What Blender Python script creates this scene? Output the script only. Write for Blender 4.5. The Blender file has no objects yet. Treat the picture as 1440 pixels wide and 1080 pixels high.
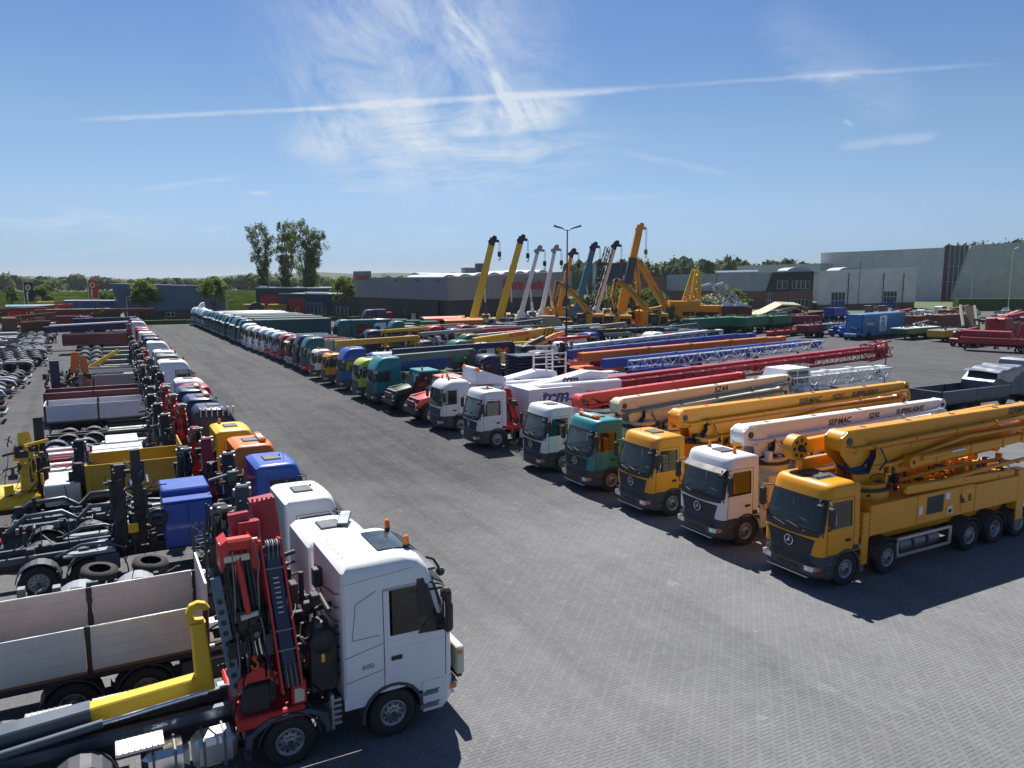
import bpy, bmesh, math, random
from mathutils import Vector, Matrix
R = math.radians
rnd = random.Random(7)
SC = bpy.context.scene
COL = SC.collection
PI = math.pi

# ------------------------------------------------------------------ materials
MATS = {}
def lin(c):
    if isinstance(c, str):
        c = [int(c[i:i+2], 16)/255 for i in (0, 2, 4)]
        c = [x/12.92 if x <= .04045 else ((x+.055)/1.055)**2.4 for x in c]
    return (*c[:3], 1)
def nt(name):
    m = bpy.data.materials.new(name); m.use_nodes = True
    t = m.node_tree; b = t.nodes['Principled BSDF']
    return m, t, b
def N(t, typ, **k):
    n = t.nodes.new(typ)
    for a, v in k.items():
        if a == 'inp':
            for i, x in v.items(): n.inputs[i].default_value = x
        else: setattr(n, a, v)
    return n
def mth(t, op, a, b=None, c=None):
    n = t.nodes.new('ShaderNodeMath'); n.operation = op
    for i, x in enumerate((a, b, c)):
        if x is None: continue
        if isinstance(x, (int, float)): n.inputs[i].default_value = x
        else: t.links.new(x, n.inputs[i])
    return n.outputs[0]
def ramp(t, fac, p):
    n = t.nodes.new('ShaderNodeValToRGB'); e = n.color_ramp.elements
    while len(e) < len(p): e.new(.5)
    for i, (pos, c) in enumerate(p):
        e[i].position = pos; e[i].color = (c, c, c, 1) if isinstance(c, (int, float)) else lin(c)
    if fac is not None: t.links.new(fac, n.inputs[0])
    return n.outputs[0]
def mix(t, fac, a, b, mode='MIX'):
    n = t.nodes.new('ShaderNodeMix'); n.data_type = 'RGBA'; n.blend_type = mode
    for s, x in ((0, fac), (6, a), (7, b)):
        if isinstance(x, (int, float)): n.inputs[s].default_value = x
        elif isinstance(x, (tuple, list)): n.inputs[s].default_value = x
        else: t.links.new(x, n.inputs[s])
    return n.outputs[2]
def paint(name, col, rough=.35, metal=0, coat=.0, dirt=.22, scale=1.3, spec=.5):
    if name in MATS: return MATS[name]
    m, t, b = nt(name)
    tc = N(t, 'ShaderNodeTexCoord')
    n1 = N(t, 'ShaderNodeTexNoise', inp={'Scale': scale, 'Detail': 7, 'Roughness': .65})
    t.links.new(tc.outputs['Object'], n1.inputs['Vector'])
    f = ramp(t, n1.outputs[0], [(.38, 0.0), (.72, 1.0)])
    c = lin(col)
    d = (c[0]*.55+.03, c[1]*.55+.028, c[2]*.55+.024, 1)
    mp = N(t, 'ShaderNodeMapping'); mp.inputs['Scale'].default_value = (2.2, 2.2, .28); t.links.new(tc.outputs['Object'], mp.inputs[0])
    n2 = N(t, 'ShaderNodeTexNoise', inp={'Scale': 3.0, 'Detail': 5, 'Roughness': .7}); t.links.new(mp.outputs[0], n2.inputs['Vector'])
    st = ramp(t, n2.outputs[0], [(.5, 0.0), (.74, .9)])
    f = mth(t, 'MAXIMUM', f, st)
    f2 = mth(t, 'MULTIPLY', f, dirt)
    t.links.new(mix(t, f2, c, d), b.inputs['Base Color'])
    t.links.new(mth(t, 'MULTIPLY_ADD', f, .22, rough), b.inputs['Roughness'])
    b.inputs['Metallic'].default_value = metal; b.inputs['Specular IOR Level'].default_value = spec
    b.inputs['Coat Weight'].default_value = coat
    b.inputs['Coat Roughness'].default_value = .08
    MATS[name] = m
    return m
def car(name, col, dirt=.26): return paint(name, col, .40, 0, .22, dirt, 1.3, .35)
WHITE = car('white_paint', (.70, .71, .73), .18); CREAM = car('cream_paint', 'cdc6ad')
YELLOW = car('crane_yellow', (.70, .285, .006), .14); YEL2 = car('bright_yellow', (.74, .46, .02)); OCHRE = car('ochre_yellow', (.5, .30, .02))
ORANGE = car('orange_paint', (.70, .17, .02)); RED = car('red_paint', (.55, .03, .025)); CRIM = car('crimson_paint', (.33, .02, .035))
MAROON = car('maroon_paint', (.17, .02, .025)); TEAL = car('teal_paint', (.02, .21, .23)); DTEAL = car('dark_teal_paint', (.014, .115, .135))
FTEAL = car('fleet_teal_paint', (.012, .10, .13)); GREEN = car('green_paint', (.02, .14, .075)); LIME = car('lime_paint', (.42, .52, .07)); BLUE = car('blue_paint', (.02, .075, .36))
NAVY = car('navy_paint', (.012, .022, .075)); LBLUE = car('pale_blue_paint', (.38, .52, .62)); SKYB = car('sky_blue_paint', (.05, .22, .45))
GREYP = car('grey_paint', (.30, .32, .35)); DGREEN = car('dark_green_paint', (.01, .045, .04)); OLIVE = car('olive_paint', (.14, .17, .11))
BEIGE = car('beige_paint', (.42, .34, .2)); SALM = car('salmon_paint', (.72, .25, .17)); PWHITE = car('pearl_white_paint', (.62, .63, .72))
DGREY = paint('dark_grey_plastic', (.045, .052, .065), .5); BLACK = paint('black_plastic', (.016, .017, .02), .45)
CHAS = paint('chassis_black', (.02, .021, .024), .55, dirt=.5); STEEL = paint('worn_steel', (.20, .21, .22), .45, .55, dirt=.6)
ALU = paint('aluminium', (.62, .63, .65), .3, .9, dirt=.3); ALUP = paint('aluminium_boards', (.56, .56, .55), .42, .3, dirt=.25, scale=2.5)
CHROME = paint('chrome', (.75, .76, .78), .08, 1, dirt=.05); RIM = paint('wheel_rim', (.34, .35, .37), .38, .7, dirt=.5)
TYRE = paint('tyre_rubber', (.022, .022, .024), .8, dirt=.6, scale=4); HOSE = paint('hose_rubber', (.012, .012, .013), .35)
BHOSE = paint('blue_hose', (.012, .03, .14), .25); PLANK = paint('deck_planks', (.19, .16, .13), .8, dirt=.7, scale=3)
LAMP = paint('headlight_glass', (.55, .58, .62), .08, .5, dirt=.1); AMB = paint('amber_lens', (.8, .2, .02), .2); REDL = paint('red_lens', (.4, .01, .01), .25)
RUST = paint('rusty_steel', (.16, .07, .04), .8, dirt=.8); TARP = paint('tarpaulin_teal', (.022, .065, .075), .6, dirt=.5); TARPG = paint('silver_tarp', (.30, .31, .34), .3, .75)
DSTEEL = paint('dark_steel', (.09, .11, .14), .4, .5, dirt=.4); BROWN = paint('brown_paint', (.16, .07, .035), .6)
def glassmat():
    m, t, b = nt('cab_glass')
    tc = N(t, 'ShaderNodeTexCoord')
    n1 = N(t, 'ShaderNodeTexNoise', inp={'Scale': 2.2, 'Detail': 3})
    t.links.new(tc.outputs['Object'], n1.inputs['Vector'])
    t.links.new(ramp(t, n1.outputs[0], [(.35, (.012, .018, .022)), (.7, (.05, .07, .075))]), b.inputs['Base Color'])
    b.inputs['Roughness'].default_value = .04; b.inputs['Specular IOR Level'].default_value = .85
    MATS['cab_glass'] = m; return m
GLASS = glassmat()
def seethrough():
    m, t, b = nt('windscreen_glass')
    out = [n for n in t.nodes if n.type == 'OUTPUT_MATERIAL'][0]
    tr = N(t, 'ShaderNodeBsdfTransparent'); tr.inputs[0].default_value = (.30, .36, .36, 1)
    gl = N(t, 'ShaderNodeBsdfGlossy'); gl.inputs['Roughness'].default_value = .03; gl.inputs[0].default_value = (1, 1, 1, 1)
    fr = N(t, 'ShaderNodeFresnel'); fr.inputs[0].default_value = 1.6
    mx = N(t, 'ShaderNodeMixShader')
    t.links.new(fr.outputs[0], mx.inputs[0]); t.links.new(tr.outputs[0], mx.inputs[1]); t.links.new(gl.outputs[0], mx.inputs[2])
    t.links.new(mx.outputs[0], out.inputs[0])
    return m
CLEAR = seethrough()

# ------------------------------------------------------------------ mesh builder
class MB:
    def __init__(s): s.v = []; s.f = []; s.fm = []; s.fs = []; s.mats = []; s.M = Matrix()
    def mi(s, m):
        if m not in s.mats: s.mats.append(m)
        return s.mats.index(m)
    def add(s, vs, fs, m, smooth=False):
        o = len(s.v); k = s.mi(m); M = s.M
        s.v += [tuple(M @ Vector(p)) for p in vs]
        for f in fs:
            s.f.append([o+i for i in f]); s.fm.append(k); s.fs.append(smooth)
        return s
    def box(s, x0, x1, y0, y1, z0, z1, m, b=0):
        lo = (min(x0, x1), min(y0, y1), min(z0, z1)); hi = (max(x0, x1), max(y0, y1), max(z0, z1))
        b = min(b, *( (hi[i]-lo[i])*.45 for i in range(3)))
        cs = [(i, j, k) for i in (0, 1) for j in (0, 1) for k in (0, 1)]
        if b <= 0:
            vs = [[(lo, hi)[c[a]][a] for a in range(3)] for c in cs]
            return s.add(vs, [(0, 1, 3, 2), (4, 6, 7, 5), (0, 4, 5, 1), (2, 3, 7, 6), (0, 2, 6, 4), (1, 5, 7, 3)], m)
        vs = []; ix = {}
        for c in cs:
            for a in range(3):
                p = []
                for q in range(3):
                    e = (lo, hi)[c[q]][q]
                    p.append(e if q == a else e + (b if c[q] == 0 else -b))
                ix[(c, a)] = len(vs); vs.append(p)
        fs = []
        for a in range(3):
            u, w = [q for q in range(3) if q != a]
            for sg in (0, 1):
                f = []
                for (p, q) in ((0, 0), (1, 0), (1, 1), (0, 1)):
                    c = [0, 0, 0]; c[a] = sg; c[u] = p; c[w] = q; f.append(ix[(tuple(c), a)])
                fs.append(f)
                for q in (0, 1):   # edge along a between faces u(sg), w(q)
                    c0 = [0, 0, 0]; c0[u] = sg; c0[w] = q; c1 = list(c0); c1[a] = 1
                    c0 = tuple(c0); c1 = tuple(c1)
                    fs.append([ix[(c0, u)], ix[(c1, u)], ix[(c1, w)], ix[(c0, w)]])
        for c in cs: fs.append([ix[(c, a)] for a in range(3)])
        return s.add(vs, fs, m)
    def prism(s, pts, ax, a0, a1, m, smooth=False):
        def P(p, a): return (a, p[0], p[1]) if ax == 'x' else ((p[0], a, p[1]) if ax == 'y' else (p[0], p[1], a))
        n = len(pts)
        vs = [P(p, a0) for p in pts] + [P(p, a1) for p in pts]
        fs = [list(range(n)), list(range(2*n-1, n-1, -1))] + [(i, (i+1) % n, n+(i+1) % n, n+i) for i in range(n)]
        return s.add(vs, fs, m, smooth)
    def cyl(s, p0, p1, r0, m, r1=None, n=10, cap=True, smooth=True):
        p0 = Vector(p0); p1 = Vector(p1); r1 = r0 if r1 is None else r1
        d = (p1-p0).normalized(); u = d.orthogonal().normalized(); w = d.cross(u)
        vs = []
        for p, r in ((p0, r0), (p1, r1)):
            for i in range(n):
                a = 2*PI*i/n; vs.append(p+u*math.cos(a)*r+w*math.sin(a)*r)
        s.add(vs, [(i, (i+1) % n, n+(i+1) % n, n+i) for i in range(n)], m, smooth)
        if cap: s.add(vs, [list(range(n))[::-1], list(range(n, 2*n))], m)
        return s
    def tube(s, pts, r, m, n=6):
        pts = [Vector(p) for p in pts]; vs = []; k = len(pts)
        u = None
        for i, p in enumerate(pts):
            d = (pts[min(i+1, k-1)]-pts[max(i-1, 0)]).normalized()
            if u is None: u = d.orthogonal().normalized()
            u = (u - d*u.dot(d)).normalized(); w = d.cross(u)
            for j in range(n):
                a = 2*PI*j/n; vs.append(p+(u*math.cos(a)+w*math.sin(a))*r)
        fs = [(i*n+j, i*n+(j+1) % n, (i+1)*n+(j+1) % n, (i+1)*n+j) for i in range(k-1) for j in range(n)]
        return s.add(vs, fs, m, True)
    def lathe(s, prof, c, ax, m, n=24, sm=True):
        c = Vector(c); ax = Vector(ax).normalized(); u = ax.orthogonal().normalized(); w = ax.cross(u)
        vs = [c+ax*h+(u*math.cos(2*PI*i/n)+w*math.sin(2*PI*i/n))*r for r, h in prof for i in range(n)]
        fs = [(k*n+i, k*n+(i+1) % n, (k+1)*n+(i+1) % n, (k+1)*n+i) for k in range(len(prof)-1) for i in range(n)]
        return s.add(vs, fs, m, sm)
    def beam(s, p0, p1, w, h, m, w1=None, h1=None, b=.0, up=(0, 0, 1)):
        p0 = Vector(p0); p1 = Vector(p1); d = p1-p0; L = d.length; d.normalize(); up = Vector(up)
        if abs(d.dot(up)) > .98: up = Vector((1, 0, 0)) if abs(d.x) < .9 else Vector((0, 1, 0))
        y = up.cross(d).normalized(); z = d.cross(y)
        w1 = w if w1 is None else w1; h1 = h if h1 is None else h1
        vs = []
        for p, a, c in ((p0, w, h), (p1, w1, h1)):
            e = b
            if e:
                A, C = a/2, c/2
                for yy, zz in ((-A, e-C), (e-A, -C), (A-e, -C), (A, e-C), (A, C-e), (A-e, C), (e-A, C), (-A, C-e)): vs.append(p+y*yy+z*zz)
            else:
                for sy, sz in ((-1, -1), (1, -1), (1, 1), (-1, 1)): vs.append(p+y*sy*a/2+z*sz*c/2)
        n = len(vs)//2
        return s.add(vs, [list(range(n))[::-1], list(range(n, 2*n))]+[(i, (i+1) % n, n+(i+1) % n, n+i) for i in range(n)], m)
    def lattice(s, p0, p1, w, h, n, m, r=.05, w1=None, h1=None):
        p0 = Vector(p0); p1 = Vector(p1); d = (p1-p0).normalized()
        up = Vector((0, 0, 1)) if abs(d.z) < .95 else Vector((1, 0, 0))
        y = up.cross(d).normalized(); z = d.cross(y)
        w1 = w1 or w; h1 = h1 or h
        def C(i, sy, sz):
            f = i/n; return p0.lerp(p1, f)+y*sy*(w+(w1-w)*f)/2+z*sz*(h+(h1-h)*f)/2
        cs = ((-1, -1), (1, -1), (1, 1), (-1, 1))
        for c in cs: s.cyl(C(0, *c), C(n, *c), r, m, n=4, cap=False)
        for i in range(n):
            for k in range(4):
                a, b = cs[k], cs[(k+1) % 4]
                if (i+k) % 2: a, b = b, a
                s.cyl(C(i, *a), C(i+1, *b), r*.6, m, n=3, cap=False)
                s.cyl(C(i, *a), C(i, *b), r*.55, m, n=3, cap=False)
        return s
    def grid(s, fn, nu, nv, m, smooth=True):
        vs = [fn(i/nu, j/nv) for i in range(nu+1) for j in range(nv+1)]
        fs = [(i*(nv+1)+j, (i+1)*(nv+1)+j, (i+1)*(nv+1)+j+1, i*(nv+1)+j+1) for i in range(nu) for j in range(nv)]
        return s.add(vs, fs, m, smooth)
    def mesh(s, name, norm=True):
        me = bpy.data.meshes.new(name); me.from_pydata(s.v, [], s.f)
        for m in s.mats: me.materials.append(m)
        me.polygons.foreach_set('material_index', s.fm); me.polygons.foreach_set('use_smooth', s.fs)
        if norm:
            bm = bmesh.new(); bm.from_mesh(me); bmesh.ops.recalc_face_normals(bm, faces=bm.faces); bm.to_mesh(me); bm.free()
        me.update(); return me
    def build(s, name, parent=None, loc=(0, 0, 0), rot=(0, 0, 0), norm=True):
        return link(name, s.mesh(name, norm), parent, loc, rot)
def link(name, me, parent=None, loc=(0, 0, 0), rot=(0, 0, 0)):
    o = bpy.data.objects.new(name, me); COL.objects.link(o); o.location = loc; o.rotation_euler = rot
    if parent is not None: o.parent = parent
    return o
USED = {}
def tag(o, label, cat, group=None):
    USED[label] = USED.get(label, 0)+1
    o['label'] = label; o['category'] = cat
    if group: o['group'] = group
    return o
def thing(name, label, cat, loc=(0, 0, 0), rz=0, group=None):
    return tag(link(name, None, None, loc, (0, 0, rz)), label, cat, group)
def structure(o, kind='structure'):
    o['kind'] = kind; return o
def text(s, name, mat, size, parent, loc, rot, ext=.004, sx=1, shear=0, align='LEFT', bold=0, mir=False):
    cu = bpy.data.curves.new(name, 'FONT'); cu.body = s; cu.size = size; cu.extrude = ext; cu.align_x = align; cu.shear = shear; cu.offset = bold
    o = bpy.data.objects.new(name, cu); COL.objects.link(o)
    dg = bpy.context.evaluated_depsgraph_get()
    me = bpy.data.meshes.new_from_object(o.evaluated_get(dg)); me.name = name
    bpy.data.objects.remove(o)
    me.materials.clear(); me.materials.append(mat)
    o = link(name, me, parent, loc, rot); o.scale = (sx, 1, 1)
    return o

# ------------------------------------------------------------------ wheels (shared meshes)
WM = {}
def wheel_meshes(r, w, lod):
    k = (r, w, lod)
    if k in WM: return WM[k]
    n = 32 if lod == 2 else (18 if lod == 1 else 12)
    t = MB(); h = w/2; ri = r*.56
    t.lathe([(ri, h*.75), (ri*1.06, h*.97), (r*.9, h), (r*.975, h*.86), (r, h*.6), (r, h*.2), (r*.985, h*.2), (r*.985, h*.12), (r, h*.12), (r, -h*.12), (r*.985, -h*.12), (r*.985, -h*.2), (r, -h*.2), (r, -h*.6), (r*.975, -h*.86), (r*.9, -h), (ri, -h*.8)], (0, 0, 0), (0, 1, 0), TYRE, n)
    if lod == 2:
        for i in range(36):
            a = 2*PI*i/36
            for sg in (-1, 1):
                c = Vector((math.cos(a), 0, math.sin(a))); q = Vector((-math.sin(a), 0, math.cos(a)))
                p = c*(r+.006); t.beam(p+Vector((0, sg*h*.3, 0))+q*.0, p+Vector((0, sg*h*.9, 0))+q*.03, .05, .02, TYRE, up=c)
    g = MB()
    for sgn, depth in ((1, .0),):
        steer = w < .4
        if steer: pr = [(ri*1.02, h*.86), (ri*.99, h*.95), (ri*.9, h*.93), (ri*.86, h*.78), (ri*.8, h*.72), (ri*.55, h*.86), (ri*.4, h*.9), (ri*.36, h*1.1), (ri*.3, h*1.16), (0.001, h*1.16)]
        else: pr = [(ri*1.02, h*.86), (ri*.99, h*.95), (ri*.9, h*.92), (ri*.86, h*.5), (ri*.8, h*.35), (ri*.55, h*.3), (ri*.42, h*.32), (ri*.4, h*.62), (ri*.3, h*.66), (0.001, h*.66)]
        g.lathe(pr, (0, 0, 0), (0, 1, 0), RIM, n)
        if lod:
            yh = h*.80 if steer else h*.335
            for i in range(10):
                a = 2*PI*i/10; c = Vector((math.cos(a)*ri*.68, yh, math.sin(a)*ri*.68))
                g.cyl(c-Vector((0, .02, 0)), c+Vector((0, .012, 0)), ri*.085, BLACK, n=8)
                a += PI/10; c = Vector((math.cos(a)*ri*.47, yh+.02, math.sin(a)*ri*.47))
                g.cyl(c, c+Vector((0, .05, 0)), ri*.04, STEEL, n=5)
            g.cyl((0, h*1.1 if steer else h*.6, 0), (0, (h*1.1 if steer else h*.6)+.04, 0), ri*.22, DGREY, n=12)
    WM[k] = (t.mesh('wheel'), g.mesh('rim')); return WM[k]
def wheel(parent, x, y, r, w, lod, z=None):
    t, g = wheel_meshes(r, w, lod)
    o = link('wheel', t, parent, (x, y, r if z is None else z), (0, rnd.random()*6, 0) if False else (0, 0, 0 if y > 0 else PI))
    if lod: link('rim', g, o)
    return o

def arch(m, cx, cz, r, a0, a1, y0, y1, th, mat, n=10):
    vs = []
    for i in range(n+1):
        a = R(a0+(a1-a0)*i/n)
        for rr in (r, r+th):
            for y in (y0, y1): vs.append((cx+math.cos(a)*rr, y, cz+math.sin(a)*rr))
    fs = []
    for i in range(n):
        b = i*4; c = b+4
        fs += [(b, b+1, c+1, c), (b+2, c+2, c+3, b+3), (b, c, c+2, b+2), (b+1, b+3, c+3, c+1)]
    fs += [(0, 2, 3, 1), (n*4, n*4+1, n*4+3, n*4+2)]
    m.add(vs, fs, mat, False)

def clutter(m, x0, x1, y0, y1, z0, z1, n, mats, hoses=True):
    for i in range(n):
        mt = rnd.choice(mats); x = rnd.uniform(x0, x1); y = rnd.uniform(y0, y1); z = rnd.uniform(z0, z1)
        k = rnd.random()
        if k < .4:
            a, b, c = rnd.uniform(.04, .16), rnd.uniform(.04, .16), rnd.uniform(.05, .25)
            m.box(x-a, x+a, y-b, y+b, z-c, z+c, mt, .015)
        elif k < .65 or not hoses:
            d = rnd.choice([(0, 0, 1), (0, 0, 1), (1, 0, .2), (0, 1, .1)]); l = rnd.uniform(.2, .5); r = rnd.uniform(.025, .07)
            v = Vector(d)*l; m.cyl(Vector((x, y, z))-v, Vector((x, y, z))+v, r, mt, n=8)
        else:
            p = Vector((x, y, z)); q = [p]
            d = Vector((rnd.uniform(-.2, .2), rnd.uniform(-.4, .4), rnd.uniform(-.5, .5)))
            for j in range(5):
                d += Vector((rnd.uniform(-.2, .2), rnd.uniform(-.2, .2), rnd.uniform(-.25, .15))); q.append(q[-1]+d*.3)
            m.tube(q, rnd.uniform(.012, .025), HOSE, 5)
# ------------------------------------------------------------------ cabs (x forward, front bumper at x=0)
# ring: z, front x, half width, corner radius ; zb bottom, windscreen z0..z1, length
ST = {
 'mb':   dict(L=2.0, rings=[(1.12, -.10, 1.20, .20), (1.9, -.07, 1.21, .22), (2.95, -.36, 1.16, .19), (3.22, -.43, 1.155, .19), (3.36, -.48, 1.14, .20), (3.43, -.56, 1.09, .21), (3.465, -.74, .99, .22)], ws=(1.93, 2.93), bump=1.12, grille=(1.14, 1.66), wx=-1.35),
 'mbhi': dict(L=2.3, rings=[(1.12, -.10, 1.21, .20), (1.9, -.07, 1.23, .22), (2.85, -.30, 1.20, .20), (3.1, -.40, 1.19, .22), (3.6, -.66, 1.14, .24), (3.8, -.85, 1.07, .26), (3.87, -1.1, .92, .28)], ws=(1.9, 2.8), bump=1.0, grille=(1.05, 1.7), wx=-1.35),
 'volvo':dict(L=2.68, rings=[(1.08, -.12, 1.22, .16), (1.35, -.10, 1.24, .18), (2.25, -.13, 1.25, .20), (3.35, -.52, 1.22, .17), (3.68, -.65, 1.21, .18), (3.90, -.80, 1.18, .20), (4.01, -.98, 1.10, .24), (4.06, -1.30, .96, .26)], ws=(2.2, 3.32), bump=1.06, grille=(1.1, 1.9), wx=-1.62),
 'daf':  dict(L=2.15, rings=[(1.12, -.10, 1.20, .22), (1.9, -.06, 1.21, .24), (2.85, -.22, 1.17, .28), (3.05, -.30, 1.15, .32), (3.25, -.45, 1.08, .36), (3.38, -.65, .97, .38), (3.43, -.95, .75, .4)], ws=(1.85, 2.82), bump=1.1, grille=(1.12, 1.6), wx=-1.4),
 'tall': dict(L=2.35, rings=[(1.05, -.10, 1.22, .20), (1.9, -.07, 1.24, .22), (2.8, -.22, 1.21, .20), (3.0, -.28, 1.20, .20), (3.5, -.52, 1.17, .22), (3.74, -.72, 1.12, .24), (3.84, -.95, 1.02, .25), (3.87, -1.25, .9, .25)], ws=(1.9, 2.78), bump=1.0, grille=(1.05, 1.7), wx=-1.4),
 'low':  dict(L=1.8, rings=[(1.05, -.08, 1.18, .18), (1.8, -.06, 1.19, .2), (2.65, -.2, 1.12, .24), (2.8, -.26, 1.09, .30), (2.95, -.38, 1.02, .34), (3.02, -.7, .8, .36)], ws=(1.75, 2.62), bump=1.05, grille=(1.08, 1.5), wx=-1.3),
}
def rint(rings, z):
    if z <= rings[0][0]: return rings[0]
    for a, b in zip(rings, rings[1:]):
        if z <= b[0]:
            f = (z-a[0])/(b[0]-a[0]); return tuple(a[i]+(b[i]-a[i])*f for i in range(4))
    return rings[-1]
BOW = .07
def fsurf(st, y, z, off=0):
    _, xf, hw, r = rint(st['rings'], z)
    a = abs(y); x = xf - BOW*(y/hw)**2
    if a > hw-r:
        q = min(a-(hw-r), r); x -= r-math.sqrt(max(r*r-q*q, 0))
    return (x+off, y, z)
def ssurf(st, x, z, sg, off=0):
    _, xf, hw, r = rint(st['rings'], z)
    y = hw; xe = xf-BOW-r
    if x > xe:
        q = min(x-xe, r); y = hw-r+math.sqrt(max(r*r-q*q, 0))
    return (x, sg*(y+off), z)
def fpatch(m, st, c, off, mat, n=(14, 5), curve=0):
    # corners c = (y0,y1) bottom (y0,y1) top, z0,z1
    (a0, a1), (b0, b1), z0, z1 = c
    def P(u, v, o):
        y = (a0+(a1-a0)*u)*(1-v)+(b0+(b1-b0)*u)*v; z = z0+(z1-z0)*v - curve*(1-abs(2*u-1)**2)*(1-v)*1.0
        return fsurf(st, y, z, o)
    m.grid(lambda u, v: P(u, v, off), *n, mat)
    for v in (0, 1): m.grid(lambda u, w, v=v: P(u, v, off*(1-w)-.01*w), n[0], 1, mat)
    for u in (0, 1): m.grid(lambda v, w, u=u: P(u, v, off*(1-w)-.01*w), n[1], 1, mat)
def spatch(m, st, sg, q, off, mat, n=(8, 5)):
    # q: 4 corners (x,z): bottom-rear, bottom-front, top-front, top-rear
    def P(u, v, o):
        x = (q[0][0]*(1-u)+q[1][0]*u)*(1-v)+(q[3][0]*(1-u)+q[2][0]*u)*v
        z = (q[0][1]*(1-u)+q[1][1]*u)*(1-v)+(q[3][1]*(1-u)+q[2][1]*u)*v
        return ssurf(st, x, z, sg, o)
    m.grid(lambda u, v: P(u, v, off), *n, mat)
    for v in (0, 1): m.grid(lambda u, w, v=v: P(u, v, off*(1-w)-.01*w), n[0], 1, mat)
    for u in (0, 1): m.grid(lambda v, w, u=u: P(u, v, off*(1-w)-.01*w), n[1], 1, mat)

def cab(root, style, col, lod=1, bumper=None, grille=None, hatch=True, visor=None, beacons=(), star=True, sidewin=None, low=None, holes=None, roofbar=None):
    st = ST[style]; L = st['L']; rg = st['rings']; z0w, z1w = st['ws']; wx = st['wx']
    bumper = bumper or DGREY; grille = grille or DGREY
    holes = (lod == 2) if holes is None else holes
    zs0, zs1 = z0w+.08, z1w-.05
    wxf = rint(rg, zs1)[1]-.34; wxr = -L+.42 if style in ('mb', 'low') else -L+.95   # side window extents at top
    if style == 'volvo': wxr = -1.66; zs0, zs1 = 2.34, 3.36; wxf = -.78
    wxf0 = rint(rg, zs0)[1]-.30
    m = MB()
    zz = sorted(set([r[0] for r in rg]+([z0w, z1w, zs0, zs1] if lod == 2 else [])))
    vs = []; K = 0; tg = []
    for z in zz:
        _, xf, hw, r = rint(rg, z)
        f = max(0, min(1, (z-zs0)/(zs1-zs0))); wf = wxf0+(wxf-wxf0)*f
        top = (z-rg[-3][0])/(rg[-1][0]-rg[-3][0]); xr = -L + (max(0, top)**2)*.22
        xe = xf-BOW-r
        side = [(xr+.05, hw)] + ([(max(wxr, xr+.1), hw), (min(wf, xe-.02), hw)] if holes else []) + [(xe, hw)]
        arc = [(xe+r*math.sin(a), hw-r+r*math.cos(a)) for a in (R(22), R(45), R(68))]
        fr = [(xf-BOW*(y/hw)**2, y) for y in [ (hw-r)*k/4 for k in (4, 3, 2, 1, 0)]]
        half = [(xr, hw-.06)]+side+arc+fr
        ring = half+[(x, -y) for x, y in half[::-1][1:]]
        if not tg: tg = len(half)
        K = len(ring); vs += [(x, y, z) for x, y in ring]
    fs = []; ns = len(zz); nh = tg
    for i in range(ns-1):
        for j in range(K):
            j2 = (j+1) % K
            if holes:
                jj = j if j < nh-1 else K-2-j   # symmetric column
                zc = (zz[i]+zz[i+1])/2
                if z0w < zc < z1w and nh-6 <= jj <= nh-2 and j != K-1: continue
                if zs0 < zc < zs1 and jj == 2: continue
            fs.append((i*K+j, i*K+j2, (i+1)*K+j2, (i+1)*K+j))
    m.add(vs, fs, col, True)
    m.add(vs, [[(ns-1)*K+j for j in range(K)], [j for j in range(K)][::-1]], col, True)
    # lower painted skirts in front of and behind the wheel arch
    zb = rg[0][0]; wr = .66
    lowm = low or (col if style in ('volvo', 'tall') else bumper)
    me = m.mesh('cab_body'); me.set_sharp_from_angle(angle=R(38))
    body = link('cab_body', me, root)
    # bumper block
    b = MB(); bz = st['bump']; bcol = bumper
    hw0 = rg[0][2]
    prof = [(.36, -.14), (.46, -.03), (.75, 0.0), (bz-.06, -.03), (bz+.02, -.09)]
    nn = 12; pts = []
    for z, dx in prof:
        row = [(-.92, -hw0-.012), (-.62, -hw0-.015)]
        for k in range(nn+1):
            y = -hw0+2*hw0*k/nn; a = abs(y)/hw0
            row.append((dx-BOW*a*a-(.25*max(0, a-.75)/.25 if a > .75 else 0)*1.0, y*1.012))
        row += [(-.62, hw0+.015), (-.92, hw0+.012)]
        pts.append([(x, y, z) for x, y in row])
    kk = len(pts[0]); vv = [p for r_ in pts for p in r_]
    b.add(vv, [(i*kk+j, i*kk+j+1, (i+1)*kk+j+1, (i+1)*kk+j) for i in range(len(pts)-1) for j in range(kk-1)], bcol, False)
    b.add(vv, [[j for j in range(kk)], [(len(pts)-1)*kk+j for j in range(kk)]], bcol)
    b.add(vv, [[i*kk for i in range(len(pts))], [i*kk+kk-1 for i in range(len(pts))][::-1]], BLACK)
    if lod:
        b.box(-.0, .012, -.42, .42, .52, .68, BLACK, .004)
        if lod == 2: b.box(-.08, .02, -.85, .85, .385, .42, ALU, .005)
        for k in range(3): b.box(-.02, .008, -.95, .95, .80+k*.09, .83+k*.09, BLACK)
        for sg in (-1, 1):
            b.box(-.86, -.5, sg*(hw0-.1), sg*(hw0+.022), .52, .56, STEEL, .01); b.box(-.86, -.5, sg*(hw0-.1), sg*(hw0+.022), .82, .86, STEEL, .01)
    bo = b.build('bumper', root)
    if lod:
        for sg in (-1, 1):
            h = MB(); h.prism([(sg*.70, .60), (sg*1.04, .63), (sg*1.08, .80), (sg*.68, .77)], 'x', -.24, .0, LAMP)
            h.box(-.2, .008, sg*.74, sg*.86, .65, .74, CHROME, .01); h.box(-.26, -.06, sg*1.0, sg*1.13, .66, .77, AMB if lod == 2 else LAMP, .01)
            h.build('headlight', bo)
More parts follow.
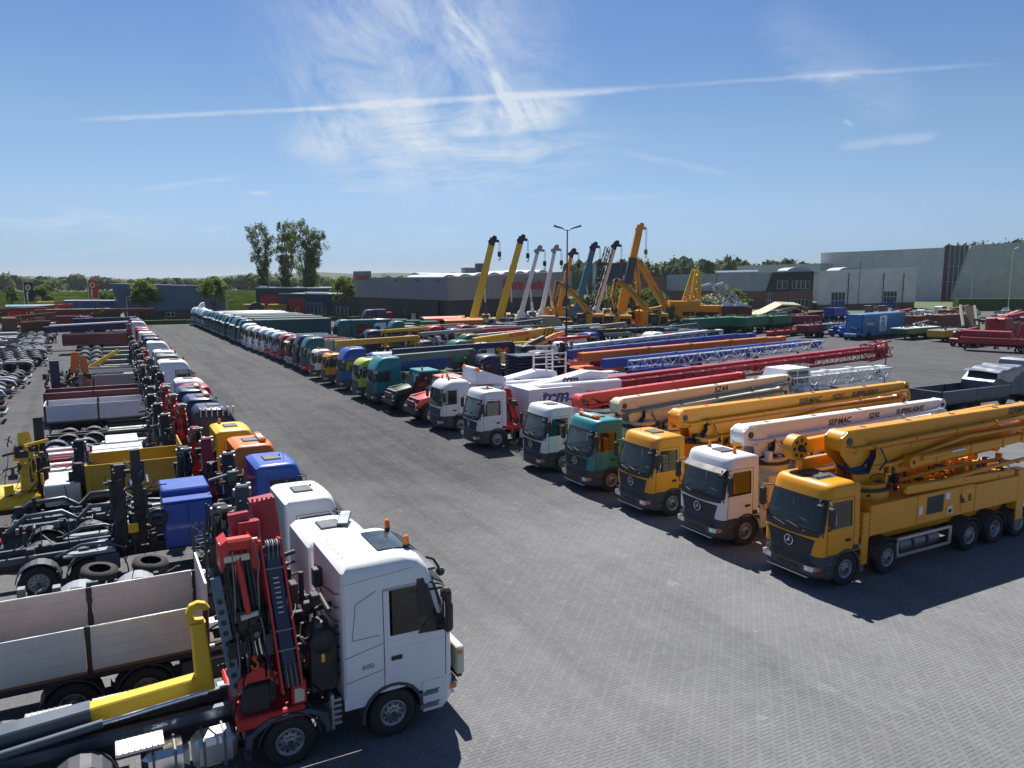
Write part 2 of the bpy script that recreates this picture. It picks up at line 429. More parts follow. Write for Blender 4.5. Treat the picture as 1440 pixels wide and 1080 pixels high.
    # arches
    for sg in (-1, 1):
        a = MB(); arch(a, wx, .54, .64, -8 if style != 'volvo' else 0, 188, sg*.72, sg*(hw0+.03), .07, bumper if style != 'volvo' else DGREY, 12); a.build('mudguard', root)
    if style == 'volvo':
        q = MB()
        for sg in (-1, 1):
            ang = [R(t) for t in range(150, 29, -12)]
            top = [(wx+.70*math.cos(t), .54+.70*math.sin(t)) for t in ang]
            q.prism([(-L, 1.15), (-L, .86), (wx-.62, .86)]+top+[(wx+.72, .86), (-.75, .84), (-.75, 1.15)], 'y', sg*(hw0-.06), sg*(hw0-.004), col)
        q.build('side_skirt', body)
    # windscreen
    w = MB(); hb = rint(rg, z0w)[2]; ht = rint(rg, z1w)[2]
    sur = BLACK
    k = MB()
    if not holes: fpatch(k, st, ((-hb+.06, hb-.06), (-ht+.08, ht-.08), z0w-.07, z1w+.05), .010, sur, curve=.06)
    else:
        fpatch(k, st, ((-hb+.02, hb-.02), (-hb+.05, hb-.05), z0w-.14, z0w+.07), .012, sur, curve=.08)
        fpatch(k, st, ((-ht+.05, ht-.05), (-ht+.06, ht-.06), z1w-.05, z1w+.05), .012, sur)
        for sg in (-1, 1):
            fpatch(k, st, tuple(sorted((sg*(hb-.02), sg*(hb-.12)))) and ((sg*(hb-.02), sg*(hb-.11)), (sg*(ht-.04), sg*(ht-.12)), z0w, z1w), .013, sur, n=(4, 5))
    g = MB(); fpatch(g, st, ((-hb+.12, hb-.12), (-ht+.13, ht-.13), z0w, z1w), .016 if not holes else .004, CLEAR if holes else GLASS, curve=.0 if holes else .05)
    ws = g.build('windscreen', root)
    if lod or True: k.build('windscreen_frame', ws)
    if lod == 2:
        for yy in (-.55, .25):
            q = MB(); p0 = Vector(fsurf(st, yy+.35, z0w-.05, .03)); p1 = Vector(fsurf(st, yy-.4, z0w+.10, .035))
            q.tube([p0, (p0+p1)/2+Vector((.015, 0, .0)), p1], .012, BLACK, 5)
            q.beam(p1+Vector((0, -.02, -.08)), p1+Vector((-.02, .5, .1)), .015, .03, BLACK); q.build('wiper', ws)
    # grille
    gz0, gz1 = st['grille']; q = MB()
    fpatch(q, st, ((-.80, .80), (-.98, .98), gz0, gz1), .012, grille, n=(12, 2))
    if lod:
        ns_ = 5 if lod == 2 else 3
        for i in range(ns_):
            z = gz0+(gz1-gz0)*(i+.5)/ns_; e = .78+.16*(i+.5)/ns_
            fpatch(q, st, ((-e, e), (-e, e), z-.022, z+.022), .035, BLACK if lod == 2 and style == 'mb' else DGREY, n=(12, 1))
        if lod == 2 and style == 'mb':
            for i in range(15):
                y = -.84+.12*i; fpatch(q, st, ((y-.012, y+.012), (y-.012, y+.012), gz0+.05, gz1-.05), .028, DGREY, n=(1, 2))
    gr = q.build('grille', root)
    if star and lod == 2:
        e = MB(); zc = (gz0+gz1)/2+.03; x = fsurf(st, 0, zc)[0]+.06; rr = .17
        e.tube([(x, rr*math.cos(2*PI*i/24), zc+rr*math.sin(2*PI*i/24)) for i in range(25)], .016, CHROME, 6)
        for i in range(3):
            an = PI/2+2*PI*i/3; p = Vector((x, rr*math.cos(an), zc+rr*math.sin(an))); c = Vector((x, 0, zc)); tdir = Vector((0, -math.sin(an), math.cos(an)))
            e.add([c+tdir*.032, c-tdir*.032, p, c+Vector((.02, 0, 0))], [(0, 3, 2), (3, 1, 2), (0, 2, 1)], CHROME)
        e.build('emblem', gr)
    # side windows and doors
    dzb = rg[0][0]+.04
    for sg in (-1, 1):
        wq = [(wxr+.06, zs0), (wxf0-.02, zs0-.02), (wxf+.02, zs1), (wxr+.06, zs1)]
        if lod:
            d = MB(); xr_ = wxr-.10; xf_ = -.42
            if style == 'volvo': xr_ = -1.80; xf_ = -.36
            for (qa, qb) in (((xr_, dzb), (xr_, z1w+.06)), ((xf_, dzb), (xf_, z0w-.1)), ((xf_, z0w-.1), (wxf+.16, z1w+.06)), ((xr_, z1w+.06), (wxf+.16, z1w+.06)), ((xr_, z0w-.3), (xr_, z0w-.29))):
                pa = Vector(ssurf(st, *qa, sg, .002)); pb = Vector(ssurf(st, *qb, sg, .002))
                n_ = 6; pts_ = [Vector(ssurf(st, qa[0]+(qb[0]-qa[0])*i/n_, qa[1]+(qb[1]-qa[1])*i/n_, sg, .001)) for i in range(n_+1)]
                d.tube(pts_, .009, BLACK, 4)
            spatch(d, st, sg, [(xr_+.02, dzb+.01), (xf_-.02, dzb+.01), (xf_-.03, z0w-.16), (xr_+.02, z0w-.16)], .007, col)
            do = d.build('door', root)
            h = MB(); hx = xr_+.16; spatch(h, st, sg, [(hx, z0w-.42), (hx+.24, z0w-.42), (hx+.24, z0w-.33), (hx, z0w-.33)], .035, BLACK, (2, 1)); h.build('door_handle', do)
            if lod == 2 and style == 'mb':
                h = MB(); spatch(h, st, sg, [(xr_-.28, dzb), (xr_-.02, dzb), (xr_-.02, dzb+.18), (xr_-.25, dzb+.14)], .012, BLACK, (2, 1)); h.build('vent', body)
        g = MB()
        if not holes: spatch(g, st, sg, [(q_[0]+(-.05 if i in (0, 3) else .03), q_[1]+(-.05 if i < 2 else .04)) for i, q_ in enumerate(wq)], .010, BLACK)
        spatch(g, st, sg, wq, .014 if not holes else .006, CLEAR if holes else GLASS)
        if sidewin: spatch(g, st, sg, [(-L+.1, zs0+.1), (wxr-.25, zs0+.1), (wxr-.25, zs1), (-L+.15, zs1)], .014, GLASS)
        g.build('side_window', root)
        # mirrors
        q = MB(); _, xf, hwt, r = rint(rg, z1w-.25); xa = xf-.05; y0 = hwt+.02
        if lod:
            q.tube([(xa-.25, sg*(y0-.06), z1w+.05), (xa+.0, sg*(y0+.12), z1w+.02), (xa+.03, sg*(y0+.24), z1w-.06)], .022, BLACK, 5)
            q.tube([(xa-.2, sg*(y0-.06), z0w+.05), (xa+.02, sg*(y0+.16), z0w+.12), (xa+.03, sg*(y0+.24), z0w+.25)], .02, BLACK, 5)
        q.box(xa-.04, xa+.13, sg*(y0+.12), sg*(y0+.36), z1w-.72, z1w-.08, BLACK, .045)
        if lod == 2: q.box(xa-.05, xa-.04, sg*(y0+.15), sg*(y0+.33), z1w-.66, z1w-.3, CHROME)
        q.build('mirror', root)
        if lod == 2 and sg == 1:
            q = MB(); p = Vector(fsurf(st, .95*sg, z1w+.02)); q.tube([p, p+Vector((.14, .03, .03)), p+Vector((.18, .05, -.1))], .02, BLACK, 5); q.box(p.x+.10, p.x+.26, p.y-.03, p.y+.2, p.z-.24, p.z-.08, BLACK, .04); q.build('mirror', root)
    if holes:
        q = MB(); q.M = Matrix.Translation((0, 0, (z0w-1.93)*.9))
        q.box(-L+.03, -L+.06, -1.1, 1.1, 1.2, z1w+.1, GREYP); q.box(-.78, -.34, -1.05, 1.05, 1.3, z0w-.04, BLACK, .08)
        for yy in (-.62, .62):
            q.box(-L+.25, -L+.75, yy-.26, yy+.26, 1.45, 1.75, DGREY, .08); q.box(-L+.12, -L+.3, yy-.24, yy+.24, 1.6, 2.55, DGREY, .07)
        q.lathe([(.2, 0), (.23, .02), (.2, .04)], (-.95, .6, z0w-.02), (-.5, 0, .8), BLACK, 16)
        q.box(-.6, -.5, .1, .35, z0w-.04, z0w+.05, ALU, .01); q.box(-.52, -.4, -.3, -.1, z0w-.04, z0w+.09, WHITE, .01)
        q.box(-L+.05, -.3, -1.1, 1.1, 1.16, 1.2, BLACK); q.box(-1.0, -.5, -1.08, 1.08, z1w+.02, z1w+.08, DGREY, .02); q.box(-.62, -.56, -.75, -.3, z1w-.28, z1w-.05, DGREY, .02)
        q.build('cab_interior', root)
    zt = rg[-1][0]
    if visor:
        q = MB(); p = [fsurf(st, y, z1w+.06, 0) for y in [-ht+.1+(2*ht-.2)*i/10 for i in range(11)]]
        vs = []
        for x, y, z in p: vs += [(x-.02, y, z+.05), (x+.24, y*1.02, z-.10), (x+.26, y*1.02, z-.13), (x-.02, y, z+.02)]
        q.add(vs, [(i*4+j, (i+1)*4+j, (i+1)*4+(j+1) % 4, i*4+(j+1) % 4) for i in range(10) for j in range(4)], visor)
        q.build('sun_visor', root)
    if hatch and lod:
        q = MB(); xc = -L/2-.25; q.box(xc-.3, xc+.3, -.35, .35, zt-.02, zt+.05, DGREY if hatch is True else hatch, .03); q.build('roof_hatch', root)
    for (bx, by) in beacons:
        q = MB(); z = zt-.03; q.cyl((bx, by, z), (bx, by, z+.07), .07, BLACK, n=12); q.cyl((bx, by, z+.07), (bx, by, z+.24), .072, AMB, r1=.06, n=14); q.cyl((bx, by, z+.24), (bx, by, z+.27), .06, AMB, r1=.03, n=12); q.build('beacon', root)
    if roofbar:
        q = MB(); x = rg[-1][1]-.1; q.box(x-.12, x+.12, -.75, .75, zt+.02, zt+.16, WHITE, .04)
        for sg in (-1, 1): q.box(x-.13, x+.13, sg*.35, sg*.78, zt+.015, zt+.175, AMB, .05)
        q.build('light_bar', root)
    if lod == 2 and style == 'mb':
        q = MB(); q.tube([(-.9, -.5, zt), (-.92, -.5, zt+.35)], .008, BLACK, 4); q.cyl((-.9, .3, zt), (-.9, .3, zt+.06), .03, BLACK, n=8); q.build('antenna', root)
    return body

# ------------------------------------------------------------------ chassis and axles
def chassis(root, L, axles, lod=1, start=-1.6, wr=.53, tanks=True, guards=True, col=None, lights=True):
    m = MB(); c = col or CHAS
    for sg in (-1, 1):
        m.box(-L, start, sg*.36, sg*.44, .72, 1.0, c); m.box(-L, start, sg*.30, sg*.44, 1.0, 1.02, c)
    k = int((L+start)/1.1)
    for i in range(max(2, k)): x = start-.1-i*(L+start-.2)/max(1, k-1); m.box(x-.06, x+.06, -.36, .36, .76, .96, c)
    m.box(-L-.03, -L+.05, -1.15, 1.15, .55, .68, c, .02)
    for ax, tw in axles: m.cyl((ax, -.95, wr), (ax, .95, wr), .09, c, n=8); m.lathe([(.05, -.2), (.2, -.1), (.2, .1), (.05, .2)], (ax, 0, wr), (0, 1, 0), c, 12)
    fr = m.build('chassis_frame', root)
    for ax, tw in axles:
        for sg in (-1, 1): wheel(root, ax, sg*(1.08 if tw == 0 else .94), wr, .32 if tw == 0 else .58, lod)
    if guards:
        for ax, tw in axles:
            if tw == 2 or ax > -2.2: continue
            for sg in (-1, 1):
                a = MB(); arch(a, ax, wr, wr+.09, 5, 175, sg*.68, sg*1.24, .025, DGREY, 10); a.build('mudguard', root)
    if tanks and lod:
        f = [a for a, t in axles]; xs = sorted([a for a in f if a < -2], reverse=True)
        x1 = -2.5; x0 = (xs[0]+.75) if xs else -4.5
        if x1-x0 > .6:
            q = MB(); q.box(x0, x1, .66, 1.2, .42, 1.0, ALU, .09)
            for t in (.25, .75): xx = x0+(x1-x0)*t; q.box(xx-.03, xx+.03, .64, 1.215, .40, 1.015, STEEL, .02)
            q.build('fuel_tank', root)
            q = MB(); q.box(x0, x1, -1.2, -.66, .45, .98, DGREY, .04); q.cyl((x0, -.95, 1.1), (x1, -.95, 1.1), .11, STEEL, n=10); q.build('battery_box', root)
    if lights and lod:
        for sg in (-1, 1):
            q = MB(); q.box(-L-.05, -L, sg*.72, sg*1.12, .78, .92, REDL, .01); q.build('tail_light', fr)
    return fr

def flatbed(root, x0, x1, col, z=1.25, h=.6, posts=3, floor=None, head=True, name='load_bed', hy=1.25, lipcol=None, postcol=None):
    m = MB(); m.box(x0, x1, -hy+.03, hy-.03, z-.12, z, floor or PLANK); m.box(x0, x1, -hy, hy, z-.2, z-.121, CHAS)
    for i in range(int((x1-x0)/.5)): m.box(x0+.25+i*.5, x0+.31+i*.5, -hy+.05, hy-.05, z-.27, z-.2, CHAS)
    o = m.build(name, root)
    pc = postcol or BLACK
    for sg in (-1, 1):
        m = MB(); n = posts-1
        for i in range(n):
            a = x0+.05+(x1-x0-.1)*i/n+.06; b = x0+.05+(x1-x0-.1)*(i+1)/n-.06
            y = sg*hy
            m.box(a, b, y-.03, y, z-.02, z+h, col, .008)
            for j in range(1, 4): m.box(a+.01, b-.01, y-.032, y+.002, z-.02+h*j/4-.004, z-.02+h*j/4+.001, GREYP)
            m.box(a, b, y-.034, y+.004, z+h-.02, z+h+.012, lipcol or ALU)
            for t in (.15, .85): xx = a+(b-a)*t; m.prism([(xx-.05, z-.06), (xx+.05, z-.06), (xx+.06, z+.06), (xx, z+.12), (xx-.06, z+.06)], 'y', y+sg*.0+(.003 if sg > 0 else -.018), y+(.018 if sg > 0 else -.003), DSTEEL)
        m.build('side_board', o)
    n = posts-1
    for i in range(n+1):
        xx = x0+.05+(x1-x0-.1)*i/n
        for sg in (-1, 1): m = MB(); m.box(xx-.055, xx+.055, sg*(hy-.07), sg*(hy+.008), z-.15, z+h+.005, pc, .01); m.build('post', o)
    for xx, hh in ((x0, h), (x1, h+(.5 if head else 0))):
        m = MB(); m.box(xx-.03, xx+.03, -hy+.07, hy-.07, z-.02, z+hh, col, .01); m.build('tailboard' if xx == x0 else 'headboard', o)
    return o

def knuckle(root, x, col, z=1.1, h=3.3, w=.5, lod=1, side=1, boomcol=None, tilt=.0, dark=True):
    """folded loader crane standing behind the cab: base, column, two folded booms, rams, hoses, outriggers"""
    bc = boomcol or col
    m = MB(); m.box(-.3, .3, -1.15, 1.15, z-.2, z+.12, bc, .03); m.box(-.2, .2, -1.2, -1.0, .35, z, CHAS, .03); m.box(-.2, .2, 1.0, 1.2, .35, z, CHAS, .03)
    m.cyl((0, -1.1, .25), (0, -1.1, .4), .17, STEEL, n=12); m.cyl((0, 1.1, .25), (0, 1.1, .4), .17, STEEL, n=12)
    g = m.build('loader_crane', root, (x, 0, 0))
    m = MB(); m.cyl((0, 0, z+.1), (0, 0, z+.45), .3, bc, n=16); m.beam((0, 0, z+.4), (0, side*.15, h-.15), .44, .4, col, .32, .3, b=.05, up=(0, 1, 0)); m.build('crane_column', g)
    m = MB(); m.beam((0, side*.15, h+.0), (0, -side*.95, z+.55), .36, .42, bc, .30, .34, b=.04, up=(1, 0, 0)); m.cyl((-.26, side*.15, h-.02), (.26, side*.15, h-.02), .14, STEEL, n=12); m.box(-.2, .2, side*.15-.12, side*.15+.12, h+.0, h+.2, bc, .05); m.build('crane_boom', g)
    m = MB(); A_ = Vector((.14, -side*.8, z+.5)); B_ = Vector((.10, side*.45, h+.1)); jc = BLACK if dark else bc
    for i in range(4): m.beam(A_.lerp(B_, i*.02), A_.lerp(B_, .72+.11*i), .30-.05*i, .38-.06*i, jc if i % 2 == 0 else DGREY, b=.02, up=(1, 0, 0))
    for i in range(5): c = A_.lerp(B_, .2+.14*i); m.box(c.x-.19, c.x+.19, c.y-.2, c.y+.2, c.z-.03, c.z+.03, jc, .01)
    m.cyl(B_-Vector((.2, 0, 0)), B_+Vector((.2, 0, 0)), .09, STEEL, n=10)
    for i in range(3): m.cyl((-.14+.06*i, -side*.6, z+.9), (-.14+.06*i, side*.5, h-.1), .035, CHROME if i == 1 else DGREY, n=7)
    m.build('crane_jib', g)
    m = MB()
    for i in (-1, 1): m.cyl((i*.22, side*.05, z+.5), (i*.22, -side*.55, z+1.35), .075, BLACK, n=8); m.cyl((i*.22, -side*.35, z+1.05), (i*.22, side*.05, h-.5), .04, CHROME, n=8)
    m.build('ram', g)
    m = MB(); clutter(m, -.3, .3, -.9, .9, z+.3, h-.4, 46 if lod else 14, [BLACK, DGREY, STEEL, CHAS, DGREY, bc]); m.build('hose_bundle', g)
    m = MB(); m.tube([(0, side*.5, h), (0, side*.5, h-.5)], .015, STEEL, 4); m.box(-.07, .07, side*.43, side*.57, h-.75, h-.5, col, .02); m.tube([(0, side*.5, h-.75), (.0, side*.62, h-.85), (0, side*.5, h-.98), (0, side*.42, h-.88)], .025, STEEL, 5); m.build('hook', g)
    return g

def hoselines(root, x0, x1, y0, y1, z0, z1, n, name='hose'):
    m = MB()
    for i in range(n):
        p = Vector((rnd.uniform(x0, x1), rnd.uniform(y0, y1), z1)); q = [p]
        for j in range(6): p = p+Vector((rnd.uniform(-.08, .08), rnd.uniform(-.1, .1), (z0-z1)/6)); q.append(p)
        m.tube(q, .018, HOSE, 5)
    return m.build(name, root)
# ------------------------------------------------------------------ camera and viewing helpers
FPX, HZ, VPX, CH = 1065., 393., 140., 10.0
PITCH = math.atan((540-HZ)/FPX); YAW = -math.atan2(VPX-720, FPX/math.cos(PITCH))
CR = Vector((math.cos(YAW), -math.sin(YAW), 0)); CF = Vector((math.sin(YAW)*math.cos(PITCH), math.cos(YAW)*math.cos(PITCH), -math.sin(PITCH))); CU = CR.cross(CF)
def ray(px, py): return CF*FPX+CR*(px-720)+CU*(540-py)
def P(px, py, z=0):                       # point of the place seen at a photo pixel, at height z
    r = ray(px, py); return Vector((0, 0, CH))+r*((z-CH)/r.z)
def Q(px, py, ref):                       # the same at the distance of a known point
    r = ray(px, py); h = Vector((CF.x, CF.y)).normalized(); d = ref.x*h.x+ref.y*h.y
    return Vector((0, 0, CH))+r*(d/(r.x*h.x+r.y*h.y))
def PY(px, py, y): r = ray(px, py); return Vector((0, 0, CH))+r*(y/r.y)
cam = bpy.data.cameras.new('camera'); co = bpy.data.objects.new('camera', cam); COL.objects.link(co)
co.location = (0, 0, CH); co.rotation_euler = (PI/2-PITCH, 0, -YAW)
cam.sensor_width = 36; cam.lens = 36*FPX/1440; cam.clip_start = .1; cam.clip_end = 9000
SC.camera = co
# ------------------------------------------------------------------ sun and sky
AZ, EL = R(16), R(54)
sd = Vector((math.cos(EL)*math.sin(AZ), math.cos(EL)*math.cos(AZ), math.sin(EL)))
sl = bpy.data.lights.new('sun', 'SUN'); sl.energy = 5.0; sl.angle = R(.53); sl.color = (1, .955, .89)
so = bpy.data.objects.new('sun', sl); COL.objects.link(so); so.rotation_euler = (-sd).to_track_quat('-Z', 'Y').to_euler()
def sky():
    w = bpy.data.worlds.new('World'); SC.world = w; w.use_nodes = True; t = w.node_tree
    bg = t.nodes['Background']; bg.inputs[1].default_value = .050; w.cycles.sampling_method = 'MANUAL'; w.cycles.sample_map_resolution = 512
    s = N(t, 'ShaderNodeTexSky'); s.sky_type = 'NISHITA'; s.sun_disc = False; s.sun_elevation = EL; s.sun_rotation = AZ; s.altitude = 0; s.air_density = 1.0; s.dust_density = .15; s.ozone_density = 3.0
    tc = N(t, 'ShaderNodeTexCoord'); g = tc.outputs['Generated']
    def dot(v):
        n = t.nodes.new('ShaderNodeVectorMath'); n.operation = 'DOT_PRODUCT'; t.links.new(g, n.inputs[0]); n.inputs[1].default_value = v; return n.outputs['Value']
    def frame(px, py, rot=0):
        c = ray(px, py).normalized(); r = c.cross(Vector((0, 0, 1))).normalized(); u = r.cross(c)
        r2 = r*math.cos(rot)+u*math.sin(rot); u2 = -r*math.sin(rot)+u*math.cos(rot)
        w_ = mth(t, 'MAXIMUM', dot(c), .05)
        return mth(t, 'DIVIDE', dot(r2), w_), mth(t, 'DIVIDE', dot(u2), w_)
    def blob(fr, sx, sy, soft=.6, pw=2):
        u, v = fr; a = mth(t, 'POWER', mth(t, 'DIVIDE', mth(t, 'ABSOLUTE', u), sx), pw); b = mth(t, 'POWER', mth(t, 'DIVIDE', mth(t, 'ABSOLUTE', v), sy), 2)
        d = mth(t, 'SQRT', mth(t, 'ADD', a, b)); n = N(t, 'ShaderNodeMapRange', interpolation_type='SMOOTHSTEP', inp={1: 1.0, 2: 1-soft, 3: 0, 4: 1}); t.links.new(d, n.inputs[0]); return n.outputs[0]
    def noise(fr, sx, sy, sc, det=8, dist=.0, off=0, rough=.6):
        c = N(t, 'ShaderNodeCombineXYZ'); t.links.new(mth(t, 'MULTIPLY', fr[0], sx), c.inputs[0]); t.links.new(mth(t, 'MULTIPLY', fr[1], sy), c.inputs[1]); c.inputs[2].default_value = off
        n = N(t, 'ShaderNodeTexNoise', inp={'Scale': sc, 'Detail': det, 'Roughness': rough, 'Distortion': dist}); t.links.new(c.outputs[0], n.inputs['Vector']); return n.outputs[0]
    parts = []
    def put(f, k): parts.append(mth(t, 'MULTIPLY', f, k))
    def M2(a, b): return mth(t, 'MULTIPLY', a, b)
    n1 = ramp(t, noise(frame(590, 95, R(-58)), 1, 1.5, 8, 9, .7, 0, .68), [(.36, 0.), (.80, 1.)])
    n2 = ramp(t, noise(frame(610, 100, R(-50)), 1.1, 3.0, 9, 8, 1.2, 3, .66), [(.36, 0.), (.76, 1.)])
    n3 = ramp(t, noise(frame(640, 200, R(4)), 1, 6, 9, 7, .6, 5), [(.42, 0.), (.74, 1.)])
    n4 = noise(frame(640, 130, R(3.5)), 1, 2.5, 26, 3, .3, 9)
    put(M2(n1, blob(frame(590, 80, R(-20)), .24, .22, .7)), 1.0)
    put(M2(n2, blob(frame(668, 72, R(-54)), .13, .024, .9)), 1.1)
    put(M2(n2, blob(frame(730, 160, R(10)), .10, .035, .8)), 1.1)
    put(M2(n1, blob(frame(460, 195, R(0)), .07, .04, .8)), 1.0)
    put(M2(n3, blob(frame(640, 205, R(5)), .26, .08, .8)), .75)
    for (a, b, wd, k, off) in (((85, 170), (500, 150), .0019, .5, 1), ((380, 156), (960, 121), .003, .6, 2), ((880, 125), (1440, 87), .0017, .25, 6), ((1100, 110), (1240, 101), .004, .3, 8), ((185, 269), (345, 247), .002, .3, 3), ((1170, 208), (1330, 188), .004, .3, 4), ((860, 210), (1040, 248), .003, .2, 7), ((1060, 10), (1300, 170), .02, .15, 9), ((1186, 168), (1200, 178), .0015, .45, 11)):
        A = ray(*a).normalized(); B = ray(*b).normalized()
        c = (A+B).normalized(); rr = (B-A).normalized(); uu = rr.cross(c)
        w_ = mth(t, 'MAXIMUM', dot(c), .05); f_ = (mth(t, 'DIVIDE', dot(rr), w_), mth(t, 'DIVIDE', dot(uu), w_))
        L = (B-A).length/2
        wob = mth(t, 'MULTIPLY_ADD', n4, wd*2.2, -wd*1.1)
        bl = blob((f_[0], mth(t, 'ADD', f_[1], wob)), L, wd*2.2, .9, 6)
        put(M2(bl, mth(t, 'MULTIPLY_ADD', n4, 1.5, .0)), k)
    for (x, y, sx, sy, k, off) in ((110, 308, .15, .02, .5, 1), (150, 330, .12, .012, .35, 2), (60, 352, .14, .02, .3, 3), (365, 271, .022, .005, .6, 4), (490, 270, .03, .006, .45, 5), (770, 271, .06, .008, .45, 6), (860, 277, .10, .010, .4, 7), (630, 324, .03, .006, .5, 8), (300, 345, .12, .012, .25, 9), (560, 345, .16, .012, .2, 10), (820, 232, .2, .05, .08, 13), (300, 323, .03, .006, .35, 15)):
        put(M2(n3, blob(frame(x, y, R(2)), sx, sy, .9)), k)
    tot = parts[0]
    for p in parts[1:]: tot = mth(t, 'ADD', tot, p)
    # haze-like paling of the sky towards the horizon is the sky texture's own
    tot = mth(t, 'MINIMUM', tot, .92)
    hs = N(t, 'ShaderNodeHueSaturation', inp={'Saturation': 1.06, 'Value': 1.0}); t.links.new(s.outputs[0], hs.inputs['Color'])
    sz = N(t, 'ShaderNodeSeparateXYZ'); t.links.new(g, sz.inputs[0])
    rp = t.nodes.new('ShaderNodeValToRGB'); el = rp.color_ramp.elements; pts = [(0, (.50, .68, 1.18)), (.03, (.57, .74, 1.19)), (.09, (.89, .94, 1.16)), (.18, (1, 1.04, 1.1)), (.29, (.88, .97, 1.14)), (1, (1.0, 1.0, 1.02))]
    while len(el) < len(pts): el.new(.5)
    for e, (p, c) in zip(el, pts): e.position = p; e.color = (*c, 1)
    t.links.new(sz.outputs[2], rp.inputs[0])
    tint = mix(t, 1.0, hs.outputs[0], rp.outputs[0], 'MULTIPLY')
    t.links.new(mix(t, tot, tint, (8.6, 9.4, 10.6, 1)), bg.inputs[0])
sky()
SC.view_settings.view_transform = 'Standard'; SC.view_settings.look = 'None'; SC.view_settings.exposure = .7; SC.view_settings.gamma = 1
SC.render.engine = 'CYCLES'; SC.cycles.max_bounces = 6; SC.cycles.transparent_max_bounces = 12

# ------------------------------------------------------------------ ground
def ground_mats():
    m, t, b = nt('block_paving')
    geo = N(t, 'ShaderNodeNewGeometry'); sp = N(t, 'ShaderNodeSeparateXYZ'); t.links.new(geo.outputs['Position'], sp.inputs[0])
    S = .105
    x = mth(t, 'DIVIDE', sp.outputs[0], S); y = mth(t, 'DIVIDE', sp.outputs[1], S)
    i = mth(t, 'FLOOR', x); j = mth(t, 'FLOOR', y); fx = mth(t, 'SUBTRACT', x, i); fy = mth(t, 'SUBTRACT', y, j)
    k = mth(t, 'FLOORED_MODULO', mth(t, 'SUBTRACT', i, j), 4)
    def eq(v): return mth(t, 'COMPARE', k, v, .5)
    k0, k1, k2, k3 = eq(0), eq(1), eq(2), eq(3)
    big = lambda d, off: mth(t, 'ADD', d, off)
    l = mth(t, 'ADD', fx, k1); r_ = mth(t, 'ADD', mth(t, 'SUBTRACT', 1, fx), k0)
    dn = mth(t, 'ADD', fy, k2); up = mth(t, 'ADD', mth(t, 'SUBTRACT', 1, fy), k3)
    dx = mth(t, 'MINIMUM', l, r_); dy = mth(t, 'MINIMUM', dn, up); d = mth(t, 'MINIMUM', dx, dy)
    mo = N(t, 'ShaderNodeMapRange', interpolation_type='SMOOTHSTEP', inp={1: .02, 2: .13, 3: 1, 4: 0}); t.links.new(dy, mo.inputs[0])
    mo2 = N(t, 'ShaderNodeMapRange', interpolation_type='SMOOTHSTEP', inp={1: .01, 2: .09, 3: .55, 4: 0}); t.links.new(dx, mo2.inputs[0])
    mor = mth(t, 'MAXIMUM', mo.outputs[0], mo2.outputs[0])
    c = N(t, 'ShaderNodeCombineXYZ'); t.links.new(mth(t, 'SUBTRACT', i, k1), c.inputs[0]); t.links.new(mth(t, 'SUBTRACT', j, k2), c.inputs[1])
    wn = N(t, 'ShaderNodeTexWhiteNoise', noise_dimensions='2D'); t.links.new(c.outputs[0], wn.inputs['Vector'])
    def noi(sc, det=5, dist=0, sx=1, sy=1, rough=.6):
        mp = N(t, 'ShaderNodeMapping'); mp.inputs['Scale'].default_value = (sx, sy, 1); t.links.new(geo.outputs['Position'], mp.inputs[0])
        n = N(t, 'ShaderNodeTexNoise', inp={'Scale': sc, 'Detail': det, 'Distortion': dist, 'Roughness': rough}); t.links.new(mp.outputs[0], n.inputs['Vector']); return n.outputs[0]
    base = mth(t, 'MULTIPLY_ADD', wn.outputs[0], .022, .056)
    patch = ramp(t, noi(.42, 4, .4), [(.3, 0.), (.7, 1.)]); base = mth(t, 'MULTIPLY_ADD', patch, .026, base)
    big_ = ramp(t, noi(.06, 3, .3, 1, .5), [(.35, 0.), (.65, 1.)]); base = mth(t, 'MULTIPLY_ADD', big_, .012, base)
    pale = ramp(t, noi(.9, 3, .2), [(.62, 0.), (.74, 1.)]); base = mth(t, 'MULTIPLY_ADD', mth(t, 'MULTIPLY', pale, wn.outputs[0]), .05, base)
    fine = noi(60, 2); base = mth(t, 'MULTIPLY_ADD', fine, .016, base)
    track = ramp(t, noi(.5, 4, .5, 1.6, .07), [(.44, 0.), (.64, 1.)]); base = mth(t, 'MULTIPLY_ADD', track, -.020, base)
    oil = ramp(t, noi(.7, 5, .9), [(.70, 0.), (.78, 1.)]); base = mth(t, 'MULTIPLY_ADD', oil, -.045, base)
    # base tone gets paler towards the near end of the lane, edge broken by noise
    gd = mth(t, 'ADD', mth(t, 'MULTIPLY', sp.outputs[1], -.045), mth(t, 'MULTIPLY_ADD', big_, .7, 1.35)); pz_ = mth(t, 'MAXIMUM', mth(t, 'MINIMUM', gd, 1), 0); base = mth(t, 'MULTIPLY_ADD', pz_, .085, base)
    joint = mth(t, 'MULTIPLY', mor, .62)
    joint = mth(t, 'MULTIPLY', joint, ramp(t, noi(.8, 4), [(.25, .45), (.6, 1.)]))
    val = mth(t, 'MULTIPLY', base, mth(t, 'SUBTRACT', 1, joint))
    cc = N(t, 'ShaderNodeCombineColor'); t.links.new(mth(t, 'MULTIPLY', val, 1.0), cc.inputs[0]); t.links.new(mth(t, 'MULTIPLY', val, 1.015), cc.inputs[1]); t.links.new(mth(t, 'MULTIPLY', val, 1.06), cc.inputs[2])
    t.links.new(cc.outputs[0], b.inputs['Base Color']); b.inputs['Roughness'].default_value = .95; b.inputs['Specular IOR Level'].default_value = .12
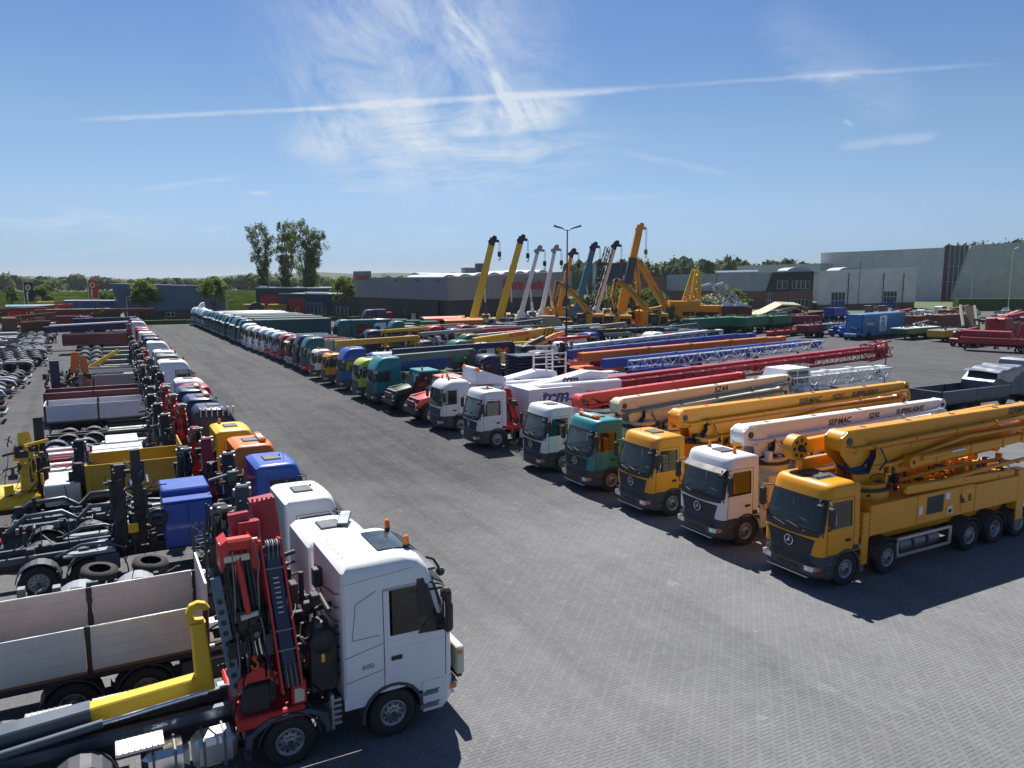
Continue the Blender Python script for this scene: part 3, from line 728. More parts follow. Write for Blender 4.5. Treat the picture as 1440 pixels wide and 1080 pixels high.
    bp = N(t, 'ShaderNodeBump', inp={'Strength': .35, 'Distance': .006}); t.links.new(mth(t, 'SUBTRACT', 1, mor), bp.inputs['Height']); t.links.new(bp.outputs[0], b.inputs['Normal'])
    MATS['paving'] = m
    def simple(name, c1, c2, sc, rough=.9, sx=1, sy=1, c3=None):
        m, t, b = nt(name); g = N(t, 'ShaderNodeNewGeometry'); mp = N(t, 'ShaderNodeMapping'); mp.inputs['Scale'].default_value = (sx, sy, 1); t.links.new(g.outputs['Position'], mp.inputs[0])
        n = N(t, 'ShaderNodeTexNoise', inp={'Scale': sc, 'Detail': 8, 'Roughness': .7}); t.links.new(mp.outputs[0], n.inputs['Vector'])
        t.links.new(ramp(t, n.outputs[0], [(.35, c1), (.68, c2)]), b.inputs['Base Color']); b.inputs['Roughness'].default_value = rough; MATS[name] = m; return m
    simple('grass', (.035, .065, .015), (.07, .105, .025), .35); simple('meadow', (.045, .075, .018), (.075, .11, .03), .03)
    simple('orchard_leaves', (.045, .085, .014), (.10, .155, .03), .35); simple('asphalt', (.05, .05, .052), (.075, .075, .078), .8)
    simple('pale_concrete', (.30, .29, .27), (.40, .39, .36), 1.5); simple('hedge_leaves', (.02, .05, .01), (.08, .13, .02), 3)
    simple('hill_green', (.02, .04, .016), (.04, .07, .025), .02)
ground_mats()
def sheet(name, pts, z, mat):
    m = MB(); m.add([(x, y, z) for x, y in pts], [list(range(len(pts)))], mat); return structure(m.build(name, norm=False))
g = sheet('ground', [(-3500, -300), (4500, -300), (4500, 6000), (-3500, 6000)], 0, MATS['meadow'])
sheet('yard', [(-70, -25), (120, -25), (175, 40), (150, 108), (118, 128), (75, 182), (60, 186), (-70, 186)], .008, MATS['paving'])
hv = P(290, 452)
sheet('road', [(-90, 196), (70, 196), (95, 160), (170, 135), (320, 128), (340, 142), (180, 150), (110, 175), (80, 210), (-90, 210)], .016, MATS['asphalt'])
sheet('pavement', [(28, 186.6), (75, 184), (120, 130), (152, 110), (180, 60), (188, 62), (160, 118), (124, 138), (84, 190), (28, 190)], .012, MATS['pale_concrete'])
sheet('grass_verge', [(152, 108), (172, 60), (182, 30), (260, 60), (330, 120), (180, 128)], .020, MATS['grass'])
sheet('car_park', [(160, 112), (186, 68), (300, 88), (330, 160), (190, 152)], .024, MATS['asphalt'])

# the summer air that pales the far wood: one even box of haze round everything up to the hills
hz_ = bpy.data.materials.new('haze'); hz_.use_nodes = True; t_ = hz_.node_tree; t_.nodes.remove(t_.nodes['Principled BSDF']); pv = t_.nodes.new('ShaderNodeVolumePrincipled'); pv.inputs['Color'].default_value = (.80, .88, 1, 1); pv.inputs['Density'].default_value = .00006; pv.inputs['Anisotropy'].default_value = .3
t_.links.new(pv.outputs[0], [n for n in t_.nodes if n.type == 'OUTPUT_MATERIAL'][0].inputs['Volume'])
HAZE = True
if HAZE:
    m = MB(); m.box(-3600, 4600, -320, 6100, -3, 60, hz_); structure(m.build('haze'), 'stuff')
# ------------------------------------------------------------------ foliage
def leafmat(name, c1, c2, c3):
    m, t, b = nt(name); g = N(t, 'ShaderNodeNewGeometry'); wn = g.outputs['Random Per Island']
    n = N(t, 'ShaderNodeTexNoise', inp={'Scale': .25, 'Detail': 3}); t.links.new(g.outputs['Position'], n.inputs['Vector'])
    f = mth(t, 'ADD', mth(t, 'MULTIPLY', wn, .5), mth(t, 'MULTIPLY', n.outputs[0], .5))
    t.links.new(ramp(t, f, [(.25, c1), (.5, c2), (.75, c3)]), b.inputs['Base Color']); b.inputs['Roughness'].default_value = .8; b.inputs['Specular IOR Level'].default_value = .15
    tl = N(t, 'ShaderNodeBsdfTranslucent'); t.links.new(b.inputs['Base Color'].links[0].from_socket, tl.inputs[0])
    mx = N(t, 'ShaderNodeMixShader'); mx.inputs[0].default_value = .5; t.links.new(b.outputs[0], mx.inputs[1]); t.links.new(tl.outputs[0], mx.inputs[2])
    o = [q for q in t.nodes if q.type == 'OUTPUT_MATERIAL'][0]; t.links.new(mx.outputs[0], o.inputs[0]); MATS[name] = m; return m
LF1 = leafmat('leaves_light', (.08, .12, .022), (.15, .21, .04), (.22, .28, .07)); LF2 = leafmat('leaves_mid', (.06, .10, .025), (.12, .17, .045), (.18, .23, .065))
LF3 = leafmat('leaves_dark', (.045, .075, .025), (.085, .125, .04), (.12, .165, .06)); LFO = leafmat('orchard_foliage', (.17, .22, .04), (.26, .31, .06), (.34, .38, .09)); LF4 = leafmat('leaves_copper', (.03, .02, .015), (.045, .03, .022), (.07, .045, .03)); LF5 = leafmat('leaves_blossom', (.08, .11, .04), (.25, .28, .17), (.5, .5, .42))
BARK = paint('bark', (.10, .08, .06), .9, dirt=.5, scale=5)
def leaves(m, c, r, n, size, mat, sq=1.0, rg=rnd):
    vs = []; fs = []
    for i in range(n):
        while True:
            d = Vector((rg.gauss(0, 1), rg.gauss(0, 1), rg.gauss(0, 1))).normalized()*(rg.random()**.45)
            break
        p = Vector(c)+Vector((d.x*r[0], d.y*r[1], d.z*r[2]))
        a = Vector((rg.gauss(0, 1), rg.gauss(0, 1), rg.gauss(0, .7))).normalized(); b = a.orthogonal().normalized(); b = (b*math.cos(i)+a.cross(b)*math.sin(i))
        s = size*rg.uniform(.6, 1.3); k = len(vs)
        vs += [p-a*s, p+b*s*.55, p+a*s, p-b*s*.55]; fs.append((k, k+1, k+2, k+3))
    m.add(vs, fs, mat)
def limb(m, p0, p1, r0, r1, wig=.3, n=5, rg=rnd):
    p0 = Vector(p0); p1 = Vector(p1); L = (p1-p0).length; prev = p0; pts = [p0]
    for i in range(1, n+1):
        q = p0.lerp(p1, i/n)+Vector((rg.uniform(-1, 1), rg.uniform(-1, 1), rg.uniform(-.3, .3)))*wig*L*.1*(1 if i < n else 0)
        m.cyl(prev, q, r0+(r1-r0)*(i-1)/n, BARK, r1=r0+(r1-r0)*i/n, n=7, cap=False); prev = q; pts.append(q)
    return pts
def tree(name, label, loc, h, w, trunk, mat, n=5000, size=.28, shape='round', group=None, seed=1, cat='tree', clumps=26):
    rg = random.Random(seed); t = thing(name, label, cat, loc, 0, group)
    m = MB(); cl = []
    if shape == 'poplar':
        for k in range(8):
            a = 2*PI*k/8+rg.random(); top = (math.cos(a)*w*.38*rg.uniform(.3, 1), math.sin(a)*w*.38*rg.uniform(.3, 1), h*rg.uniform(.8, .98))
            pts = limb(m, (0, 0, trunk*.3), top, .35, .06, .5, 7, rg)
            for p in pts[2:]:
                for q in range(4):
                    o = Vector((rg.uniform(-1, 1), rg.uniform(-1, 1), rg.uniform(.5, 1.8)))*w*.16; limb(m, p, p+o, .09, .02, .4, 2, rg); cl.append((p+o, w*.085*rg.uniform(.6, 1.5)))
        limb(m, (0, 0, 0), (0, 0, trunk*.5), .55, .42, .1, 3, rg)
    else:
        limb(m, (0, 0, 0), (0, 0, trunk), w*.028+.06, w*.02+.05, .2, 4, rg)
        for k in range(clumps):
            a = rg.uniform(0, 2*PI); e = rg.uniform(-.6, 1); rad = math.sqrt(max(0, 1-e*e))*w*.5*rg.uniform(.35, .95)
            c = Vector((math.cos(a)*rad, math.sin(a)*rad, (h+trunk)/2+e*(h-trunk)/2*.88))
            if k % 2 == 0: limb(m, (0, 0, trunk*rg.uniform(.75, 1)), c*.9, w*.016+.02, .02, .5, 3, rg)
            cl.append((c, w*.17*rg.uniform(.6, 1.25)))
    m.build('trunk', t)
    m = MB()
    for c, r in cl: leaves(m, c, (r, r, r*(1.5 if shape == 'poplar' else .85)), n//len(cl), size, mat, rg=rg)
    m.build('crown', t, norm=False)
    return t
for i, (px, top, d, w, nn) in enumerate(((372, 318, 238, 8.6, 7000), (404, 321, 243, 8.2, 9000), (436, 322, 236, 11.5, 14000))):
    b = P(px, 393+10*FPX/d); h = 10+(393-top)*d/FPX
    tree('poplar_tree', ('thin ragged poplar, leftmost of the three tall trees behind the red-doored sheds', 'middle poplar of the three tall trees behind the red-doored sheds', 'broadest and fullest poplar, right of the three tall trees')[i], b, h, w, 3, LF2, nn, .26, 'poplar', 'tall poplars behind the sheds', 10+i)
for i, (px, py, top, w) in enumerate(((206, 452, 394, 7.2), (303, 451, 392, 7.0), (483, 450, 390, 6.5))):
    b = P(px, py); h = 10+(393-top)*b.length/FPX
    tree('street_tree', ('young round-headed tree in front of the left end of the slanted blue-grey shed', 'young round-headed tree in front of the right end of the slanted blue-grey shed', 'young round-headed tree between the red-doored sheds and the dealer hall')[i], b, 10.2, w, 3.6, LF1, 2600, .30, 'round', 'young street trees along the road', 30+i)
tree('bush', 'leafy green bush between the black and the red banner', P(60, 437), 8.2, 9, 1, LF2, 2600, .4, 'round', None, 41, 'bush')
tree('shrub', 'slender young tree left of the black banner', P(18, 437), 8, 4, 1.5, LF2, 1100, .35, 'round', None, 42, 'tree')
tree('shrub', 'low green bush right of the red banner', P(152, 436), 5.4, 7, .5, LF3, 1200, .4, 'round', None, 43, 'bush')
tree('shrub', 'small dark bush left of the red banner', P(121, 436), 4, 4.5, .4, LF3, 700, .4, 'round', None, 47, 'bush')
for i, (px, py, h, w, mt, lb) in enumerate(((862, 447, 9.5, 11, LF2, 'bushy tree behind the tallest yellow crane boom'), (908, 448, 8.2, 12, LF2, 'bushy tree behind the big bent excavator boom'), (1000, 446, 6.2, 11, LF5, 'blossoming pale bush behind the small white booms'), (1030, 446, 8.4, 9, LF2, 'green bushy tree right of the pale blossoming bush'), (836, 450, 7, 8, LF2, 'bushy tree behind the black lattice boom'))):
    tree('shrub', lb, P(px, py), h*.85, w, .8, mt, 2200, .4, 'round', None, 60+i, 'tree')

def wood(name, spots, size, n):
    m = MB(); rg = random.Random(5)
    for (x, y, z, w, h, mt) in spots:
        gx = [[rg.uniform(.7, 1.12) for _ in range(7)] for _ in range(9)]
        def B(u, v): k = gx[int(u*8+.01) % 8][int(v*6+.01)]; a_, e_ = 2*PI*u, PI*(v-.5); return (x+math.cos(a_)*math.cos(e_)*w*.42*k, y+math.sin(a_)*math.cos(e_)*w*.42*k, z+h*.47+math.sin(e_)*h*.47*k)
        m.grid(B, 8, 6, LF3 if mt is not LF4 else LF4, False)
        for k in range(6):
            a = rg.uniform(0, 6.28); rr = rg.uniform(.1, .6)*w/2; zc = z+h*rg.uniform(.25, .8)
            leaves(m, (x+math.cos(a)*rr, y+math.sin(a)*rr, zc), (w*.30, w*.30, h*.24), n//6, size*rg.uniform(.7, 1.3), mt, rg=rg)
        leaves(m, (x, y, z+h*.25), (w*.55, w*.4, h*.3), n//3, size*1.4, mt, rg=rg)
    o = m.build(name, norm=False); structure(o, 'stuff'); return o
sp = []
rg = random.Random(3)
def heads(px): # skyline height of the far wood above the horizon, in photo pixels
    return 3.5+2.5*math.sin(px*.021)+2*math.sin(px*.057+1)+1.5*math.sin(px*.13)
px = -60
while px < 1000:
    d = 640+rg.uniform(-25, 60)+(120 if px > 470 else 0); hp = max(1.5, heads(px))+(3 if px > 470 else 0); b = P(px, 393+10*FPX/d, 0)
    h = 10+hp*d/FPX*rg.uniform(.85, 1.25); w = rg.uniform(13, 24)
    mt = rg.choice([LF2, LF3, LF3, LF2, LF1]) if not 208 < px < 222 else LF4
    sp.append((b.x, b.y, 0, w, h, mt)); px += w/d*FPX*rg.uniform(.42, .7)
wood('distant_wood', sp, 1.3, 330)
sp = []
px = 800
while px < 1170:
    for row in range(2):
        d = 480+rg.uniform(-20, 50)+row*120; top = 393-(362+abs(px-1010)*.03+3*math.sin(px*.09)+row*-3); b = P(px, 393+10*FPX/d, 0); h = (10+top*d/FPX)*rg.uniform(.86, 1.03); w = rg.uniform(12, 20)
        sp.append((b.x, b.y, 0, w, h, rg.choice([LF2, LF2, LF1, LF3])))
    px += rg.uniform(10, 17)
px = 1330
while px < 1520:
    d = 620; top = 393-(340-(px-1330)*.06)+rg.uniform(-2, 2); b = P(px, 393+10*FPX/d); sp.append((b.x, b.y, 0, 22, 10+top*d/FPX, LF3)); px += 12
wood('wooded_rise', sp, 1.2, 330)
# far low ridge
m = MB(); vs = []; n = 90
for i in range(n+1):
    px = -150+1750*i/n; b = P(px, 393+10*FPX/2300, 0); h = 15+16*max(0, math.sin(px*.0042-.9))+3*math.sin(px*.02)+2*math.sin(px*.06)+1.5*math.sin(px*.31)
    vs += [(b.x, b.y, -2), (b.x*1.02, b.y*1.02, h), (b.x*1.3, b.y*1.3, h*.9)]
m.add(vs, [(i*3+j, i*3+3+j, i*3+4+j, i*3+1+j) for i in range(n) for j in (0, 1)], MATS['hill_green'], True)
structure(m.build('hills'))
# orchard rows
m = MB(); rg = random.Random(9)
for r_ in range(46):
    y = 262+r_*7.5; x0 = -150+rg.uniform(0, 6); x1 = 175; k = int((x1-x0)/3.2); vs = []
    if r_ > 22: k = k//2
    for i in range(k+1):
        x = x0+(x1-x0)*i/k; h = 2.3+rg.uniform(-.5, .5); w = 1.25+rg.uniform(-.3, .3)
        for a in (0, .35, .7, 1.0): vs.append((x+rg.uniform(-.3, .3), y-w*math.cos(a*PI)+(0), max(0, h*math.sin(a*PI))+rg.uniform(-.15, .15) if 0 < a < 1 else 0))
    m.add(vs, [(i*4+j, i*4+4+j, i*4+5+j, i*4+1+j) for i in range(k) for j in range(3)], LFO)
structure(m.build('orchard', norm=False), 'stuff')

def hedge(label, pts, w, h, name='hedge', mat=None, n=9):
    m = MB(); rg = random.Random(len(label))
    for a, b in zip(pts, pts[1:]):
        a = Vector((*a, 0)); b = Vector((*b, 0)); L = (b-a).length; k = max(2, int(L/1.2))
        m.beam(a+Vector((0, 0, h*.42)), b+Vector((0, 0, h*.42)), w*.8, h*.84, MATS['hedge_leaves'])
        for i in range(k):
            c = a.lerp(b, (i+.5)/k)+Vector((0, 0, h*.5)); leaves(m, c, (.8+w*.4, w*.55, h*.52), n*6, .22, mat or LF2, rg=rg)
    return tag(m.build(name, norm=False), label, 'hedge')
hedge('long low clipped hedge along the far end of the yard', [(-12, 187.5), (26, 187.5)], 1.8, 1.1)
hedge('low hedge between the yard and the pavement by the red-doored sheds', [(33, 187), (74, 183.4)], 1.6, 1.0)
hedge('dark bushy strip behind the crane parts at the far left', [(-75, 212), (-30, 214), (4, 214)], 9, 3.4, 'bush', LF3, 5)
a = P(1343, 437); b = P(1420, 437); c = P(1470, 437); hedge('tall clipped green hedge below the big grey hall', [(a.x, a.y), (b.x, b.y), (c.x, c.y)], 4, 4.6, mat=LF1)
a = P(1175, 446); b = P(1140, 446); hedge('low hedge at the foot of the white brick-based hall', [(a.x, a.y), (b.x, b.y)], 2, 1.8)
# ------------------------------------------------------------------ buildings
def clad(name, col, axis='Z', sc=6, rough=.45, metal=.2, brick=False, st=.5):
    m, t, b = nt(name); g = N(t, 'ShaderNodeNewGeometry')
    if brick:
        mp = N(t, 'ShaderNodeMapping'); sp = N(t, 'ShaderNodeSeparateXYZ'); t.links.new(g.outputs['Position'], sp.inputs[0]); c = N(t, 'ShaderNodeCombineXYZ')
        t.links.new(mth(t, 'ADD', sp.outputs[0], sp.outputs[1]), c.inputs[0]); t.links.new(sp.outputs[2], c.inputs[1])
        br = N(t, 'ShaderNodeTexBrick', inp={'Scale': 2.0, 'Mortar Size': .02, 'Color1': lin(col), 'Color2': lin(tuple(x*.7 for x in col)), 'Mortar': (.2, .18, .16, 1)}); t.links.new(c.outputs[0], br.inputs['Vector']); t.links.new(br.outputs[0], b.inputs['Base Color']); b.inputs['Roughness'].default_value = .85
    else:
        n = N(t, 'ShaderNodeTexNoise', inp={'Scale': .25, 'Detail': 6}); t.links.new(g.outputs['Position'], n.inputs['Vector'])
        c = lin(col); t.links.new(mix(t, ramp(t, n.outputs[0], [(.35, 0.), (.7, 1.)]), c, tuple(x*.82 for x in c[:3])+(1,)), b.inputs['Base Color'])
        w = N(t, 'ShaderNodeTexWave', bands_direction=axis, inp={'Scale': sc}); tc = N(t, 'ShaderNodeTexCoord'); t.links.new(tc.outputs['Object'], w.inputs['Vector'])
        bp = N(t, 'ShaderNodeBump', inp={'Strength': st, 'Distance': .04}); t.links.new(w.outputs[1], bp.inputs['Height']); t.links.new(bp.outputs[0], b.inputs['Normal'])
        b.inputs['Roughness'].default_value = rough; b.inputs['Metallic'].default_value = metal
    MATS[name] = m; return m
C_GB = clad('cladding_grey_blue', (.11, .18, .26), 'Z', 3); C_GR = clad('cladding_grey', (.22, .225, .255), 'Z', 2); C_DK = clad('cladding_dark', (.03, .034, .042), 'X', 3)
C_TE = clad('cladding_dark_teal', (.02, .055, .075), 'Z', 3); C_WH = clad('cladding_pale', (.78, .70, .63), 'X', 1.5); C_BG = clad('cladding_big_grey', (.66, .62, .60), 'X', 1.0); C_BB = clad('cladding_big_beige', (.56, .51, .44), 'X', 1.0)
C_MG = clad('cladding_mid_grey', (.44, .43, .45), 'Z', 2); C_BR = clad('brickwork', (.30, .11, .08), brick=True); C_BR2 = clad('brickwork_brown', (.12, .085, .075), brick=True)
ROOF = paint('roof_felt', (.06, .062, .065), .8); WGL = paint('window_glass', (.03, .04, .05), .06, .0, .0, .1); WFR = paint('window_frame', (.65, .65, .63), .5); GRD = paint('white_roof_light', (.72, .75, .78), .3, dirt=.2)
REDDOOR = paint('red_door', (.42, .02, .025), .5); REDLET = paint('red_letters', (.62, .03, .04), .4); SKYL = paint('translucent_roof_light', (.42, .45, .48), .35)
def V(p, z): return (p[0], p[1], z)
def wallface(m, a, b, za, zb, mat, th=.3, z0=0, z0b=None):
    """wall slab from a to b; top heights za / zb; bottom heights z0 / z0b; thickness behind"""
    a = Vector((a[0], a[1], 0)); b = Vector((b[0], b[1], 0)); d = (b-a).normalized(); nrm = Vector((-d.y, d.x, 0))
    if nrm.dot(Vector((0, 0, 0))-a) > 0: nrm = -nrm
    z0b = z0 if z0b is None else z0b; q = nrm*th
    vs = [a+Vector((0, 0, z0)), b+Vector((0, 0, z0b)), b+Vector((0, 0, zb)), a+Vector((0, 0, za))]
    m.add(vs+[v+q for v in vs], [(0, 1, 2, 3), (4, 7, 6, 5), (0, 4, 5, 1), (1, 5, 6, 2), (2, 6, 7, 3), (3, 7, 4, 0)], mat)
def off(a, b, f, d=0):
    a = Vector((a[0], a[1], 0)); b = Vector((b[0], b[1], 0)); dd = (b-a).normalized(); n = Vector((-dd.y, dd.x, 0))
    if n.dot(-a) < 0: n = -n
    return a+(b-a)*f+n*d
def window(parent, a, b, f0, f1, z0, z1, panes=3, name='window', glass=None, fr=None, rows=1, d=.0):
    p = off(a, b, f0, d+.06); q = off(a, b, f1, d+.06); o = off(a, b, f0, d-.1); 
    m = MB(); L = (q-p).length; u = (q-p).normalized(); nn = (p-o).normalized(); t = .09
    def bar(s0, s1, za, zb): 
        c = [p+u*s0, p+u*s1]; vs = [c[0]+Vector((0, 0, za)), c[1]+Vector((0, 0, za)), c[1]+Vector((0, 0, zb)), c[0]+Vector((0, 0, zb))]
        m.add(vs+[v-nn*.12 for v in vs], [(0, 1, 2, 3), (4, 7, 6, 5), (0, 4, 5, 1), (1, 5, 6, 2), (2, 6, 7, 3), (3, 7, 4, 0)], fr or WFR)
    for i in range(panes+1): s = L*i/panes; bar(max(0, s-t), min(L, s+t), z0, z1)
    for i in range(rows+1): z = z0+(z1-z0)*i/rows; bar(0, L, max(z0, z-t), min(z1, z+t))
    w = m.build(name, parent)
    m = MB(); pp = p-nn*.04; qq = q-nn*.04; m.add([V(pp, z0), V(qq, z0), V(qq, z1), V(pp, z1)], [(0, 1, 2, 3)], glass or WGL); m.build('pane', w)
    return w
def door(parent, a, b, f0, f1, z1, mat, name='door', wicket=True):
    p = off(a, b, f0, .05); q = off(a, b, f1, .05); m = MB(); wallface(m, p, q, z1, z1, mat, .1, .05)
    for i in range(1, 5): z = z1*i/5; wallface(m, off(p, q, 0, .015), off(p, q, 1, .015), z+.03, z+.03, BLACK, .02, z-.02)
    o = m.build(name, parent)
    if wicket: window(o, p, q, .4, .6, .1, 2.3, 1, 'wicket_door', mat)
    return o
def roofpoly(m, pts, z, mat=ROOF):
    zs = z if isinstance(z, (list, tuple)) else [z]*len(pts); m.add([(p[0], p[1], zz) for p, zz in zip(pts, zs)]+[(p[0], p[1], zz-.3) for p, zz in zip(pts, zs)], [list(range(len(pts))), list(range(2*len(pts)-1, len(pts)-1, -1))], mat)

# 1 slanted blue-grey shed
D0 = P(171, 452); D1 = P(318, 449)
a = D0.xy; b = D1.xy; back = Vector((2, 26))
t = thing('shed', 'blue-grey metal shed with slanted left end and brick base at the far yard end', 'building')
m = MB(); up = 2.55; sl_ = (a-b).normalized()*1.0
A0 = Vector((a.x, a.y)); B0 = Vector((b.x, b.y))
lt = A0+(A0-B0).normalized()*1.9
vs = [V(A0, up), V(B0, up-.1), V(B0, 8.2), V(lt, 9.0)]; bk = [(v[0]+back.x, v[1]+back.y, v[2]) for v in vs]
m.add(vs+bk, [(0, 1, 2, 3), (4, 7, 6, 5), (0, 3, 7, 4), (1, 5, 6, 2), (2, 6, 7, 3), (0, 4, 5, 1)], C_GB); m.build('wall', t)
m = MB(); m.add([V(lt, 9.03), V(B0, 8.23), V(B0+back, 8.23), V(lt+back, 9.03)], [(0, 1, 2, 3)], ROOF); wallface(m, lt, B0, 9.12, 8.32, ALU, .12, 8.95, 8.15); m.build('roof', t)
m = MB(); p = off(a, b, .62, -2); q = off(a, b, 1, -2); m.beam(V(p, 8.55), V(q, 8.35), 1.6, .25, SKYL); m.build('roof_light', t)
m = MB(); wallface(m, off(a, b, .03, -.5), off(a, b, .985, -.5), up-.12, up-.12, C_BR2, 1.2, 0); m.build('brick_base', t)
window(t, a, b, .42, .50, .9, 2.0, 2, d=-.5); window(t, a, b, .17, .40, .2, 2.3, 6, d=-.5, fr=C_DK)
window(t, a, b, .10, .155, 4.2, 5.8, 1, fr=C_DK); window(t, a, b, .35, .40, 4.6, 5.6, 1, fr=C_DK); window(t, a, b, .78, .80, 3.0, 4.2, 1, fr=C_DK)
# 2 red-doored sheds
def shed2(label, pa, pb, h, doors, depth, nm='shed'):
    t = thing(nm, label, 'building'); a, b = pa.xy, pb.xy; n = (off(a, b, 0, -1)-off(a, b, 0, 0)).normalized(); n = n.xy*depth
    m = MB(); vs = [V(a, 0), V(b, 0), V(b, h), V(a, h)]; bk = [(v[0]+n.x, v[1]+n.y, v[2]) for v in vs]
    m.add(vs+bk, [(0, 1, 2, 3), (4, 7, 6, 5), (0, 3, 7, 4), (1, 5, 6, 2)], C_TE); m.build('wall', t)
    m = MB(); m.add([V(a, h+.02), V(b, h+.02), V(b+n, h+.02), V(a+n, h+.02)], [(0, 1, 2, 3)], GRD if 'low' in label else ROOF); wallface(m, off(a, b, 0, .06), off(a, b, 1, .06), h+.12, h+.12, ALU if 'low' in label else BLACK, .18, h-.15); m.build('roof', t)
    for f0, f1, z in doors: door(t, a, b, f0, f1, z, REDDOOR, 'roller_door')
    return t, a, b
d = 222
pa = P(361, 393+10*FPX/d); pb = P(470, 393+10*FPX/(d+3)); t, a, b = shed2('tall dark teal shed with a red roller door, behind the lower teal shed', pa, pb, 7.6, [(.05, .27, 5.6)], 18)
m = MB(); m.box(a.x+2, a.x+4, a.y+4, a.y+6, 7.6, 8.1, WHITE, .05); m.build('roof_vent', t)
pa = P(393, 443.5); pb = P(494, 445.5)
t, a, b = shed2('low dark teal shed with a red roller door and blue awning', pa, pb, 6.1, [(.145, .375, 4.9)], 14)
window(t, a, b, .44, .66, .4, 2.9, 4); window(t, a, b, .80, .96, .6, 2.7, 3)
m = MB(); p = off(a, b, .43, .9); q = off(a, b, .67, .9); m.beam(V(p, 3.5), V(q, 3.5), 1.5, .7, BLUE); m.build('awning', t)
m = MB(); p = off(a, b, .3, -3); m.beam(V(p, 6.35), V(off(a, b, .6, -3), 6.35), 1.6, .35, GRD); m.build('roof_light', t)
# 3 dealer hall: left wing and right wing meeting at a corner
K = P(632, 459); K = Vector((K.x, K.y)); 
dl = Vector((math.sin(R(-9.1)), math.cos(R(-9.1)))); dr = Vector((math.sin(R(57.8)), math.cos(R(57.8))))
LE = K+dl*46; RE = K+dr*62
t = thing('dealer_hall', 'long low grey metal-clad hall with dark lower walls and red lettering behind the cranes', 'building')
m = MB(); wallface(m, K, LE, 10.45, 10.45, C_GR, .5, 5.5); 
wallface(m, K, RE, 10.5, 12.3, C_WH if False else clad('cladding_warm_grey', (.30, .265, .25), 'Z', 2), .5, 5.5); m.build('upper_cladding', t)
m = MB(); wallface(m, off(K, LE, 0.02, -.6), off(K, LE, .99, -.6), 5.6, 5.6, C_DK, .4); wallface(m, off(K, RE, .02, -.6), off(K, RE, .99, -.6), 5.6, 5.6, C_DK, .4)
for f in (.12, .13): 
    pp = off(K, LE, f, -.4); m.cyl(V(pp, 0), V(pp, 5.5), .7, C_DK, n=14)
m.build('lower_wall', t)
n_ = dr*62
m = MB(); m.add([V(K, 10.3), V(LE, 10.3), V(LE+dr*50, 10.3), V(RE, 11.6)], [(0, 1, 2, 3)], ROOF); m.build('roof', t)
m = MB(); wallface(m, off(K, LE, .80, .02), off(K, LE, .999, .02), 12.1, 12.1, C_GR, .5, 5.45); pe = off(K, LE, .80, .0); m.build('sign_parapet', t)
m = MB()
for i in range(8):
    p0 = K+dl*(1.5+i*0)+dr*(3.0+i*6.4)+dl*1.2; p1 = p0+dl*16; z = 10.3+i*.22
    vs = []
    for q in (p0, p1):
        for j in range(9): aa = PI*j/8; vs.append((q.x-dr.x*math.cos(aa)*2.6, q.y-dr.y*math.cos(aa)*2.6, z+math.sin(aa)*.75))
    m.add(vs, [(j, j+1, j+10, j+9) for j in range(8)]+[list(range(9)), list(range(9, 18))], SKYL, False)
p0 = K+dl*22+dr*16; p1 = p0+dl*0.1+dr*0
for (s0, s1, e0, e1) in ((6, 34, 19, 25),):
    p0 = K+dl*(e0)+dr*4; p1 = K+dl*(e0)+dr*34; vs = []
    for q in (p0, p1):
        for j in range(9): aa = PI*j/8; vs.append((q.x-dl.x*math.cos(aa)*2.6, q.y-dl.y*math.cos(aa)*2.6, 10.6+math.sin(aa)*1.0))
    m.add(vs, [(j, j+1, j+10, j+9) for j in range(8)]+[list(range(9)), list(range(9, 18))], SKYL, False)
m.build('roof_light', t)
m = MB(); q = K+dr*24+dl*10; m.box(q.x-1.2, q.x+1.2, q.y-1.2, q.y+1.2, 10.5, 14.0, DSTEEL, .1); m.box(q.x-5, q.x-1.6, q.y-1, q.y+1, 10.5, 12.9, C_GR); m.build('roof_plant', t)
for f0, f1 in ((.30, .36), (.40, .46)): window(t, K, LE, f0, f1, .2, 4.4, 2, d=-.6, rows=3, fr=DGREY)
window(t, K, LE, .33, .37, .4, 2.2, 4, d=-.52, glass=WFR)
for f in (.1, .28, .5): 
    m = MB(); p = off(K, LE, f, .2); m.box(p.x-.15, p.x+.15, p.y-.3, p.y+.3, 9.7, 9.9, BLACK); m.build('flood_light', t)
def walltext(s, parent, a, b, f, z, size, mat, out=.12, sx=1.0, bold=.02):
    p = off(a, b, f, out); d = Vector((b[0]-a[0], b[1]-a[1]))
    # text must read from the side we look at: run along +screen-right
    if d.dot(Vector((CR.x, CR.y))) < 0: d = -d
    ang = math.atan2(d.y, d.x); return text(s, 'lettering', mat, size, parent, (p.x, p.y, z), (PI/2, 0, ang), .04, sx, 0, 'LEFT', bold)
walltext('Geurts Trucks', t, K, RE, .37, 7.6, 3.7, REDLET, .2, .98, .06)
walltext('Geurts', t, K, LE, .985, 9.9, 2.1, REDLET, .2, 1.3, .05)
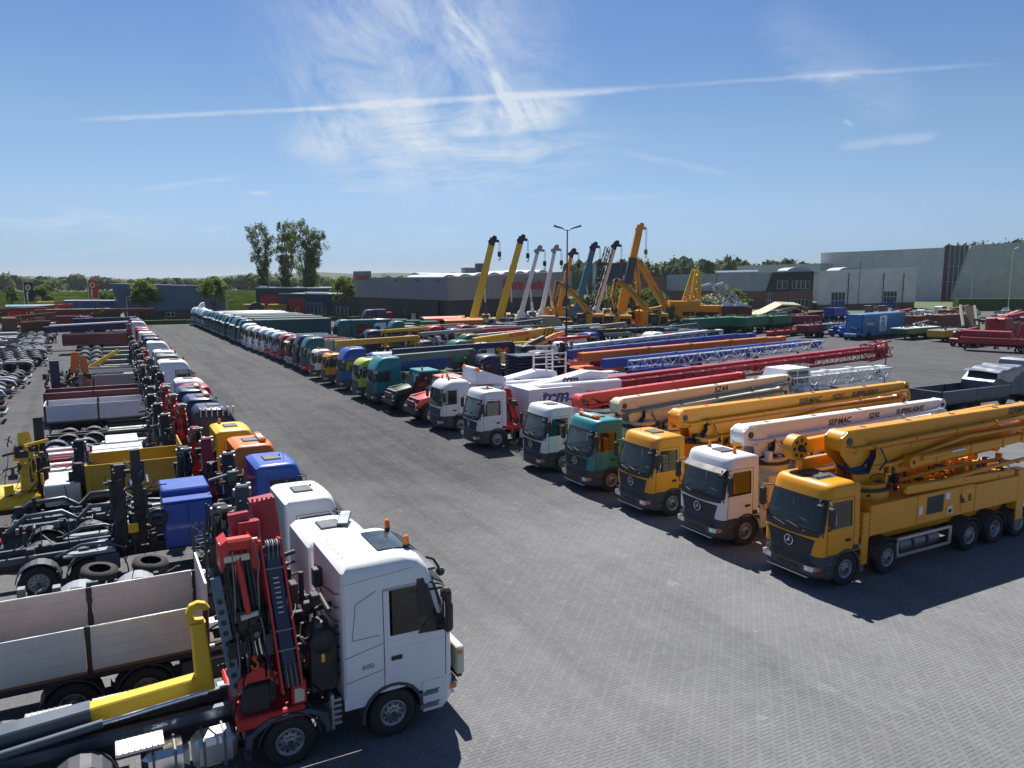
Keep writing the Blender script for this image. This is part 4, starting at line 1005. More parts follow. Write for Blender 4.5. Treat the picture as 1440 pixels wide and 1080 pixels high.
# teal block behind hall end, brick link
t = thing('office_block', 'dark teal flat-roofed block rising behind the hall behind the tallest yellow crane', 'building')
a = P(838, 428); b = P(892, 428); m = MB(); wallface(m, a.xy, b.xy, 16.3, 16.3, C_TE, 14); m.build('wall', t)
m = MB(); wallface(m, off(a, b, -.01, .2), off(a, b, 1.01, .2), 16.6, 16.6, BLACK, 14.2, 16.31); m.build('roof', t)
t = thing('brick_building', 'red brick two-storey block right of the tallest crane behind the excavators', 'building')
a = P(882, 433); b = P(934, 433); m = MB(); wallface(m, a.xy, b.xy, 11.3, 11.3, C_BR, 12); m.build('wall', t)
m = MB(); wallface(m, off(a, b, 0, .15), off(a, b, 1, .15), 11.6, 11.6, C_DK, 12.1, 11.31); m.build('roof', t)
window(t, a, b, .2, .45, 1, 3, 3); window(t, a, b, .6, .85, 1, 3, 3)
# 4 white and grey hall with brick base
def pz(py, d): return 10+(393-py)*d/FPX
def at(px, d): v = P(px, 393+10*FPX/d); f = Vector((CF.x, CF.y)).normalized(); return v.xy
t = thing('warehouse', 'long pale grey warehouse with red brick base, sloping dark entrance bay and blue doors', 'building')
pts = [(936, 268), (1086, 258), (1142, 252), (1150, 250), (1286, 262)]
tops = [386.5, 383, 381.5, 381.3, 376.2]; mids = [408.5, 409.6, 406, 430, 420]
W = [at(px, d) for px, d in pts]; TZ = [pz(y, d) for y, (px, d) in zip(tops, pts)]; MZ = [pz(y, d) for y, (px, d) in zip(mids, pts)]
m = MB(); wallface(m, W[0], W[1], TZ[0], TZ[1], C_MG, .4, MZ[0], MZ[1]); m.build('grey_cladding', t)
m = MB(); e0, e1 = off(W[1], W[2], 0, .35), off(W[1], W[2], 1, .35); E0 = off(W[0], W[1], .97, .3); wallface(m, e0, e1, TZ[1], TZ[2]+.05, C_DK, .4, MZ[1]-.4, MZ[2]-.2)
e_ = off(W[0], W[1], .93, .32); m.add([V(e_, MZ[1]-.3), V(off(W[0], W[1], .985, .32), TZ[1]), V(e0, TZ[1]), V(e0, MZ[1]-.4)], [(0, 1, 2, 3)], C_DK)
m.build('entrance_cladding', t)
m = MB(); wallface(m, off(W[0], W[1], 0, -.25), off(W[0], W[1], 1, -.25), MZ[0]+.05, MZ[1]+.05, C_BR, .4); wallface(m, off(W[1], W[2], 0, .2), off(W[1], W[2], 1, .2), MZ[1], MZ[2], C_BR, .4)
wallface(m, off(W[3], W[4], 0, -.2), off(W[3], W[4], 1, -.2), 2.0, 2.3, C_BR, .3); m.build('brick_base', t)
m = MB(); s0 = off(W[3], W[4], .0, .03); wallface(m, W[3], W[4], TZ[3], TZ[4], C_WH, .4, 1.6, 2.2)
m.add([V(e1, MZ[2]-2), V(e1, TZ[2]), V(W[3], TZ[3]), V(W[3], 1.6)], [(0, 1, 2, 3)], C_WH); m.build('pale_cladding', t)
bk = Vector((40, 60)); m = MB(); roofpoly(m, [W[0], W[1], W[3], W[4], W[4]+bk, W[0]+bk], [TZ[0]-.3, TZ[1]-.3, TZ[3]-.3, TZ[4]-.3, TZ[4]-.3, TZ[0]-.3]); m.build('roof', t)
for f0, f1, z in ((.46, .86, TZ[0]), ):
    m = MB(); p, q = off(W[0], W[1], f0, -6), off(W[0], W[1], f1, -6); m.beam(V(p, z+.6), V(q, z+.9), 4, 1.6, SKYL, b=.6); m.build('roof_light', t)
for px, wd in ((1122, 3.3), (1194, 3.3)):
    c = at(px, 262); m = MB(); q = at(px-17, 262); r2 = at(px+17, 262); vs = []
    for e in (Vector((0, 0)), Vector((8, 12))):
        for j in range(9): aa = PI*j/8; w = (r2-q)*.5; cc = (q+r2)*.5+e; vs.append((cc.x-w.x*math.cos(aa), cc.y-w.y*math.cos(aa), 13.0+math.sin(aa)*1.3))
    m.add(vs, [(j, j+1, j+10, j+9) for j in range(8)]+[list(range(9)), list(range(9, 18))], SKYL); m.build('roof_light', t)
window(t, W[3], W[4], .125, .265, .2, 5.8, 4, rows=2, glass=WGL); window(t, W[3], W[4], .66, .80, .3, 6.0, 4, rows=3)
for f in (.165, .70): m = MB(); wallface(m, off(W[3], W[4], f, .15), off(W[3], W[4], f+.065, .15), 2.9, 2.9, BLUE, .1, .1); m.build('blue_door', t)
window(t, W[1], W[2], .10, .36, 6.9, 9.6, 2, d=.4); window(t, W[1], W[2], .48, .92, 6.9, 9.6, 4, d=.4)
window(t, W[1], W[2], .36, .9, .8, 3.4, 6, d=.25); window(t, W[0], W[1], .62, .70, .3, 3.2, 3, d=-.2); window(t, W[0], W[1], .94, .999, .3, 5.6, 3, rows=2, d=.1); window(t, W[0], W[1], .1, .2, .8, 2.6, 4, d=-.2)
for f in (.29, .66-.01, .86): m = MB(); p = off(W[3], W[4], f, .15); m.cyl(V(p, .1), V(p, 12.2), .12, DGREY, n=6); m.build('downpipe', t)
# grey roof behind
t = thing('flat_hall', 'pale flat roof of a low hall seen beyond the pale warehouse', 'building')
a, b = at(1035, 390), at(1151, 360); m = MB(); wallface(m, a, b, 17.0, 17.6, C_BG, 22); m.build('wall', t)
# 5 big hall
t = thing('big_hall', 'huge plain grey hall with a slanted glass corner and red edge', 'building')
g0, g1, g2, g3 = at(1151, 372), at(1323, 352), at(1361, 346), at(1500, 318)
m = MB(); wallface(m, g0, g1, pz(356, 372), pz(348.5, 352), C_BG, 30); m.build('grey_wall', t)
m = MB(); wallface(m, g1, at(1327.5, 351), pz(347, 352)+.3, pz(347, 352)+.3, MAROON, 1.4); m.build('red_edge', t)
z1 = pz(346, 350)
m = MB(); q = at(1327.5, 351); wallface(m, off(q, g2, 0, -.1), off(q, g2, 1, -.1), z1, z1, WGL, 20); m.build('glass_corner', t)
m = MB()
for f in (.1, .3, .5, .7, .9):
    p = off(q, g2, f, .1); m.cyl(V(p, .3), V(p, z1-.1), .13, ALU, n=5)
for z in (9, 16): m.cyl(V(off(q, g2, 0, .15), z), V(off(q, g2, 1, .15), z), .15, ALU, n=5)
m.build('mullion', t)
m = MB(); lo = at(1337, 350); hi = off(lo, g3, 0, 1.2)
a_ = off(at(1338, 350), g3, 0, 1.2); b_ = off(g2, g3, 0, 1.2); c_ = off(g2, g3, 1, 1.2)
m.add([V(a_, 1.0), V(c_, 1.0), V(c_, pz(338, 318)), V(b_, pz(345, 346))]+[V(Vector((p[0]+4, p[1]+10)), z) for p, z in ((a_, 1.0), (c_, 1.0), (c_, pz(338, 318)), (b_, pz(345, 346)))], [(0, 1, 2, 3), (0, 3, 7, 4), (3, 2, 6, 7)], C_BB); m.build('beige_wall', t)
m = MB(); wallface(m, off(a_, c_, 0, -.3), off(a_, c_, 1, -.3), 1.6, 1.6, C_BR, .5); m.build('brick_base', t)

# ------------------------------------------------------------------ lamp posts, flags, bridge, poles
def lamp(label, base, h, twin=True, col=BLACK, group=None):
    t = thing('street_lamp', label, 'street lamp', base, 0, group)
    m = MB(); m.cyl((0, 0, 0), (0, 0, h), .13, col, r1=.07, n=10); m.cyl((0, 0, 0), (0, 0, 1.2), .17, col, n=10); m.build('pole', t)
    for sg in ((-1, 1) if twin else (1,)):
        m = MB(); u = Vector((CR.x, CR.y, 0))*sg; m.tube([Vector((0, 0, h-.1)), Vector((0, 0, h))+u*.35, Vector((0, 0, h+.15))+u*.6], .04, col, 5)
        c = Vector((0, 0, h+.28))+u*1.0; m.beam(c-u*.55-Vector((0, 0, .16)), c+u*.55+Vector((0, 0, .16)), .42, .12, col, .30, .22, b=.03); m.build('lamp_head', t)
lamp('tall black double-headed lamp post standing among the trucks in the middle of the yard', P(796, 515), 15.6)
for lb, px, py, top, tw, c in (('slim dark pole in front of the low red-doored shed', 432, 448, 388, False, DGREY), ('pale slim pole before the left end of the slanted blue shed', 180, 452, 415, False, ALU), ('pale slim pole before the right end of the slanted blue shed', 320, 449, 421, False, ALU), ('thin grey pole before the pale warehouse, left of its skip container', 1206, 437, 365, False, DGREY), ('tall grey street lamp before the big hall at the right edge', 1417, 440, 358, False, ALU), ('slim pole behind the blossoming bush', 1006, 440, 380, False, DGREY)):
    b = P(px, py); lamp(lb, b, 10+(393-top)*b.length/FPX, tw, c)
b = P(1364, 437); t = thing('street_lamp', 'grey street lamp with a long curved arm before the glass corner of the big hall', 'street lamp', b); m = MB(); h = 10+(393-384)*b.length/FPX; u = -CR.normalized(); m.tube([(0, 0, 0), (0, 0, h-2), Vector((0, 0, h-.6))+u*.6, Vector((0, 0, h))+u*2.2], .11, ALU, 6); m.build('pole', t); m = MB(); c = Vector((0, 0, h))+u*2.6; m.beam(c-u*.6, c+u*.6, .4, .15, ALU); m.build('lamp_head', t)
def banner(label, px, top, bot, mat, logo):
    b = P(px, bot+7); f = Vector((CF.x, CF.y, 0)).normalized(); z1 = Q(px, top, b).z; z0 = Q(px, bot, b).z
    t = thing('banner_flag', label, 'banner', (b.x, b.y, 0)); m = MB(); w = 11*b.length/FPX; u = CR
    m.cyl(-u*w/2-u*.15, -u*w/2-u*.15+Vector((0, 0, z1+.4)), .09, ALU, n=6); m.cyl(-u*w/2-u*.15+Vector((0, 0, z1+.1)), u*w/2+Vector((0, 0, z1+.1)), .05, ALU, n=5); m.build('pole', t)
    m = MB(); k = 14
    def S(a, v): return -u*w/2+u*w*a+Vector((0, 0, z0+(z1-z0)*v))+f*(.18*math.sin(v*9+a*3)+.1*math.sin(a*5))+u*(.25*math.sin(v*3)*(1-v))
    m.grid(S, 6, k, mat); fl = m.build('flag', t)
    m = MB(); c = u*0+Vector((0, 0, z1-w*.55))-f*.3; m.lathe([(.001, 0), (w*.30, 0), (w*.30, .03)], c, -f, WHITE if logo else WHITE, 20, False); m.lathe([(.001, .05), (w*.2, .05), (w*.2, .04)], c, -f, REDLET if mat is not RED else RED, 20, False); m.build('emblem', fl)
    ang = math.atan2(u.y, u.x)
    o = text('Geurts Trucks', 'lettering', WHITE, (z1-z0)*.125, fl, c+Vector((0, 0, -w*.42))-u*w*.20-f*.05, (0, 0, 0), .01, 1.0, 0, 'LEFT', .06)
    o.rotation_euler = (Matrix.Rotation(ang, 3, 'Z') @ Matrix.Rotation(PI/2, 3, 'X') @ Matrix.Rotation(-PI/2, 3, 'Z')).to_euler()
FLAGB = paint('black_flag', (.012, .014, .025), .7); FLAGR = paint('red_flag', (.62, .03, .03), .7)
banner('tall black banner flag with white lettering and round red emblem beside the green bush', 43, 397, 431, FLAGB, 1)
banner('tall red banner flag with white lettering above the blue truck cabs', 133, 394, 427, FLAGR, 1)
t = thing('cable_bridge', 'two thin pylons and stay cables of a distant bridge at the left edge', 'bridge')
for i, (px, top) in enumerate(((6, 384), (14, 383))):
    b = P(px, 393+10*FPX/1500); z = Q(px, top-1.5, b).z; m = MB(); m.beam(b, (b.x, b.y, z), 2.4, 2.4, DSTEEL, 1.8, 1.8); m.build('pylon', t)
    m = MB()
    for k in range(4):
        for sg in (-1, 1): m.cyl((b.x, b.y, z-3-k*4), b+CR*sg*(30+22*k)*1.0+Vector((0, 0, 9)), .22, DGREY, n=3, cap=False)
    m.build('stay_cable', t)
b = P(-40, 400); m = MB(); m.beam(P(-80, 393+10*FPX/1500)+Vector((0, 0, 9)), P(60, 393+10*FPX/1500)+Vector((0, 0, 9)), 12, 1.6, DSTEEL); m.build('bridge_deck', t)
# ------------------------------------------------------------------ right row: trucks facing the lane (-X)
def RX(y): return 19.6-.015*(y-18)
def rtruck(kind, label, y, L, axles, style, col, lod, cat='truck', dx=0, group=None, tanks=True, **kw):
    t = thing(kind, label, cat, (RX(y)+dx, y, 0), PI, group)
    chassis(t, L, axles, lod, tanks=tanks, wr=.57 if lod == 2 else .54); cab(t, style, col, lod, **kw); return t
def pump(t, L, col, bc, pipe, yb, piv, ztop, zend, xend, far=None, texts=(), side=True, hoses=True, boxz=(1.5, 2.55), dark=False):
    """concrete pump on truck t. x negative to the rear; local +y is the side we see. piv = boom pivot x, boom runs to xend"""
    m = MB(); z0, z1 = boxz
    for sg in (-1, 1):
        x = -2.35
        segs = [(-2.45, -4.9), (-4.93, -8.3), (-8.33, -L+.2)] if side else [(-3.6, -L+1.5)]
        for a, b in segs:
            if b < a: m.box(b, a, sg*.62, sg*1.24, z0, z1-(0 if a > -8.2 else .05), col, .02)
    m.box(-L+.3, -2.6, -.7, .7, 1.05, z1-.25, col)
    body = m.build('pump_body', t)
    if side:
        m = MB()
        for i in range(11): m.box(-6.35, -5.5, 1.245, 1.262, z1-.72+i*.052, z1-.695+i*.052, BLACK)
        m.box(-6.4, -5.45, 1.24, 1.25, z1-.76, z1-.12, DGREY); m.build('vent_grille', body)
        m = MB(); m.box(-8.25, -7.45, 1.24, 1.262, z0+.12, z1-.08, col, .01); m.box(-7.6, -7.5, 1.262, 1.28, z0+.5, z0+.6, BLACK); m.build('locker_door', body)
        m = MB(); m.box(-5.2, -5.0, 1.245, 1.255, z0+.35, z0+.65, WHITE); m.box(-6.75, -6.5, 1.245, 1.255, z1-.35, z1-.1, WHITE); m.box(-6.95, -6.65, 1.245, 1.255, z0+.15, z0+.42, WHITE); m.box(-6.9, -6.7, 1.256, 1.258, z0+.18, z0+.32, BLACK); m.build('sticker', body)
        m = MB(); z = 1.32
        for zz in (.52, 1.12): m.box(-7.0, -3.95, 1.16, 1.24, zz-.05, zz+.05, ALU, .01)
        for xx in (-7.0, -4.0): m.box(xx-.05, xx+.05, 1.16, 1.24, .5, 1.15, ALU, .01)
        m.build('side_guard', t)
        m = MB()
        for xx in (-4.5, -5.3, -6.1): m.cyl((xx-.32, .95, .82), (xx+.3, .95, .82), .24, STEEL, n=14)
        m.build('air_tank', t)
        m = MB()
        for sg in (-1, 1):
            m.box(-2.42, -2.1, sg*1.0, sg*1.24, .55, 2.35, col, .03)
            for i in range(4): m.box(-2.44, -2.08, sg*.98, sg*1.26, 1.65+i*.18, 1.70+i*.18, col, .01)
            m.cyl((-2.26, sg*1.12, .3), (-2.26, sg*1.12, .6), .08, STEEL, n=8)
            for i in range(4): m.box(-2.09, -2.08, sg*1.05, sg*1.2, .75+i*.2, .85+i*.2, REDL if i % 2 else WHITE)
        m.build('outrigger_leg', t)
    # turret
    m = MB(); xt = piv-1.2
    m.cyl((xt, 0, z1-.5), (xt, 0, z1+.28), .95, col, n=28); m.cyl((xt, 0, z1+.28), (xt, 0, z1+.36), 1.0, BLACK, n=32); m.cyl((xt, 0, z1+.36), (xt, 0, z1+.5), .85, col, n=28)
    for sg in (-1, 1):
        yc = yb+sg*.32
        m.prism([(xt-.8, z1+.4), (xt+.75, z1+.4), (xt+.9, z1+1.0), (piv+.28, ztop-.75), (piv+.32, ztop-.2), (piv+.05, ztop-.02), (piv-.35, ztop-.1), (xt-.7, ztop-1.1)], 'y', yc-.04, yc+.04, bc)
    m.build('turret', t)
    ny = 1
    # main boom section
    m = MB(); hb = .74; p0 = Vector((piv-.05, yb, ztop-hb/2)); p1 = Vector((xend, yb, zend-hb/2+.1))
    m.beam(p0, p1, .5, hb, bc, .42, .5, b=.03)
    m.cyl(p0+Vector((0, -.30, 0)), p0+Vector((0, .30, 0)), .38, bc, n=24); m.cyl(p0+Vector((0, -.4, .02)), p0+Vector((0, .4, .02)), .13, DGREY, n=16)
    m.cyl(p1+Vector((0, -.24, 0)), p1+Vector((0, .24, 0)), .27, bc, n=20); m.cyl(p1+Vector((0, -.3, 0)), p1+Vector((0, .3, 0)), .09, DGREY, n=12)
    d = (p1-p0).normalized(); up = Vector((-d.z, 0, d.x));  up = up if up.z > 0 else -up
    for f in (.1, .32, .55, .8): c = p0.lerp(p1, f)+up*(hb*.5-.1*f); m.cyl(c-up*.005, c+up*.008, .11, DGREY, n=14)
    boom = m.build('main_boom', t)
    # second, third sections folded beneath / beside
    q1 = p1+Vector((.25, 0, -.72))
    for k, (dx0, dx1, dz, dy, w_, h_) in enumerate(((-1.7, .2, -.70, 0, .44, .58), (-2.5, 2.4, -1.24, .06, .40, .46), (-3.1, 1.2, -.98, .52, .26, .40), (-2.0, .9, -.8, -.55, .3, .5))):
        m = MB(); q0 = p0+Vector((dx0, dy, dz)); q_ = p1+Vector((dx1, dy, dz)); m.beam(q0, q_, w_, h_, bc, w_*.85, h_*.8, b=.03)
        for e in (q0, q_): m.cyl(e-Vector((0, w_*.6, 0)), e+Vector((0, w_*.6, 0)), h_*.52, bc, n=18); m.cyl(e-Vector((0, w_*.68, 0)), e+Vector((0, w_*.68, 0)), h_*.2, DGREY, n=10)
        for f in (.2, .5, .8): c = q0.lerp(q_, f); m.box(c.x-.06, c.x+.06, c.y-w_*.5-.02, c.y+w_*.5+.02, c.z-h_*.52, c.z+h_*.45, bc, .01)
        if k in (1, 2): c = q0.lerp(q_, .06); e = q0.lerp(q_, .3); m.cyl(c+Vector((0, w_*.6, .1)), e+Vector((0, w_*.6, .1)), .09, bc, n=10); m.cyl(e+Vector((0, w_*.6, .1)), q0.lerp(q_, .42)+Vector((0, w_*.6, .1)), .05, CHROME, n=8)
        m.build(('second_boom', 'third_boom', 'fourth_boom', 'fifth_boom')[k], t)
    if far:
        m = MB(); yf = yb-.95; f0 = Vector((far, yf, ztop-.68)); f1 = Vector((xend+.6, yf, zend-.35)); m.beam(f0, f1, .3, .5, bc, .26, .36, b=.03)
        m.cyl(f0-Vector((0, .19, 0)), f0+Vector((0, .19, 0)), .45, bc, n=28)
        for i in range(7): a = 2*PI*i/7; c = f0+Vector((math.cos(a)*.28, 0, math.sin(a)*.28)); m.cyl(c-Vector((0, .2, 0)), c+Vector((0, .2, 0)), .07, BLACK, n=10)
        m.cyl(f0-Vector((0, .3, 0)), f0+Vector((0, .3, 0)), .12, BLACK, n=12)
        g0 = f0+Vector((-.2, .0, -.62)); m.beam(g0, f1+Vector((0, 0, -.75)), .26, .34, bc, .22, .28, b=.02); m.build('tip_boom', t)
    # delivery pipe
    m = MB(); o = Vector((0, .42, -.28)); a = p0+o+Vector((-.25, 0, 0)); b = p1+o+Vector((.2, 0, .1))
    m.tube([a+Vector((.5, -.2, .12)), a+Vector((.28, -.02, .05)), a, a.lerp(b, .5), b, b+Vector((-.3, -.1, -.1)), b+Vector((-.38, -.1, -.5))], .085, pipe, 10)
    for f in (0, .08, .3, .52, .75, .97): c = a.lerp(b, f); m.cyl(c-(b-a).normalized()*.05, c+(b-a).normalized()*.05, .12, pipe, n=12)
    for f in (.2, .45, .7, .9): c = a.lerp(b, f); m.box(c.x-.04, c.x+.04, c.y-.2, c.y, c.z-.05, c.z+.05, DGREY)
    m.build('delivery_pipe', t)
    m = MB(); o2 = Vector((-.4, .36, -1.0)); m.tube([p0+o2, p0+o2+Vector((-2, 0, -.02)), p0.lerp(q1, .6)+Vector((0, .42, -.1)), q1+Vector((.2, .32, .1))], .075, pipe, 8)
    m.tube([(xt-.9, 1.0, z1+.2), (xt-3, 1.02, z1+.25), (xt-6, 1.0, z1+.42), (-L+1, .9, z1+.45)], .08, pipe, 8); m.build('return_pipe', t)
    m = MB(); c0 = Vector((xt-.3, yb+.1, z1+.6)); c1 = p0+Vector((-2.6, 0, -.42)); m.cyl(c0, c0.lerp(c1, .6), .17, bc, n=16); m.cyl(c0.lerp(c1, .6), c1, .09, CHROME, n=12)
    m.build('lift_ram', t)
    if hoses:
        m = MB()
        for i in range(7):
            y = yb+.25+i*.045; m.tube([(piv+.25, y-.1, ztop-1.15-.02*i), (piv-.15, y+.1, ztop-1.3-.02*i), (piv-.75, y+.12, ztop-1.28-.03*i), (piv-1.15, y+.05, ztop-.95), (piv-1.2, y, ztop-.6)], .033, BHOSE if i < 4 else HOSE, 6)
        m.tube([(piv-1.7, yb+.38, ztop-.75), (piv-1.9, yb+.5, ztop-1.2), (piv-1.6, yb+.45, ztop-1.5)], .03, HOSE, 6)
        m.build('hose_bundle', t)
    m = MB(); clutter(m, xt-1.2, xt+.7, -.7, .75, z1-.1, ztop-1.2, 46, [bc, DGREY, BLACK, STEEL, bc, bc]); m.build('hydraulics', t)
    m = MB(); clutter(m, -L+1.5, xt-1.3, -1.0, 1.1, z1+.0, z1+.45, 70, [bc, bc, DGREY, BLACK, STEEL, col]); m.tube([(xt-1, -.9, z1+.5), (xt-3, -.8, z1+.62), (-L+1, -.8, z1+.6)], .1, bc, 8); m.tube([(xt-1.4, .35, z1+.3), (xt-4, .45, z1+.5), (-L+2, .4, z1+.42)], .08, pipe, 8); m.build('deck_fittings', t)
    # outrigger arms folded along the deck
    m = MB()
    for sg in (-1, 1):
        m.beam((xt-1.0, sg*.95, z1+.22), (-L+2.2, sg*1.02, z1+.05), .3, .32, bc, .24, .28, b=.02); m.box(-L+1.6, -L+2.1, sg*.85, sg*1.25, .7, z1+.2, bc, .03); m.cyl((-L+1.85, sg*1.1, .35), (-L+1.85, sg*1.1, .75), .1, STEEL, n=10)
    m.build('outrigger_arm', t)
    m = MB(); m.prism([(-1.1, 1.0), (-.3, .9), (.1, 1.9), (-1.3, 1.9)], 'y', -.6, .6, bc); o_ = m.build('hopper', t, (-L, 0, 0))
    for (s, f, dz, sz, mt, sx) in texts:
        c = p0.lerp(p1, f); hh = .25+(0 if dz is None else 0)
        ang = math.atan2(p1.z-p0.z, abs(p1.x-p0.x))
        wid = (.5+(.42-.5)*f)/2
        o = text(s, 'lettering', mt, sz, boom, (c.x, yb+wid+.004, c.z+dz), (PI/2, 0, PI), .003, sx, .15, 'LEFT', .012)
        o.rotation_euler = (Matrix.Rotation(PI, 3, 'Z') @ Matrix.Rotation(-ang, 3, 'Y') @ Matrix.Rotation(PI/2, 3, 'X')).to_euler()
    return boom
STRIPES = lambda m: None
DARKTXT = paint('dark_lettering', (.05, .04, .04), .5)
ax5 = [(-1.35, 0), (-3.5, 0), (-8.2, 0), (-9.85, 1), (-11.45, 1)]
t = rtruck('concrete_pump_truck', 'orange-yellow five-axle concrete pump truck nearest the camera in the right row', 17.0, 13.2, ax5, 'mb', YELLOW, 2, 'pump truck', tanks=False, group=None)
pump(t, 13.2, YELLOW, YELLOW, YELLOW, .0, -2.25, 4.92, 5.0, -13.6, far=-1.25, texts=(('SERMAC', .85, -.02, .34, DARKTXT, 1.15),))
b0 = [c for c in t.children if c.name.startswith('pump_body')][0]
text('S', 'lettering', BLACK, .34, b0, (-7.85, 1.264, 1.98), (PI/2, 0, PI), .003, 1.2, 0, 'LEFT', .02); m = MB()
for i in range(3): m.box(-7.62+i*.09, -7.56+i*.09, 1.262, 1.268, 1.97, 2.1+.08*i, BLACK)
m.box(-7.8, -7.44, 1.262, 1.268, 1.93, 1.965, BLACK); m.build('emblem', b0)
m = MB(); m.box(-1.9, -.75, -.75, .45, 3.452, 3.47, CHAS, 0); m.build('roof_plate', t)
t = rtruck('concrete_pump_truck', 'white-cabbed concrete pump truck with white boom, second in the right row', 21.35, 12.6, ax5[:4], 'mb', WHITE, 2, 'pump truck', tanks=False, beacons=((-1.25, -.75), (-1.25, .6)), visor=DGREY)
pump(t, 12.6, CREAM, WHITE, PWHITE, -.0, -2.25, 4.36, 4.5, -14.6, far=None, texts=(('SERMAC', .37, -.12, .33, DARKTXT, 1.15), ('SZ42', .58, -.1, .30, DARKTXT, 1.1), ('SUPERLIGHT', .73, -.10, .28, DARKTXT, 1.25)))
t = rtruck('concrete_pump_truck', 'orange-yellow cabbed concrete pump truck, third in the right row, boom lettered along its side', 25.45, 13, ax5[:4], 'mb', YELLOW, 2, 'pump truck', tanks=False)
pump(t, 13, YELLOW, YELLOW, YELLOW, 0, -2.6, 4.35, 4.6, -18, far=None, texts=(('SERMAC', .47, -.12, .36, DARKTXT, 1.2), ('6RZ56', .62, -.12, .34, DARKTXT, 1.05), ('SUPERLIGHT', .72, -.10, .30, DARKTXT, 1.2)))
t = rtruck('concrete_pump_truck', 'teal-cabbed concrete pump truck with cream boom and orange light bar', 29.75, 12.6, ax5[:4], 'mb', TEAL, 2, 'pump truck', tanks=False, roofbar=True)
pump(t, 12.6, CREAM, CREAM, paint('slate_pipe', (.10, .19, .21), .4), 0, -2.6, 4.25, 4.75, -14.0, texts=(('5Z44', .52, -.06, .40, BLACK, 1.1),), hoses=True)
t = rtruck('concrete_pump_truck', 'silver-white cabbed concrete pump truck with bright red boom', 33.9, 12.6, ax5[:4], 'mb', LBLUE if False else WHITE, 2, 'pump truck', tanks=False)
pump(t, 12.6, WHITE, RED, RED, 0, -3.1, 3.85, 4.4, -14.8, texts=(), side=False)
# tcm vacuum trucks
def vac(t, L, x0, z1, tsz):
    m = MB(); prof = [(x0, 1.05), (x0, z1), (x0-.3, z1+.03), (x0-3.2, z1+.05), (x0-4.6, z1-.55), (-L, z1-.6), (-L, 1.05)]
    m.prism(prof, 'y', -1.23, 1.23, PWHITE); m.build('vacuum_body', t)
    body = t.children[-1] if False else [c for c in t.children if c.name.startswith('vacuum_body')][0]
    m = MB(); m.prism([(x0-.6, z1+.03), (x0-2.8, z1+.3), (x0-5.2, z1+.75), (x0-6.6, z1+.6), (x0-6.8, z1-.7), (x0-4.8, z1-.6), (x0-3.6, z1)], 'y', -1.1, .0, PWHITE); m.box(x0-7.2, x0-1.0, .3, .9, z1-.45, z1+.2, WHITE, .08); m.build('filter_housing', body)
    m = MB()
    for xx in (x0-2.2, x0-4.7): m.box(xx-.01, xx+.01, 1.231, 1.24, 1.1, z1-.2, DGREY)
    m.box(-L, x0, 1.231, 1.24, 1.9, 1.92, DGREY); m.build('seam', body)
    o = text('tcm', 'lettering', NAVY, tsz, body, (x0-.85, 1.245, z1-.85), (PI/2, 0, PI), .003, 1.1, .25, 'LEFT', .03)
    m = MB(); m.prism([(x0-1.0, z1-.2), (x0-3.2, z1-.75), (x0-3.2, z1-.88), (x0-1.0, z1-.3)], 'y', 1.241, 1.25, BLUE); m.prism([(x0-5.0, z1-.7), (x0-5.4, z1-.7), (x0-7.0, z1-1.5), (x0-6.6, z1-1.5)], 'y', 1.241, 1.25, BLUE); m.build('stripe', body)
    o = text('tcm', 'lettering', NAVY, tsz*.62, body, (x0-3.1, .012, z1+.05), (PI/2, 0, PI), .003, 1.1, .25, 'LEFT', .03)
    return body
t = rtruck('crane_truck', 'white short-cab truck with grey bumper and red loader crane before a white tank body', 40.6, 10.2, [(-1.35, 0), (-6.3, 1), (-7.7, 1)], 'mb', WHITE, 2, 'truck', dx=-.35, beacons=((-1.2, .2),), star=True)
knuckle(t, -2.7, RED, 1.1, 3.2, lod=1, side=-1); vac(t, 10.2, -3.5, 3.35, 1.15)
t = rtruck('vacuum_truck', 'white blunt-nosed truck with orange beacon bar and lidded white body', 46.2, 11.8, [(-1.45, 0), (-3.4, 0), (-8.3, 1), (-9.8, 1)], 'daf', WHITE, 1, 'truck', dx=-.2, beacons=((-.9, .55), (-.9, -.5)), visor=None)
b = vac(t, 11.8, -3.0, 2.85, .5)
m = MB(); m.prism([(-2.6, 3.3), (-2.7, 3.95), (-3.2, 3.95), (-4.9, 3.4), (-4.9, 3.05), (-2.7, 3.05)], 'y', -1.1, 1.1, PWHITE); m.cyl((-2.8, -1.05, 4.05), (-2.8, 1.05, 4.05), .12, WHITE, n=12)
for y in (-.95, .95): m.cyl((-2.8, y-.15, 4.05), (-2.8, y+.15, 4.05), .14, AMB, n=12)
m.build('suction_hood', t)
m = MB()
for x in (-8.2, -9.8):
    for y in (-.9, .9): m.box(x-.05, x+.05, y-.05, y+.05, 3.4, 4.9, WHITE)
for z in (3.9, 4.4, 4.85): m.box(-9.8, -8.2, .87, .93, z-.03, z+.03, WHITE); m.box(-9.8, -8.2, -.93, -.87, z-.03, z+.03, WHITE)
m.build('ladder_frame', t)
